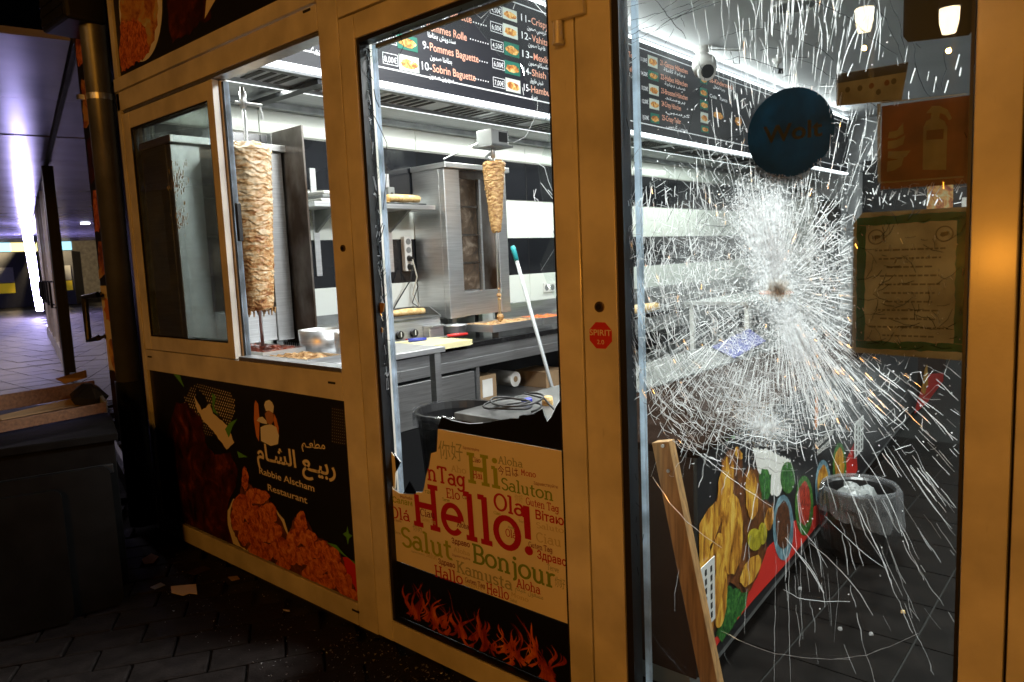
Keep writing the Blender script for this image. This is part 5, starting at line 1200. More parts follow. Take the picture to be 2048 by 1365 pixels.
bp_ = thing('flatbread', 'small flatbread lying left on the shelf tray', 'bread', (-3.72, 1.38, 1.81)); MB().lathe([(0, .0), (.07, .002), (.075, .008), (.05, .014), (0, .016)], (-3.74, 1.42, 1.8065), 20, .05).build('dough', 'wrap_bread', bp_, smooth=True)
st = thing('folded_bags', 'stack of pale folded bags on the shelf behind the grill wing', 'bags', (-3.72, 1.1, 1.796))
for k in range(3): boxo('bag', -3.84, -3.65, .92 + k * .01, 1.22 - k * .02, 1.7965 + k * .022, 1.8175 + k * .022, ('paper_white', 'plastic_grey', 'paper_white')[k], st, .006)
# power strip with plugs and leads
ps = thing('power_strip', 'white wall mounted power strip with two black plugs', 'power strip', (XW + .02, 1.745, 1.38))
boxo('housing', XW + .0085, XW + .05, 1.71, 1.775, 1.36, 1.60, 'plastic_white', ps, .006)
for k in range(4):
    z = 1.39 + k * .058; MB().tube([(XW + .0505, 1.742, z), (XW + .053, 1.742, z)], .021, 18).build('socket', 'plastic_grey' if k > 1 else 'plastic_black', ps)
for k in range(2): MB().tube([(XW + .0535, 1.742, 1.39 + k * .058), (XW + .085, 1.742, 1.385 + k * .058)], .017, 12).build('plug', 'plastic_black', ps)
cm = MB().tube([(XW + .085, 1.742, 1.40), (XW + .10, 1.70, 1.30), (XW + .06, 1.60, 1.15), (XW + .06, 1.52, 1.05)], .005, 6).build('lead', 'cable_black', ps)
MB().tube([(XW + .085, 1.742, 1.44), (XW + .09, 1.77, 1.32), (XW + .05, 1.76, 1.20), (XW + .06, 1.80, 1.12), (XW + .1, 1.82, 1.0)], .005, 6).build('lead', 'cable_white', ps)
MB().tube([(XW + .085, 1.742, 1.39), (XW + .06, 1.80, 1.25), (XW + .06, 1.74, 1.14), (XW + .07, 1.83, 1.08), (XW + .06, 1.90, 1.15)], .004, 6).build('lead', 'cable_black', ps)
wsck = thing('wall_socket', 'white double wall socket right of the mop handle', 'socket', (XW + .01, 3.34, 1.12)); boxo('plate', XW + .0085, XW + .02, 3.27, 3.43, 1.115, 1.195, 'plastic_white', wsck, .003)
for y in (3.31, 3.39): MB().tube([(XW + .0205, y, 1.155), (XW + .022, y, 1.155)], .026, 18).build('socket', 'plastic_grey', wsck)
ws2 = thing('switch_box', 'small grey box on the wall above the shelf', 'switch', (XW + .01, 1.62, 1.83)); boxo('housing', XW + .0205, XW + .05, 1.595, 1.65, 1.83, 1.93, 'plastic_grey', ws2, .004); boxo('button', XW + .0505, XW + .054, 1.615, 1.63, 1.88, 1.895, 'plastic_black', ws2)

# ------------------------------------------------------------------ contact grill with wrap
cg = thing('contact_grill', 'stainless griddle with three black control knobs', 'griddle', (-3.68, 1.25, .9))
boxo('housing', -3.84, -3.56, .90, 1.735, .902, 1.045, 'steel_h', cg, .004); boxo('hot_plate', -3.84, -3.55, .90, 1.74, 1.0455, 1.062, 'steel_dull', cg, .003)
prism([Vector((-3.845, .90, 1.0625)), Vector((-3.845, 1.74, 1.0625)), Vector((-3.845, 1.74, 1.115)), Vector((-3.845, .90, 1.115))], (.012, 0, 0)).build('splash_guard', 'steel_dull', cg)
prism([Vector((-3.832, 1.73, 1.0625)), Vector((-3.56, 1.73, 1.0625)), Vector((-3.66, 1.73, 1.115)), Vector((-3.832, 1.73, 1.115))], (0, .008, 0)).build('splash_guard', 'steel_dull', cg)
for y in (1.245, 1.365, 1.485): 
    kb = MB().tube([(-3.559, y, .965), (-3.535, y, .965)], .027, 20).build('knob', 'plastic_black', cg, bevel=.002); boxo('pointer', -3.5345, -3.532, y - .003, y + .003, .953, .985, 'plastic_white', kb)
boxo('grease_tray', -3.559, -3.50, 1.575, 1.705, .915, 1.005, 'steel', cg, .004); boxo('tray_lip', -3.4995, -3.475, 1.575, 1.705, .992, 1.004, 'steel', cg, .002)
for y, m_ in ((1.305, 'cloth_green'), (1.425, 'knife_red')): MB().tube([(-3.559, y, .928), (-3.553, y, .928)], .006, 10).build('pilot_lamp', m_, cg)
MB().tube([(-3.75, 1.18, 1.065), (-3.75, 1.18, 1.13), (-3.72, 1.22, 1.150), (-3.64, 1.33, 1.155)], .010, 10).build('handle', 'steel', cg, smooth=True)
roll('grilled_wrap', 'rolled flatbread wrap toasting on the griddle', 'wrap', (-3.72, 1.44, 1.092), (-3.66, 1.68, 1.092), .030)

# ------------------------------------------------------------------ things on the worktop
cb = thing('cutting_board', 'thick yellowed cutting board on the black worktop', 'cutting board', (-3.3, 1.2, .9))
prism([Vector((-3.50, .62, .926)), Vector((-3.20, .62, .926)), Vector((-3.14, .70, .926)), Vector((-3.12, 1.56, .926)), Vector((-3.14, 1.60, .926)), Vector((-3.46, 1.62, .926)), Vector((-3.50, 1.58, .926))], (0, 0, -.0245)).build('slab', 'cut_board', cb, bevel=.004)
def knife(name, label, p, d, m, ln=.13):
    t = thing(name, label, 'knife', p); p = Vector(p); d = Vector(d).normalized(); s = Vector((-d.y, d.x, 0))
    MB().tube([p, p + d * ln * .5, p + d * ln], [.011, .013, .009], 10).build('handle', m, t, smooth=True)
    prism([p - s * .014, p - d * .16, p - d * .17 + s * .008, p + s * .014], (0, 0, .002)).build('blade', 'steel', t); return t
knife('kitchen_knife', 'kitchen knife with red handle lying beyond the cutting board', (-3.40, 1.64, .935), (.25, 1, 0), 'knife_red', .15)
knife('kitchen_knife', 'kitchen knife with blue handle on the cutting board edge', (-3.44, 1.34, .9375), (.35, 1, 0), 'knife_blue', .12)
bo = thing('mixing_bowl', 'steel mixing bowl of white sauce between griddle and tray', 'bowl', (-3.50, 1.72, .9)); MB().lathe([(.0, .002), (.055, .002), (.075, .03), (.088, .085), (.092, .09), (.085, .085), (.074, .07), (0, .068)], (-3.50, 1.80, .9), 28).build('bowl', 'steel', bo, smooth=True)
MB().lathe([(.075, .074), (.04, .078), (0, .077)], (-3.50, 1.80, .9), 20).build('sauce', 'paper_white', bo)
def tray(label, x0, x1, y0, y1, z, h, fill, name='steel_tray', inset=.02):
    t = thing(name, label, 'tray', ((x0 + x1) / 2, (y0 + y1) / 2, z), group='steel trays on the work counter'); m_ = MB()
    m_.box(x0, x1, y0, y1, z, z + .004)
    m_.box(x0, x0 + .004, y0, y1, z + .0045, z + h).box(x1 - .004, x1, y0, y1, z + .0045, z + h).box(x0 + .0045, x1 - .0045, y0, y0 + .004, z + .0045, z + h).box(x0 + .0045, x1 - .0045, y1 - .004, y1, z + .0045, z + h)
    m_.build('pan', 'steel', t)
    if fill:
        n = 14; vs = []; fs = []
        for i in range(n + 1):
            for j in range(n + 1): vs.append((x0 + .008 + (x1 - x0 - .016) * i / n, y0 + .008 + (y1 - y0 - .016) * j / n, z + h * .55 + random.uniform(0, h * .5)))
        for i in range(n):
            for j in range(n): fs.append((i*(n+1)+j, (i+1)*(n+1)+j, (i+1)*(n+1)+j+1, i*(n+1)+j+1))
        MB().add(vs, fs).build('filling', fill, t)
    return t
tray('long drip tray of shaved meat scraps below the small cone', -3.52, -3.235, 1.90, 2.42, .935, .05, 'scraps')
boxo('riser', -3.30, -3.24, 1.96, 2.36, .9005, .9345, 'steel_dull', [o for o in bpy.data.objects if o.name.startswith('steel_tray')][0]); 
tray('tray of orange grated carrot beside the green cloth', -3.50, -3.235, 2.45, 2.78, .935, .05, 'carrot')
tray('tray of white and green salad at the far end of the worktop', -3.60, -3.25, 3.0, 3.6, .935, .05, 'salad')
tray('wide tray of red oily sauce below the serving window', -3.52, -3.06, .13, .36, .985, .05, 'sauce')
tray('shallow steel tray edge right inside the serving window sill', -3.05, -2.72, .14, .33, .985, .035, 'scraps')
sup = thing('counter_stand', 'steel stand carrying trays just inside the serving window', 'stand', (-3.2, .35, 0)); boxo('deck', -3.54, -2.70, .12, .95, .955, .984, 'steel_h', sup, .003)
for x in (-3.15, -2.75):
    for y in (.14, .88): boxo('leg', x, x + .04, y, y + .04, 0, .9545, 'steel', sup)
for k, (x, y, lab) in enumerate(((-3.115, .49, 'round steel pot of salad inside the serving window'), (-2.83, .50, 'round steel pot by the serving window post'))):
    t = thing('steel_pot', lab, 'pot', (x, y, .985)); MB().lathe([(0, .05), (.10, .05), (.105, .12), (.112, .122), (.108, .05), (.10, .0), (0, .0)], (x, y, .9845), 28).build('pot', 'steel', t, smooth=True); MB().lathe([(.095, .095), (.05, .105), (0, .1)], (x, y, .9845), 18, .03).build('filling', 'salad' if k == 0 else 'sauce', t)
gt = thing('vent_box', 'low steel box with slotted vent on the counter under the window', 'appliance', (-3.7, .86, .9)); boxo('housing', -3.86, -3.60, .68, .775, .905, 1.04, 'plastic_white', gt, .004)
m_ = MB()
for k in range(10): m_.box(-3.82 + k * .02, -3.81 + k * .02, .6785, .6795, .95, 1.02)
m_.build('vent_slots', 'seam', gt)['kind'] = 'stuff'
cl = thing('green_cloth', 'crumpled bright green cleaning cloth hanging over the worktop edge', 'cloth', (-3.25, 2.86, .9)); vs = []; fs = []; n = 16
for i in range(n + 1):
    for j in range(n + 1):
        u, v = i / n - .5, j / n - .5; h = .06 * math.exp(-6 * (u * u + v * v)) + .045 * mnoise.noise(Vector((u * 5, v * 5, 2.2))) + .02 * mnoise.noise(Vector((u * 11, v * 11, 5)))
        vs.append((-3.30 + u * .18, 2.88 + v * .20, .945 + h))
for i in range(n):
    for j in range(n): fs.append((i*(n+1)+j, (i+1)*(n+1)+j, (i+1)*(n+1)+j+1, i*(n+1)+j+1))
MB().add(vs, fs).build('fabric', 'cloth_green', cl, smooth=True)
# shelf goods below
for (y0, y1, x1, h, m_, lab) in ((1.80, 1.98, -3.30, .20, 'carton', 'brown carton with white label under the worktop'), (2.55, 2.80, -3.32, .12, 'carton', 'flat open carton on the under shelf')):
    t = thing('carton', lab, 'box', ((XW + .3), y0, .4455)); boxo('box', -3.62, x1, y0, y1, .446, .446 + h, m_, t, .002)
    if y0 < 2: boxo('label', x1 + .001, x1 + .002, y0 + .04, y1 - .04, .50, .62, 'paper_white', t)
t = thing('paper_roll', 'pale paper roll lying on the under shelf', 'roll', (-3.45, 2.2, .446)); MB().tube([(-3.60, 2.25, .56), (-3.36, 2.25, .56)], .055, 20).build('roll', 'paper_white', t, smooth=False); MB().tube([(-3.3595, 2.25, .56), (-3.358, 2.25, .56)], .022, 14).build('core', 'carton', t)
# mop leaning on the counter
mp = thing('mop', 'pale mop pole with turquoise grip leaning against the counter', 'mop', (-2.95, 2.2, 0)); ta = at(1025, 492, x=-3.16); tb = at(1104, 775, x=-2.98); dirn = (tb - ta).normalized()
base = ta + dirn * ((ta.z - .06) / -dirn.z)
MB().tube([ta + dirn * .09, base], .0125, 14).build('pole', 'mop_pole', mp, smooth=True); MB().tube([ta, ta + dirn * .015, ta + dirn * .10], [.011, .017, .016], 14).build('grip', 'turquoise', mp, smooth=True)
MB().lathe([(.03, .08), (.10, .02), (.13, .0), (0, 0)], (base.x, base.y, 0.004), 18, .1).build('mop_head', 'paper_white', mp)

# ------------------------------------------------------------------ serving counter with printed front
sv = thing('serving_counter', 'long serving counter with printed chicken front and worn metal top', 'counter', (-1.55, 3, 0))
SX0, SX1, SY0, SY1, SZ = -2.0, -.985, .33, 7.0, .835; SK = -.078     # the front runs back at a slight angle
def sbox(name, x0, x1, y0, y1, z0, z1, m, bevel=0.0):
    mm = MB().box(x0, x1, y0, y1, z0, z1); mm.v = [(x + (SK * (y - .3) if x > -1.3 else 0), y, z) for x, y, z in mm.v]; return mm.build(name, m, sv, bevel=bevel)
def atf(px, py, off=0.0):      # a point on the slanted counter front
    c = Vector((px - 1024, py - 682.5, FPX)); w = r_ * c.x + d_ * c.y + f_ * c.z
    return CAM + w * ((SX1 + off - CAM.x + SK * (CAM.y - .3)) / (w.x - SK * w.y))
sbox('body', SX0 + .02, SX1 - .012, SY0, SY1, .09, SZ - .03, 'laminate_brown'); sbox('plinth', SX0 + .04, SX1 - .05, SY0 + .04, SY1 - .05, .0, .0895, 'plastic_grey')
boxo('top', SX0, -1.60, SY0 - .02, SY1, SZ - .0295, SZ, 'counter_metal', sv, .004); mm = MB().box(-1.598, SX1 + .01, SY0 - .02, SY1, SZ - .0295, SZ - .004); mm.v = [(x + (SK * (y - .3) if x > -1.3 else 0), y, z) for x, y, z in mm.v]; mm.build('ledge', 'ledge_black', sv, bevel=.004)
pf = sbox('printed_front', SX1 - .0115, SX1, SY0, 4.9, .10, SZ - .031, 'print_black')
c5x = lambda x, y, off=.001: atf(1220 + x / 2.504, 820 + y / 2.504, off)
def c5poly(name, pts, m, lay, amp=0.0, step=.03, seed=1):
    off = .001 + lay * .0008; q = [c5x(*p, off) for p in pts]
    if amp: q = [Vector((0, a[0], a[1])) for a in rough_outline([(v.y, v.z) for v in q], amp, step, seed)]
    for v in q: v.y = min(max(v.y, SY0 + .002), 4.88); v.z = min(max(v.z, .102), SZ - .034); v.x = SX1 + off + SK * (v.y - .3)
    return prism(q, (-.0004, 0, 0)).build(name, m, sv)
c5poly('swoosh_print', [(262,1365),(272,1190),(320,1062),(380,1210),(500,1165),(600,1075),(700,900),(790,690),(920,560),(1030,480),(1100,400),(1180,260),(1230,150),(1240,300),(1180,420),(1045,572),(900,750),(720,950),(550,1160),(495,1240),(400,1365)], 'red_film', 1)
c5poly('splash_print', [(715,190),(800,200),(905,255),(850,430),(770,420),(740,300)], 'print_white', 1, .006, .02)
c5poly('herb_print', [(535,1150),(550,900),(640,880),(692,900),(680,1000),(600,1100),(562,1165)], 'print_herbs', 2, .010, .02, 2)
c5poly('herb_print', [(735,330),(775,290),(808,330),(800,430),(760,470)], 'print_herbs', 2, .010, .02, 3)
c5poly('herb_print', [(318,1060),(335,980),(372,1100),(368,1195)], 'print_herbs', 2, .006, .02, 4)
c5poly('chicken_shade', [(405,722),(470,590),(550,400),(560,262),(590,215),(635,183),(662,240),(665,330),(690,285),(740,300),(762,450),(820,470),(790,600),(780,720),(740,830),(690,920),(640,900),(600,860),(560,960),(540,1080),(500,1165),(470,1100),(440,1000),(410,800)], 'print_brown', 3, .006, .02, 5)
for k, (x0, y0, x1, y1, w) in enumerate(((425,760,545,470,95), (560,560,600,225,75), (470,640,500,1120,80), (610,820,615,430,105), (545,1090,560,760,70), (715,540,705,310,62), (655,250,632,195,34), (790,600,805,490,44), (668,880,742,730,78), (520,800,560,620,70))):
    pts = []
    for j in range(22):
        t = 2 * math.pi * j / 22; u = math.cos(t); v = math.sin(t); L_ = math.hypot(x1 - x0, y1 - y0); ex, ey = (x1 - x0) / L_, (y1 - y0) / L_
        pts.append(((x0 + x1) / 2 + ex * u * L_ * .52 - ey * v * w / 2, (y0 + y1) / 2 + ey * u * L_ * .52 + ex * v * w / 2))
    c5poly('chicken_print', pts, 'print_crispy', 4 + k * .5, .006, .018, 30 + k)
ramp_mat('olive', [(.35, (.20, .16, .01)), (.6, (.52, .44, .03)), (.75, (.7, .62, .12))], 30, .35); ramp_mat('bean', [(.35, (.02, .008, .004)), (.55, (.12, .04, .015)), (.75, (.28, .12, .05))], 60, .4); ramp_mat('bowl_blue', [(.35, (.05, .12, .16)), (.6, (.22, .36, .42)), (.75, (.5, .6, .62))], 18, .4)
ramp_mat('tomato', [(.35, (.12, .01, .005)), (.55, (.5, .04, .02)), (.72, (.7, .25, .12))], 40, .4); ramp_mat('greens', [(.35, (.005, .03, .006)), (.55, (.05, .2, .03)), (.72, (.3, .42, .12))], 45, .4)
for cx, cy, rx, ry in ((725,650,36,56), (765,620,22,55)): c5poly('olive_print', [(cx + rx * math.cos(a), cy + ry * math.sin(a)) for a in [k * .35 for k in range(18)]], 'olive', 10)
for cx, cy, rx, ry, m1, m2 in ((868,590,52,165,'bowl_blue','bean'), (973,480,46,150,'greens','tomato'), (1068,390,40,140,'bowl_blue','print_crispy'), (1150,290,34,125,'greens','print_crispy'), (890,340,36,80,'greens','print_herbs')):
    c5poly('bowl_print', [(cx + rx * math.cos(a), cy + ry * math.sin(a)) for a in [k * .3 for k in range(21)]], m1, 2)
    c5poly('dish_print', [(cx + rx * .72 * math.cos(a), cy - ry * .08 + ry * .72 * math.sin(a)) for a in [k * .3 for k in range(21)]], m2, 3, .008, .03, 9)
c6x = lambda x, y: atf(1600 + x / 2.0536, 700 + y / 2.0536, .0022)
def ctext(s_, p0, p1, cap, bold=.015):
    a = c6x(*p0); b = c6x(*p1); b.z = a.z = (a.z + b.z) / 2; b.x = a.x + SK * (b.y - a.y); put_text(MB(), s_, a, b, cap, NB, bold=bold, lift=.0016).build('lettering', 'print_white', sv)
ctext(arabic('ربيـع الشـام'), (68, 330), (160, 235), .11, .02); ctext('Rabbie Alscham', (62, 405), (135, 345), .035, .01); ctext('Restaurant', (70, 432), (125, 385), .035, .01)
prism([c6x(60, 330), c6x(64, 190), c6x(74, 185), c6x(76, 310)], (-.0006, 0, 0)).build('emblem_spit', 'print_orange', sv)
prism([c6x(*q) + Vector((.0004, 0, 0)) for q in ((470,262),(485,200),(520,100),(590,95),(588,130),(520,220))], (-.0004, 0, 0)).build('swoosh_print', 'red_film', sv)
prism([c6x(*q) + Vector((.0008, 0, 0)) for q in ((498,170),(512,80),(522,60),(526,140),(512,185))], (-.0004, 0, 0)).build('chicken_print', 'print_crispy', sv)
prism([c5x(*q, .0022) for q in ((572,125),(600,95),(628,130),(625,150),(600,135),(585,160))], (-.0004, 0, 0)).build('leaf_print', 'print_green', sv)
# vent grilles in the counter front
for lab, quad, rows in (('white slotted vent grille low in the chicken print', ((414,795),(507,717),(503,1050),(470,1085)), 3), ('white slotted vent grille beside the arabic lettering', None, 3)):
    if quad:
        a = c5x(414, 800); b = c5x(507, 740); y0, y1 = a.y, b.y; z1 = (a.z + b.z) / 2; z0 = c5x(490, 1062).z
        y0 = c5x(414, 800).y; y1 = c5x(507, 720).y
    else:
        y0 = c6x(217, 350).y; y1 = c6x(252, 350).y; z1 = c6x(235, 285).z; z0 = c6x(235, 425).z
    xm_ = SX1 + .010 + SK * ((y0 + y1) / 2 - .3); vg = thing('vent_grille', lab, 'vent', (xm_, (y0 + y1) / 2, z0), rz=math.atan(-SK), group='vent grilles in the serving counter'); hy = (y1 - y0) / 2
    def vbox(nm, a0, a1, b0, b1, c0, c1, m, bev=0.0): return MB().box(a0, a1, b0, b1, c0, c1).build(nm, m, vg, bevel=bev, rel=False)
    vbox('plate', 0, .003, -hy, hy, 0, z1 - z0, 'plastic_white', .001)
    for c in range(3):
        for r_i in range(6):
            yy = -hy + (y1 - y0) * (.14 + .30 * c); zz = (z1 - z0) * (.08 + .145 * r_i + .02 * (c % 2)); vbox('slot', .0031, .0036, yy, yy + (y1 - y0) * .10, zz, zz + (z1 - z0) * .095, 'seam')
# on the counter: coil of cable, wedge
cc = thing('cable_coil', 'loose loops of thin black cable on the counter end', 'cable', (-1.8, .4, SZ)); path = []
for i in range(70):
    a = i * .30; R = .085 + .03 * math.sin(i * .23); path.append((-1.80 + R * math.cos(a) * 1.0 + .012 * math.sin(i * .11), .44 + R * 1.0 * math.sin(a), SZ + .008 + i * .0007 + .006 * math.sin(i * .5)))
path += [(-1.70, .50, SZ + .05), (-1.62, .46, SZ + .02), (-1.56, .40, SZ + .006)]
MB().tube(path, .0042, 7).build('loop', 'cable_black', cc, smooth=True)
pl_ = thing('cable_plug', 'small blue plug lying behind the cable loops', 'plug', (-1.86, .58, SZ)); MB().tube([(-1.86, .56, SZ + .012), (-1.85, .60, SZ + .012)], .012, 12).build('cap', 'blue_plastic', pl_, bevel=.002)
wd = thing('bread_chunk', 'small pale chunk on the metal counter top', 'crumb', (-1.76, .60, SZ)); MB().lathe([(0, 0), (.022, 0), (.024, .02), (.020, .034), (0, .036)], (-1.765, .60, SZ), 12, .06).build('chunk', 'wrap_bread', wd)
mat('folder_blue', (.012, .016, .16), .4)
bf2 = thing('blue_folder', 'deep blue plastic sheet on the counter behind the crazed glass', 'sheet', (-1.75, 2.4, SZ)); prism([Vector((-1.93, 2.40, SZ + .006)), Vector((-1.62, 2.02, SZ + .006)), Vector((-1.62, 2.45, SZ + .05)), Vector((-1.93, 2.95, SZ + .06))], (0, 0, .004)).build('sheet', 'folder_blue', bf2)
# black bin in the kitchen
kb_ = thing('kitchen_bin', 'large black bin with rim standing before the fridge door', 'bin', (-2.45, .72, 0)); MB().lathe([(0, .01), (.15, .01), (.20, .68), (.215, .70), (.215, .715), (.20, .715), (.19, .68), (.14, .05), (0, .05)], (-2.45, .78, 0), 32).build('body', 'plastic_black', kb_, smooth=False)
bg_ = MB().lathe([(.195, .60), (.212, .72), (.222, .718), (.225, .66)], (-2.45, .78, 0), 40, .02).build('liner', 'bag_film', kb_)
# waste bin with clear liner by the counter
wb = thing('waste_bin', 'black waste bin with a loose clear liner on the shop floor', 'bin', (-.93, 1.80, .004)); MB().lathe([(0, .005), (.115, .005), (.145, .30), (.155, .31), (.15, .32), (.14, .31), (.11, .02), (0, .02)], (-.93, 1.80, .004), 36).build('body', 'plastic_black', wb)
lin = MB(); prof = [(.135, .20), (.150, .325), (.160, .33), (.172, .26), (.168, .14), (.150, .06)]; vs = []; fs = []; n = 64
for i, (r, z) in enumerate(prof):
    for k in range(n):
        a = 2 * math.pi * k / n; q = r * (1 + (.05 + .05 * i / 5) * mnoise.noise(Vector((math.cos(a) * 3, math.sin(a) * 3, i * .6))) + .03 * mnoise.noise(Vector((math.cos(a) * 9, math.sin(a) * 9, i)))); vs.append((-.93 + q * math.cos(a), 1.80 + q * math.sin(a), .004 + z + .012 * mnoise.noise(Vector((math.cos(a) * 4, math.sin(a) * 4, i + 7)))))
for i in range(len(prof) - 1):
    for k in range(n): fs.append((i*n+k, i*n+(k+1)%n, (i+1)*n+(k+1)%n, (i+1)*n+k))
lin.add(vs, fs).build('liner', 'bag_film', wb, smooth=False)
lf = MB(); vs = []; fs = []; n = 72; pr_ = [(.146, .300), (.151, .326), (.158, .334), (.166, .318), (.172, .280), (.176, .235)]
for i, (r, z) in enumerate(pr_):
    for k in range(n):
        a = 2 * math.pi * k / n; dr_ = max(0, math.cos(a + .5)) ; q = r * (1 + .012 * i * mnoise.noise(Vector((math.cos(a) * 5, math.sin(a) * 5, i * .5))) * 2.2 + .03 * i * .3 * dr_ + .02 * mnoise.noise(Vector((math.cos(a) * 14, math.sin(a) * 14, i)))); zz = z - max(0, i - 3) * .035 * dr_ + .02 * (i > 3) * mnoise.noise(Vector((math.cos(a) * 6, math.sin(a) * 6, 3)))
        vs.append((-.93 + q * math.cos(a), 1.80 + q * math.sin(a), .004 + zz))
for i in range(len(pr_) - 1):
    for k in range(n): fs.append((i*n+k, i*n+(k+1)%n, (i+1)*n+(k+1)%n, (i+1)*n+k))
lf.add(vs, fs).build('liner_fold', 'bag_fold', wb)
m_ = MB()
for k in range(9): m_.lathe([(0, 0), (.03, .005), (.04, .02), (.02, .04), (0, .045)], (-.93 + random.uniform(-.07, .07), 1.80 + random.uniform(-.07, .07), .26 + random.uniform(0, .03)), 7, .35)
m_.build('rubbish', 'plastic_grey', wb)
# wooden batten against the pane
wp = thing('wooden_batten', 'raw wooden batten with two screws leaning inside the cracked pane', 'batten', (-.92, .17, 0)); a = at(1326, 882, y=.165); b = at(1424, 1365, y=.165); d__ = (b - a).normalized(); b = a + d__ * ((a.z - .005) / -d__.z)
MB().bar(a, b, .055, .035, up=(0, 1, 0)).build('timber', 'wood', wp, bevel=.002)
for k, (px, py) in enumerate(((1326, 892), (1337, 942))): q = at(px, py, y=.146); MB().tube([(q.x, .1475, q.z), (q.x, .142, q.z)], .005, 12).build('screw', 'steel', wp)
# ceiling fittings
sp_ = thing('ceiling_speaker', 'round white speaker grille set in the ceiling', 'speaker', (-1.976, 3.9, ZC)); MB().lathe([(0, -.006), (.135, -.006), (.15, -.012), (.165, -.008), (.168, -.0005)], (-1.976, 3.9, ZC), 44).build('rim', 'plastic_white', sp_, smooth=False); MB().lathe([(0, -.0075), (.130, -.0075)], (-1.976, 3.9, ZC), 44).build('grille', 'plastic_grey', sp_)
def cctv(label, p, s, dome):
    t = thing('security_camera', label, 'camera', p, group='security cameras'); x, y, z = p
    MB().lathe([(0, 0), (.05 * s, 0), (.05 * s, -.02 * s), (.03 * s, -.05 * s), (.014 * s, -.06 * s), (.014 * s, -.10 * s)], p, 20).build('mount', 'plastic_white', t, smooth=False)
    dv = Vector((.75, -.65, -.35)).normalized(); c = Vector((x, y, z - .12 * s))
    if dome:
        MB().tube([c - dv * .02 * s + Vector((0, 0, .05 * s)), c + dv * .02 * s + Vector((0, 0, .02 * s)), c + dv * .05 * s - Vector((0, 0, .02 * s))], [.045 * s, .075 * s, .070 * s], 22).build('body', 'plastic_white', t, smooth=True)
        e = c + dv * .051 * s - Vector((0, 0, .02 * s)); k_ = MB().tube([e, e + dv * .03 * s], .058 * s, 22).build('lens_ring', 'plastic_white', t); MB().tube([e + dv * .0305 * s, e + dv * .034 * s], .042 * s, 20).build('lens', 'plastic_black', k_)
        MB().tube([(x, y, z - .02), (x + .10, y + .2, z - .01), (x + .22, y + .35, z - .012)], .006, 8).build('cable', 'plastic_white', t); MB().tube([(x + .14, y + .25, z - .02), (x + .16, y + .27, z - .12), (x + .2, y + .3, z - .13), (x + .2, y + .3, z - .03)], .004, 8).build('lead', 'cable_black', t)
    else:
        MB().bar(c - dv * .06 * s, c + dv * .08 * s, .06 * s, .05 * s).build('body', 'dark_metal', t, bevel=.004)
    return t
cctv('white dome security camera hanging from the ceiling by the menu board', (-2.92, 4.35, ZC), 1.35, True)
cctv('small dark security camera on the ceiling behind the white one', (-2.62, 5.25, ZC), .9, False)
for k, (x, y, w, h, pw) in enumerate(((-.55, 1.25, .58, .58, 165), (-1.75, 1.9, .58, .58, 24), (.9, 3.2, .58, .58, 60), (-2.6, .95, .58, .58, 16), (-1.0, 7.6, .58, .58, 30))):  # unseen panels added to light the cracked pane and the room
    t = thing('added_ceiling_light', ('unseen ceiling light panel added over the shop window', 'unseen ceiling light panel added over the serving counter', 'unseen ceiling light panel added over the guest area', 'unseen ceiling light panel added over the kitchen passage', 'unseen ceiling light panel added at the back of the shop')[k], 'light', (x, y, ZC - .02), group='added ceiling light panels')
    boxo('frame', x - w / 2 - .015, x + w / 2 + .015, y - h / 2 - .015, y + h / 2 + .015, ZC - .02, ZC - .001, 'plastic_white', t); boxo('diffuser', x - w / 2, x + w / 2, y - h / 2, y + h / 2, ZC - .024, ZC - .0205, 'lamp_panel', t)
    area('added_panel_light', (x, y, ZC - .03), w, h, pw, COOL, (0, 0, 0), t)
# far kitchen table with bread, seen through the crazed pane
ft = thing('side_table', 'white legged steel table further back in the kitchen', 'table', (-2.9, 5, 0)); boxo('top', -3.15, -2.55, 4.4, 5.8, .93, .96, 'steel_h', ft)
for x in (-3.12, -2.6):
    for y in (4.44, 5.72): boxo('leg', x, x + .04, y, y + .04, 0, .9295, 'plastic_white', ft)
q = at(1285, 604, x=-2.85); roll('baguette', 'golden baguette on the far steel table', 'bread', (-2.85, q.y - .15, 1.0), (-2.85, q.y + .2, 1.0), .045)
fz = thing('flat_pizza', 'orange flat pizza on the worktop behind the crazed glass', 'pizza', (-2.7, 5.5, .96)); MB().lathe([(0, .02), (.12, .022), (.16, .012), (.165, 0), (0, 0)], (-2.75, 5.55, .9605), 24, .04).build('base', 'carrot', fz)
hp = thing('steel_cabinet', 'tall steel fridge cabinet at the back of the kitchen', 'fridge', (-3.4, 7.8, 0)); boxo('cabinet', -3.88, -3.05, 7.55, 8.6, 0, 2.0, 'steel_dull', hp, .01); boxo('handle', -3.049, -3.02, 7.7, 7.73, .9, 1.4, 'plastic_black', hp)
wn_ = thing('wall_poster', 'dark picture panel high on the rear wall of the shop', 'picture', (-1.0, YB, 1.6)); boxo('panel', -3.0, 2.3, YB - .03, YB - .001, 1.25, 2.55, 'print_black', wn_); boxo('print', -2.2, -1.9, YB - .034, YB - .0305, 1.6, 2.2, 'print_food', wn_); boxo('white_panel', -1.8, -1.1, YB - .034, YB - .0305, 1.55, 1.95, 'paper_white', wn_)
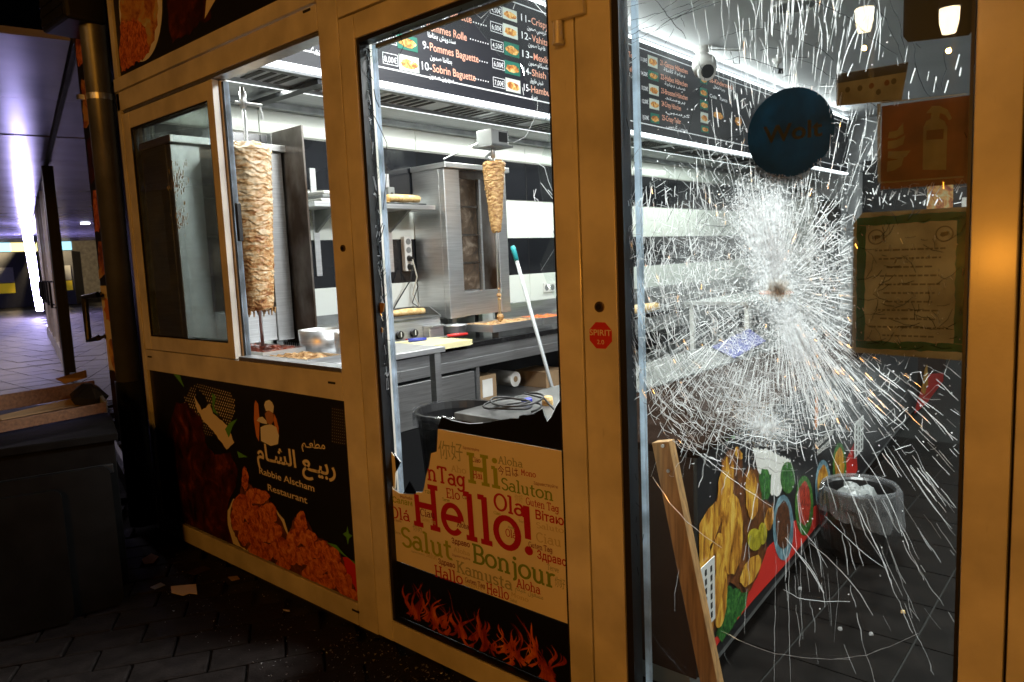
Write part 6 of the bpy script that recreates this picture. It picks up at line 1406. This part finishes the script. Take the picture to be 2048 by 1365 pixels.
# crumbs and glass on the shop floor
for k, (px, py) in enumerate(((1806, 1226), (1680, 1260), (1742, 1270), (1600, 1180))):
    q = at(px, py, z=.004); t = thing('glass_crumb', ('pale crumb on the dark shop floor near the right post', 'glass crumb on the dark floor below the liner bin', 'tiny glass crumb beside the pale crumb', 'glass crumb on the floor near the counter plinth')[k], 'debris', q, group='glass crumbs on the shop floor'); MB().lathe([(0, 0), (.008, 0), (.007, .008), (0, .012)], q, 6, .3).build('crumb', 'crack_bright' if k else 'wrap_bread', t)

# ================================================================== OUTSIDE, TO THE LEFT
dp = thing('drainpipe', 'zinc drainpipe with bright clamp beside the serving window', 'drainpipe', (-4.27, .0, 0))
MB().tube([(-4.27, -.005, .80), (-4.27, -.005, 5.0)], .064, 28).build('pipe', 'pipe_zinc', dp, smooth=True); MB().tube([(-4.27, -.005, .0), (-4.27, -.005, .83)], .072, 28).build('sleeve', 'dark_metal', dp, smooth=True)
zc_ = at(205, 180, y=-.06).z; MB().tube([(-4.27, -.005, zc_ - .016), (-4.27, -.005, zc_ + .016)], .0665, 28, cap=False).build('clamp', 'alu', dp); MB().box(-4.33, -4.30, -.10, -.07, zc_ - .012, zc_ + .012).build('clamp_screw', 'alu', dp)
fp = thing('food_strip', 'narrow wall panel printed with dishes left of the drainpipe', 'sign', (-4.5, .03, .6))
boxo('board', -4.640, -4.345, .03, .07, .45, 3.24, 'print_black', fp)
rs = random.Random(9)
for k, (z, h, m_) in enumerate(((2.75, .30, 'print_fried'), (2.40, .28, 'print_food'), (2.08, .26, 'print_roast'), (1.80, .26, 'print_fried'), (1.52, .22, 'print_food'))):
    facade_patch('dish_print', [Vector((p[0], 0, p[1])) for p in rough_outline([(-4.63, z - h / 2), (-4.45, z - h / 2 + .03), (-4.36, z), (-4.40, z + h / 2), (-4.6, z + h / 2 - .02)], .012, .03, k)], m_, fp, .0285 - k * .0006)
boxo('white_print', -4.638, -4.347, .0280, .0298, .86, 1.36, 'print_cream', fp)
for k, (x, z) in enumerate(((-4.56, 1.22), (-4.44, 1.08), (-4.42, 1.27))): facade_patch('ornament_print', ellipse(x, z, .045, .06, 14, jit=.3), 'print_orange' if k != 2 else 'print_fried', fp, .0268)
facade_patch('bread_print', ellipse(-4.52, .93, .07, .13, 20, rot=.5), 'print_crispy', fp, .0266)
boxo('brown_print', -4.638, -4.347, .0282, .0298, .50, .855, 'laminate_brown', fp); facade_patch('ornament_print', ellipse(-4.47, .73, .07, .08, 16, jit=.25), 'print_orange', fp, .0270)
ab = thing('alarm_box', 'dark louvred box high on the wall over the passage', 'alarm box', (-4.8, .05, 2.9)); q = at(120, 40, y=-.12)
boxo('housing', q.x - .17, q.x + .20, -.16, .04, q.z - .04, q.z + .40, 'dark_metal', ab, .02)
for k in range(6): boxo('louvre', q.x - .14, q.x + .17, -.166, -.1605, q.z - .02 + k * .05, q.z + .005 + k * .05, 'rubber', ab)
# neighbouring glazed front, turned back about fifteen degrees
A0 = Vector((-4.66, .12, 0)); DU = Vector((-.966, .259, 0)); DN = Vector((-.259, -.966, 0))
def nb(name, u0, u1, w0, w1, z0, z1, m, parent, bevel=0.0):
    mm = MB(); mm.add([A0 + DU * u + DN * w + Vector((0, 0, z)) for z in (z0, z1) for u, w in ((u0, w0), (u1, w0), (u1, w1), (u0, w1))], [(0,3,2,1),(4,5,6,7),(0,1,5,4),(1,2,6,5),(2,3,7,6),(3,0,4,7)])
    return mm.build(name, m, parent, bevel=bevel)
nf = thing('neighbour_shopfront', 'neighbouring glazed shopfront receding along the passage', 'shopfront', A0 + DU * 8)
nb('pane', .05, 6.6, -.02, 0, .12, 2.95, 'glass_dark', nf); nb('back_wall', .05, 40, -.5, -.45, 0, 3.2, 'laminate_brown', nf); nb('header', .0, 40, -.3, .02, 2.96, 3.4, 'dark_metal', nf)
nb('plinth', .05, 6.6, -.05, .03, 0, .118, 'dark_metal', nf)
nb('column', 7.05, 7.35, -.2, .07, 0, 2.955, 'dark_metal', nf, .01)
for k in range(6):
    u = 7.4 + k * 1.55
    nb('door_post', u, u + .12, -.06, .03, 0, 2.955, 'frame_paint', nf); d_o = nb('door_pane', u + .125, u + 1.545, -.03, -.01, .25, 2.955, 'glass_dark', nf); nb('door_rail', u + .125, u + 1.545, -.06, .028, .0, .248, 'frame_paint', nf)
    h0 = A0 + DU * (u + 1.1) + DN * .09; MB().tube([h0 + Vector((0, 0, .95)) - DN * .09, h0 + Vector((0, 0, .95)), h0 + Vector((0, 0, 1.35)), h0 + Vector((0, 0, 1.35)) - DN * .09], .018, 8).build('handle', 'plastic_black', d_o)
hn = thing('pull_handle', 'black square pull handle on the near glass left of the printed strip', 'handle', (-4.72, -.05, 1.0)); a = at(168, 594, y=-.02); b = at(178, 682, y=-.02); c = at(199, 590, y=-.02); e = at(200, 676, y=-.02)
MB().tube([(-4.645, .035, c.z), (c.x - .02, -.02, c.z), a, b, (e.x - .02, -.02, e.z), (-4.645, .035, e.z)], .018, 10).build('bar', 'plastic_black', hn, smooth=False)
# soffit over the passage: glossy panels
mat('soffit', (0.42, 0.40, 0.56), .22, .25, var=.12, scale=1.2, rvar=.05)  # violet of the sign light is mixed into the panel colour
so = thing('passage_soffit', 'glossy panelled ceiling over the passage with violet sign light in its colour', 'soffit', A0 + DU * 10 + Vector((0, 0, 3.0)))
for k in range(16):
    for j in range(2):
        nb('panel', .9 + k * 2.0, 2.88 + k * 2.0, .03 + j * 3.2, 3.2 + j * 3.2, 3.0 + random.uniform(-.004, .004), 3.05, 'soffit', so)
nb('fascia', .6, 33, 6.45, 6.6, 2.9, 3.6, 'dark_metal', so)
for k, u in enumerate((9.0, 14.0, 20.0)):  # the nearest one is added to brighten the paving
    c = A0 + DU * u + DN * 1.3; t = thing('soffit_light', ('nearest round downlight added to brighten the passage paving', 'round downlight in the passage ceiling by the glazed doors', 'farthest round downlight in the passage ceiling')[k], 'light', c + Vector((0, 0, 2.98)), group='downlights of the passage')
    MB().lathe([(0, 0), (.11, 0), (.13, .015)], c + Vector((0, 0, 2.975)), 20).build('diffuser', 'lamp_panel', t)
    l = bpy.data.lights.new('downlight', 'AREA'); l.shape = 'DISK'; l.size = .22; l.energy = 46; l.color = (.90, .78, .92); o = bpy.data.objects.new('downlight', l); COL.objects.link(o); o.parent = t; o.location = (0, 0, -.02)
# lit sign columns at the end of the front
ns = thing('light_column', 'tall white violet light column at the far end of the passage', 'light sign', A0 + DU * 28)
q4 = [at(px, py, x=-30) for px, py in ((44, 436), (60, 436), (87, 622), (77, 622))]; prism(q4, (-.25, 0, 0)).build('light_box', 'neon_violet', ns)
ns2 = thing('light_column', 'narrow light strip on the glazed front before the tall column', 'light sign', A0 + DU * 20)
q4 = [at(px, py, x=-24) for px, py in ((76, 436), (86, 436), (92, 520), (88, 520))]; prism(q4, (-.2, 0, 0)).build('light_box', 'neon_violet', ns2)
# street end: dim house front and a lit kiosk
fh = thing('far_house', 'dim beige house front across the street beyond the passage', 'building', (-60, 5, 0)); boxo('wall', -61, -60, -25, 30, 0, 14, 'wall_paint', fh)
for k in range(7):
    w_ = boxo('window', -60, -59.95, -18 + k * 5.2, -15.8 + k * 5.2, 5.2, 8.2, 'glass_dark', fh); boxo('sill', -59.949, -59.7, -18.1 + k * 5.2, -15.7 + k * 5.2, 5.0, 5.19, 'frame_paint', fh)
ks = thing('kiosk', 'dark kiosk with cyan and yellow lit header at the end of the passage', 'kiosk', (-44, 9, 0)); yl = at(-40, 494, x=-43).y; yr = at(230, 494, x=-43).y
zt0 = at(40, 503, x=-43).z; zt1 = at(40, 486, x=-43).z; ym = at(23, 494, x=-43).y
boxo('body', -45, -43, yl, yr, 0, zt0 - .05, 'dark_metal', ks); boxo('cyan_header', -43.2, -42.95, yl, ym - .05, zt0, zt1, 'sign_cyan', ks); boxo('yellow_header', -43.2, -42.95, ym, yr, zt0, zt1, 'sign_yellow', ks)
g0 = at(0, 536, x=-42.9); g1 = at(32, 586, x=-42.9); boxo('grey_panel', -42.99, -42.92, yl + .1, g1.y, at(10, 566, x=-42.9).z, g0.z, 'plastic_grey', ks); mat('yellow_glow', (.6, .42, .01), .5, emit=(.6, .42, .01), estr=.25); boxo('yellow_panel', -42.99, -42.92, yl + .1, g1.y, g1.z, at(10, 567, x=-42.9).z - .01, 'yellow_glow', ks)  # the yellow panel is given a faint glow of its own
sl2 = thing('street_lantern', 'small warm lantern glowing over the far street', 'lamp', (-39, 10, 0)); q = at(168, 436, x=-39); MB().tube([(q.x, q.y, 0), (q.x, q.y, q.z - .2)], .05, 8).build('pole', 'dark_metal', sl2); MB().lathe([(0, -.22), (.2, -.2), (.24, .1), (.1, .25), (0, .27)], q, 14).build('globe', 'warm_glow', sl2)
pl3 = bpy.data.lights.new('lantern_light', 'POINT'); pl3.energy = 7000; pl3.color = (1, .75, .42); pl3.shadow_soft_size = .3; po3 = bpy.data.objects.new('lantern_light', pl3); COL.objects.link(po3); po3.parent = sl2; po3.location = Vector((q.x + .6, q.y - 1.5, q.z + .4)) - sl2.location

# ================================================================== DARK FURNITURE AT THE CORNER
B0, B1 = Vector((-3.54, -.98, 0)), Vector((-3.36, -.42, 0)); BD = Vector((-.955, .297, 0)); 
def obox(name, u0, u1, w0, w1, z0, z1, m, parent, bevel=.004):
    e = (B1 - B0).normalized(); mm = MB(); mm.add([B0 + e * u + BD * w + Vector((0, 0, z)) for z in (z0, z1) for u, w in ((u0, w0), (u1, w0), (u1, w1), (u0, w1))], [(0,3,2,1),(4,5,6,7),(0,1,5,4),(1,2,6,5),(2,3,7,6),(3,0,4,7)]); return mm.build(name, m, parent, bevel=bevel)
mat('cart_black', (.007, .007, .007), .6, var=.2, scale=12, spec=.05)
ct = thing('service_cart', 'black cabinet cart standing in the dark before the shopfront', 'cart', B0.lerp(B1, .5)); obox('body', .0, .575, .02, 1.1, .04, .70, 'cart_black', ct); obox('top', -.01, .59, .0, 1.12, .7005, .735, 'cart_black', ct)
for u in (.03, .50):
    for w in (.06, 1.0): obox('foot', u, u + .05, w, w + .05, 0, .0395, 'rubber', ct)
obox('front_rail', .02, .56, .0, .018, .56, .60, 'dark_metal', ct)
def leaning(label, u0, u1, zt_, w0, m):
    t = thing('table_top', label, 'table top', B0, group='table tops leaning on the cart'); e = (B1 - B0).normalized(); pts = []; r = .035
    for cx, cz, a0 in ((u1 - r, zt_ - r, 0), (u0 + r, zt_ - r, 90), (u0 + r, r + .01, 180), (u1 - r, r + .01, 270)):
        for k in range(5): a = math.radians(a0 + k * 22.5); u = cx + r * math.cos(a); z = cz + r * math.sin(a); pts.append(B0 + e * u + BD * (w0 + .10 * (z / zt_ - 1)) + Vector((0, 0, z)))
    prism(pts, tuple(BD * .022)).build('board', m, t, bevel=.003); return t
leaning('dark rounded table top leaning against the cart front', .05, .545, .60, -.02, 'cart_black'); leaning('smaller brown black table top leaning in front of the other', -.05, .36, .545, -.075, 'cart_black')
cr = thing('wooden_crate', 'open wooden crate with torn cardboard lying on the black cart', 'crate', B0.lerp(B1, .5) + BD * .9 + Vector((0, 0, .735)))
p0 = at(-20, 797, z=.86); p1 = at(188, 764, z=.86); dv = (p1 - p0); up = Vector((0, 0, 1)); 
MB().bar(p0 - Vector((0, 0, .03)), p1 - Vector((0, 0, .03)), .014, .075).build('plank', 'wood_dark', cr, bevel=.002)
bk = Vector((.33, -.07, 0)); MB().bar(p0 + bk - Vector((0, 0, .09)), p1 + bk - Vector((0, 0, .09)), .014, .05).build('plank', 'wood_dark', cr, bevel=.002)
MB().bar(p1 - Vector((.01, .0, .05)), p1 + bk - Vector((-.0, .0, .09)), .014, .06).build('plank', 'plastic_grey', cr)
prism([p0 + Vector((.02, 0, -.10)), p1 + Vector((.02, -.01, -.10)), p1 + bk + Vector((0, 0, -.112)), p0 + bk + Vector((0, 0, -.112))], (0, 0, .008)).build('floor', 'carton', cr)
prism([p0 + Vector((.06, 0, -.085)), p1 + Vector((.05, -.05, -.06)), p1 + Vector((.14, -.06, -.09)), p0 + Vector((.15, 0, -.09))], (0, 0, .004)).build('cardboard', 'carton', cr)
bgk = thing('bin_bag', 'crumpled black plastic bag inside the wooden crate', 'bag', p1 + bk * .5); MB().lathe([(0, -.09), (.07, -.085), (.085, -.04), (.05, .0), (.02, .02), (0, .022)], p1 + Vector((.14, -.08, -.005)), 14, .16).build('bag', 'plastic_black', bgk)
shd = thing('broken_board', 'pale cardboard sheet leaning behind the crate', 'cardboard', p1); prism([at(110, 758, z=.87), at(170, 741, z=.92), at(172, 756, z=.87), at(130, 768, z=.84)], (0, .006, 0)).build('sheet', 'carton', shd)
# litter on the pavement
def scrap(label, pts, m, cat='litter'):
    q = [at(280 + x / 2.677, 730 + y / 2.677, z=.008) for x, y in pts]; t = thing('pavement_scrap', label, cat, q[0], group='scraps on the pavement'); prism(q, (0, 0, -.003)).build('piece', m, t)
scrap('torn cream paper scrap on the dark pavement', ((165,1185),(225,1180),(300,1173),(306,1226),(262,1222),(230,1234),(168,1218)), 'poster_paper')
scrap('brown leaf of litter near the black cart', ((10,1040),(60,1010),(100,1025),(70,1060),(20,1065)), 'carton')
scrap('thin strip of pale litter along the printed panel', ((470,1135),(520,1130),(535,1145),(490,1155)), 'carton')
scrap('narrow dark board piece on the pavement', ((245,1110),(340,1075),(380,1090),(290,1125)), 'laminate_brown')
scrap('white cigarette end on the pavement', ((765,1308),(800,1312),(802,1318),(770,1314)), 'paper_white')
scrap('grey flat piece beside the cream scrap', ((55,1190),(110,1165),(135,1178),(80,1200)), 'plastic_grey')
sp3 = MB(); rg = random.Random(8)
for i in range(420):
    px = rg.uniform(330, 1000); py = 1060 + (px - 330) * .5 + rg.uniform(10, 190); q = at(px, py, z=.004); s_ = rg.uniform(.002, .006)
    if q.y > -.03: continue
    sp3.add([q + Vector((s_ * rg.uniform(-1, 1), s_ * rg.uniform(-1, 1), rg.uniform(0, .006))) for _ in range(3)], [(0, 1, 2)])
for i in range(420):      # a drift of crumbs along the threshold
    q = Vector((rg.uniform(-2.25, -1.15), -abs(rg.gauss(.03, .12)) - .02, .002)); s_ = rg.uniform(.002, .009)
    sp3.add([q + Vector((s_ * rg.uniform(-1, 1), s_ * rg.uniform(-1, 1), rg.uniform(0, .008))) for _ in range(3)], [(0, 1, 2)])
o = sp3.build('glass_debris', 'crack_bright'); o['kind'] = 'stuff'; o['label'] = 'tiny glass splinters scattered on the pavement before the shop'; o['category'] = 'debris'

# ================================================================== STREET LAMPS AND ADDED LIGHT HELPERS BEHIND THE PHOTOGRAPHER
def lamp_post(label, x, y, z, glow, col, power, r=.16, rad=.03):
    t = thing('street_lamp', label, 'street lamp', (x, y, 0), group='street lamps across the pavement')
    MB().tube([(x, y - .35, 0), (x, y - .35, 1), (x, y - .35, z + .35)], [.07, .05, .04], 12).tube([(x, y - .35, z + .33), (x, y, z + .30)], .03, 8).build('pole', 'dark_metal', t)
    MB().lathe([(r * 1.25, .16), (r * .9, .26), (.03, .32), (0, .32)], (x, y, z), 20).build('hood', 'dark_metal', t); MB().lathe([(0, -.16), (r * .7, -.14), (r, 0), (r * 1.05, .15)], (x, y, z), 20).build('globe', glow, t)
    l = bpy.data.lights.new('lamp_light', 'POINT'); l.energy = power; l.color = col; l.shadow_soft_size = rad
    o = bpy.data.objects.new('lamp_light', l); COL.objects.link(o); o.parent = t; o.location = Vector((0, 0, z - .35))
SOD = (1.0, .37, .02)
lamp_post('sodium street lamp lighting the shopfront from across the pavement', 2.2, -7.0, 4.0, 'sodium_glow', SOD, 280, rad=.30)
ho = thing('shade_fence', 'unseen fence added behind the photographer to shade the pavement', 'fence', (-2, -3.4, 0))  # unseen fence added to keep lamp light off the pavement
for k in range(8):
    x = -10 + k * 2.0; boxo('panel', x + .03, x + 1.97, -3.43, -3.40, .06, 1.80, 'shade_fence_dark', ho); boxo('post', x - .025, x + .025, -3.45, -3.38, 0, 1.84, 'dark_metal', ho)
wl_t = thing('added_orange_lamp', 'unseen orange lamp added behind the photographer for the post highlight', 'lamp', (-.615, -3.3, 1.31)); MB().lathe([(0, -.09), (.07, -.085), (.085, 0), (.07, .085), (0, .09)], (-.615, -3.3, 1.31), 18).build('lens', 'added_orange_glow', wl_t); boxo('bracket', -.65, -.58, -3.399, -3.34, 1.40, 1.44, 'dark_metal', wl_t)  # unseen lamp added so the right post catches an orange highlight
lamp_post('warm street lantern mirrored in the cracked pane', -2.92, -9.0, 4.34, 'warm_glow', (1, .42, .06), 70, .11)
lamp_post('second warm lantern mirrored in the black sticker', -1.94, -9.0, 4.10, 'warm_glow', (1, .42, .06), 50, .11)
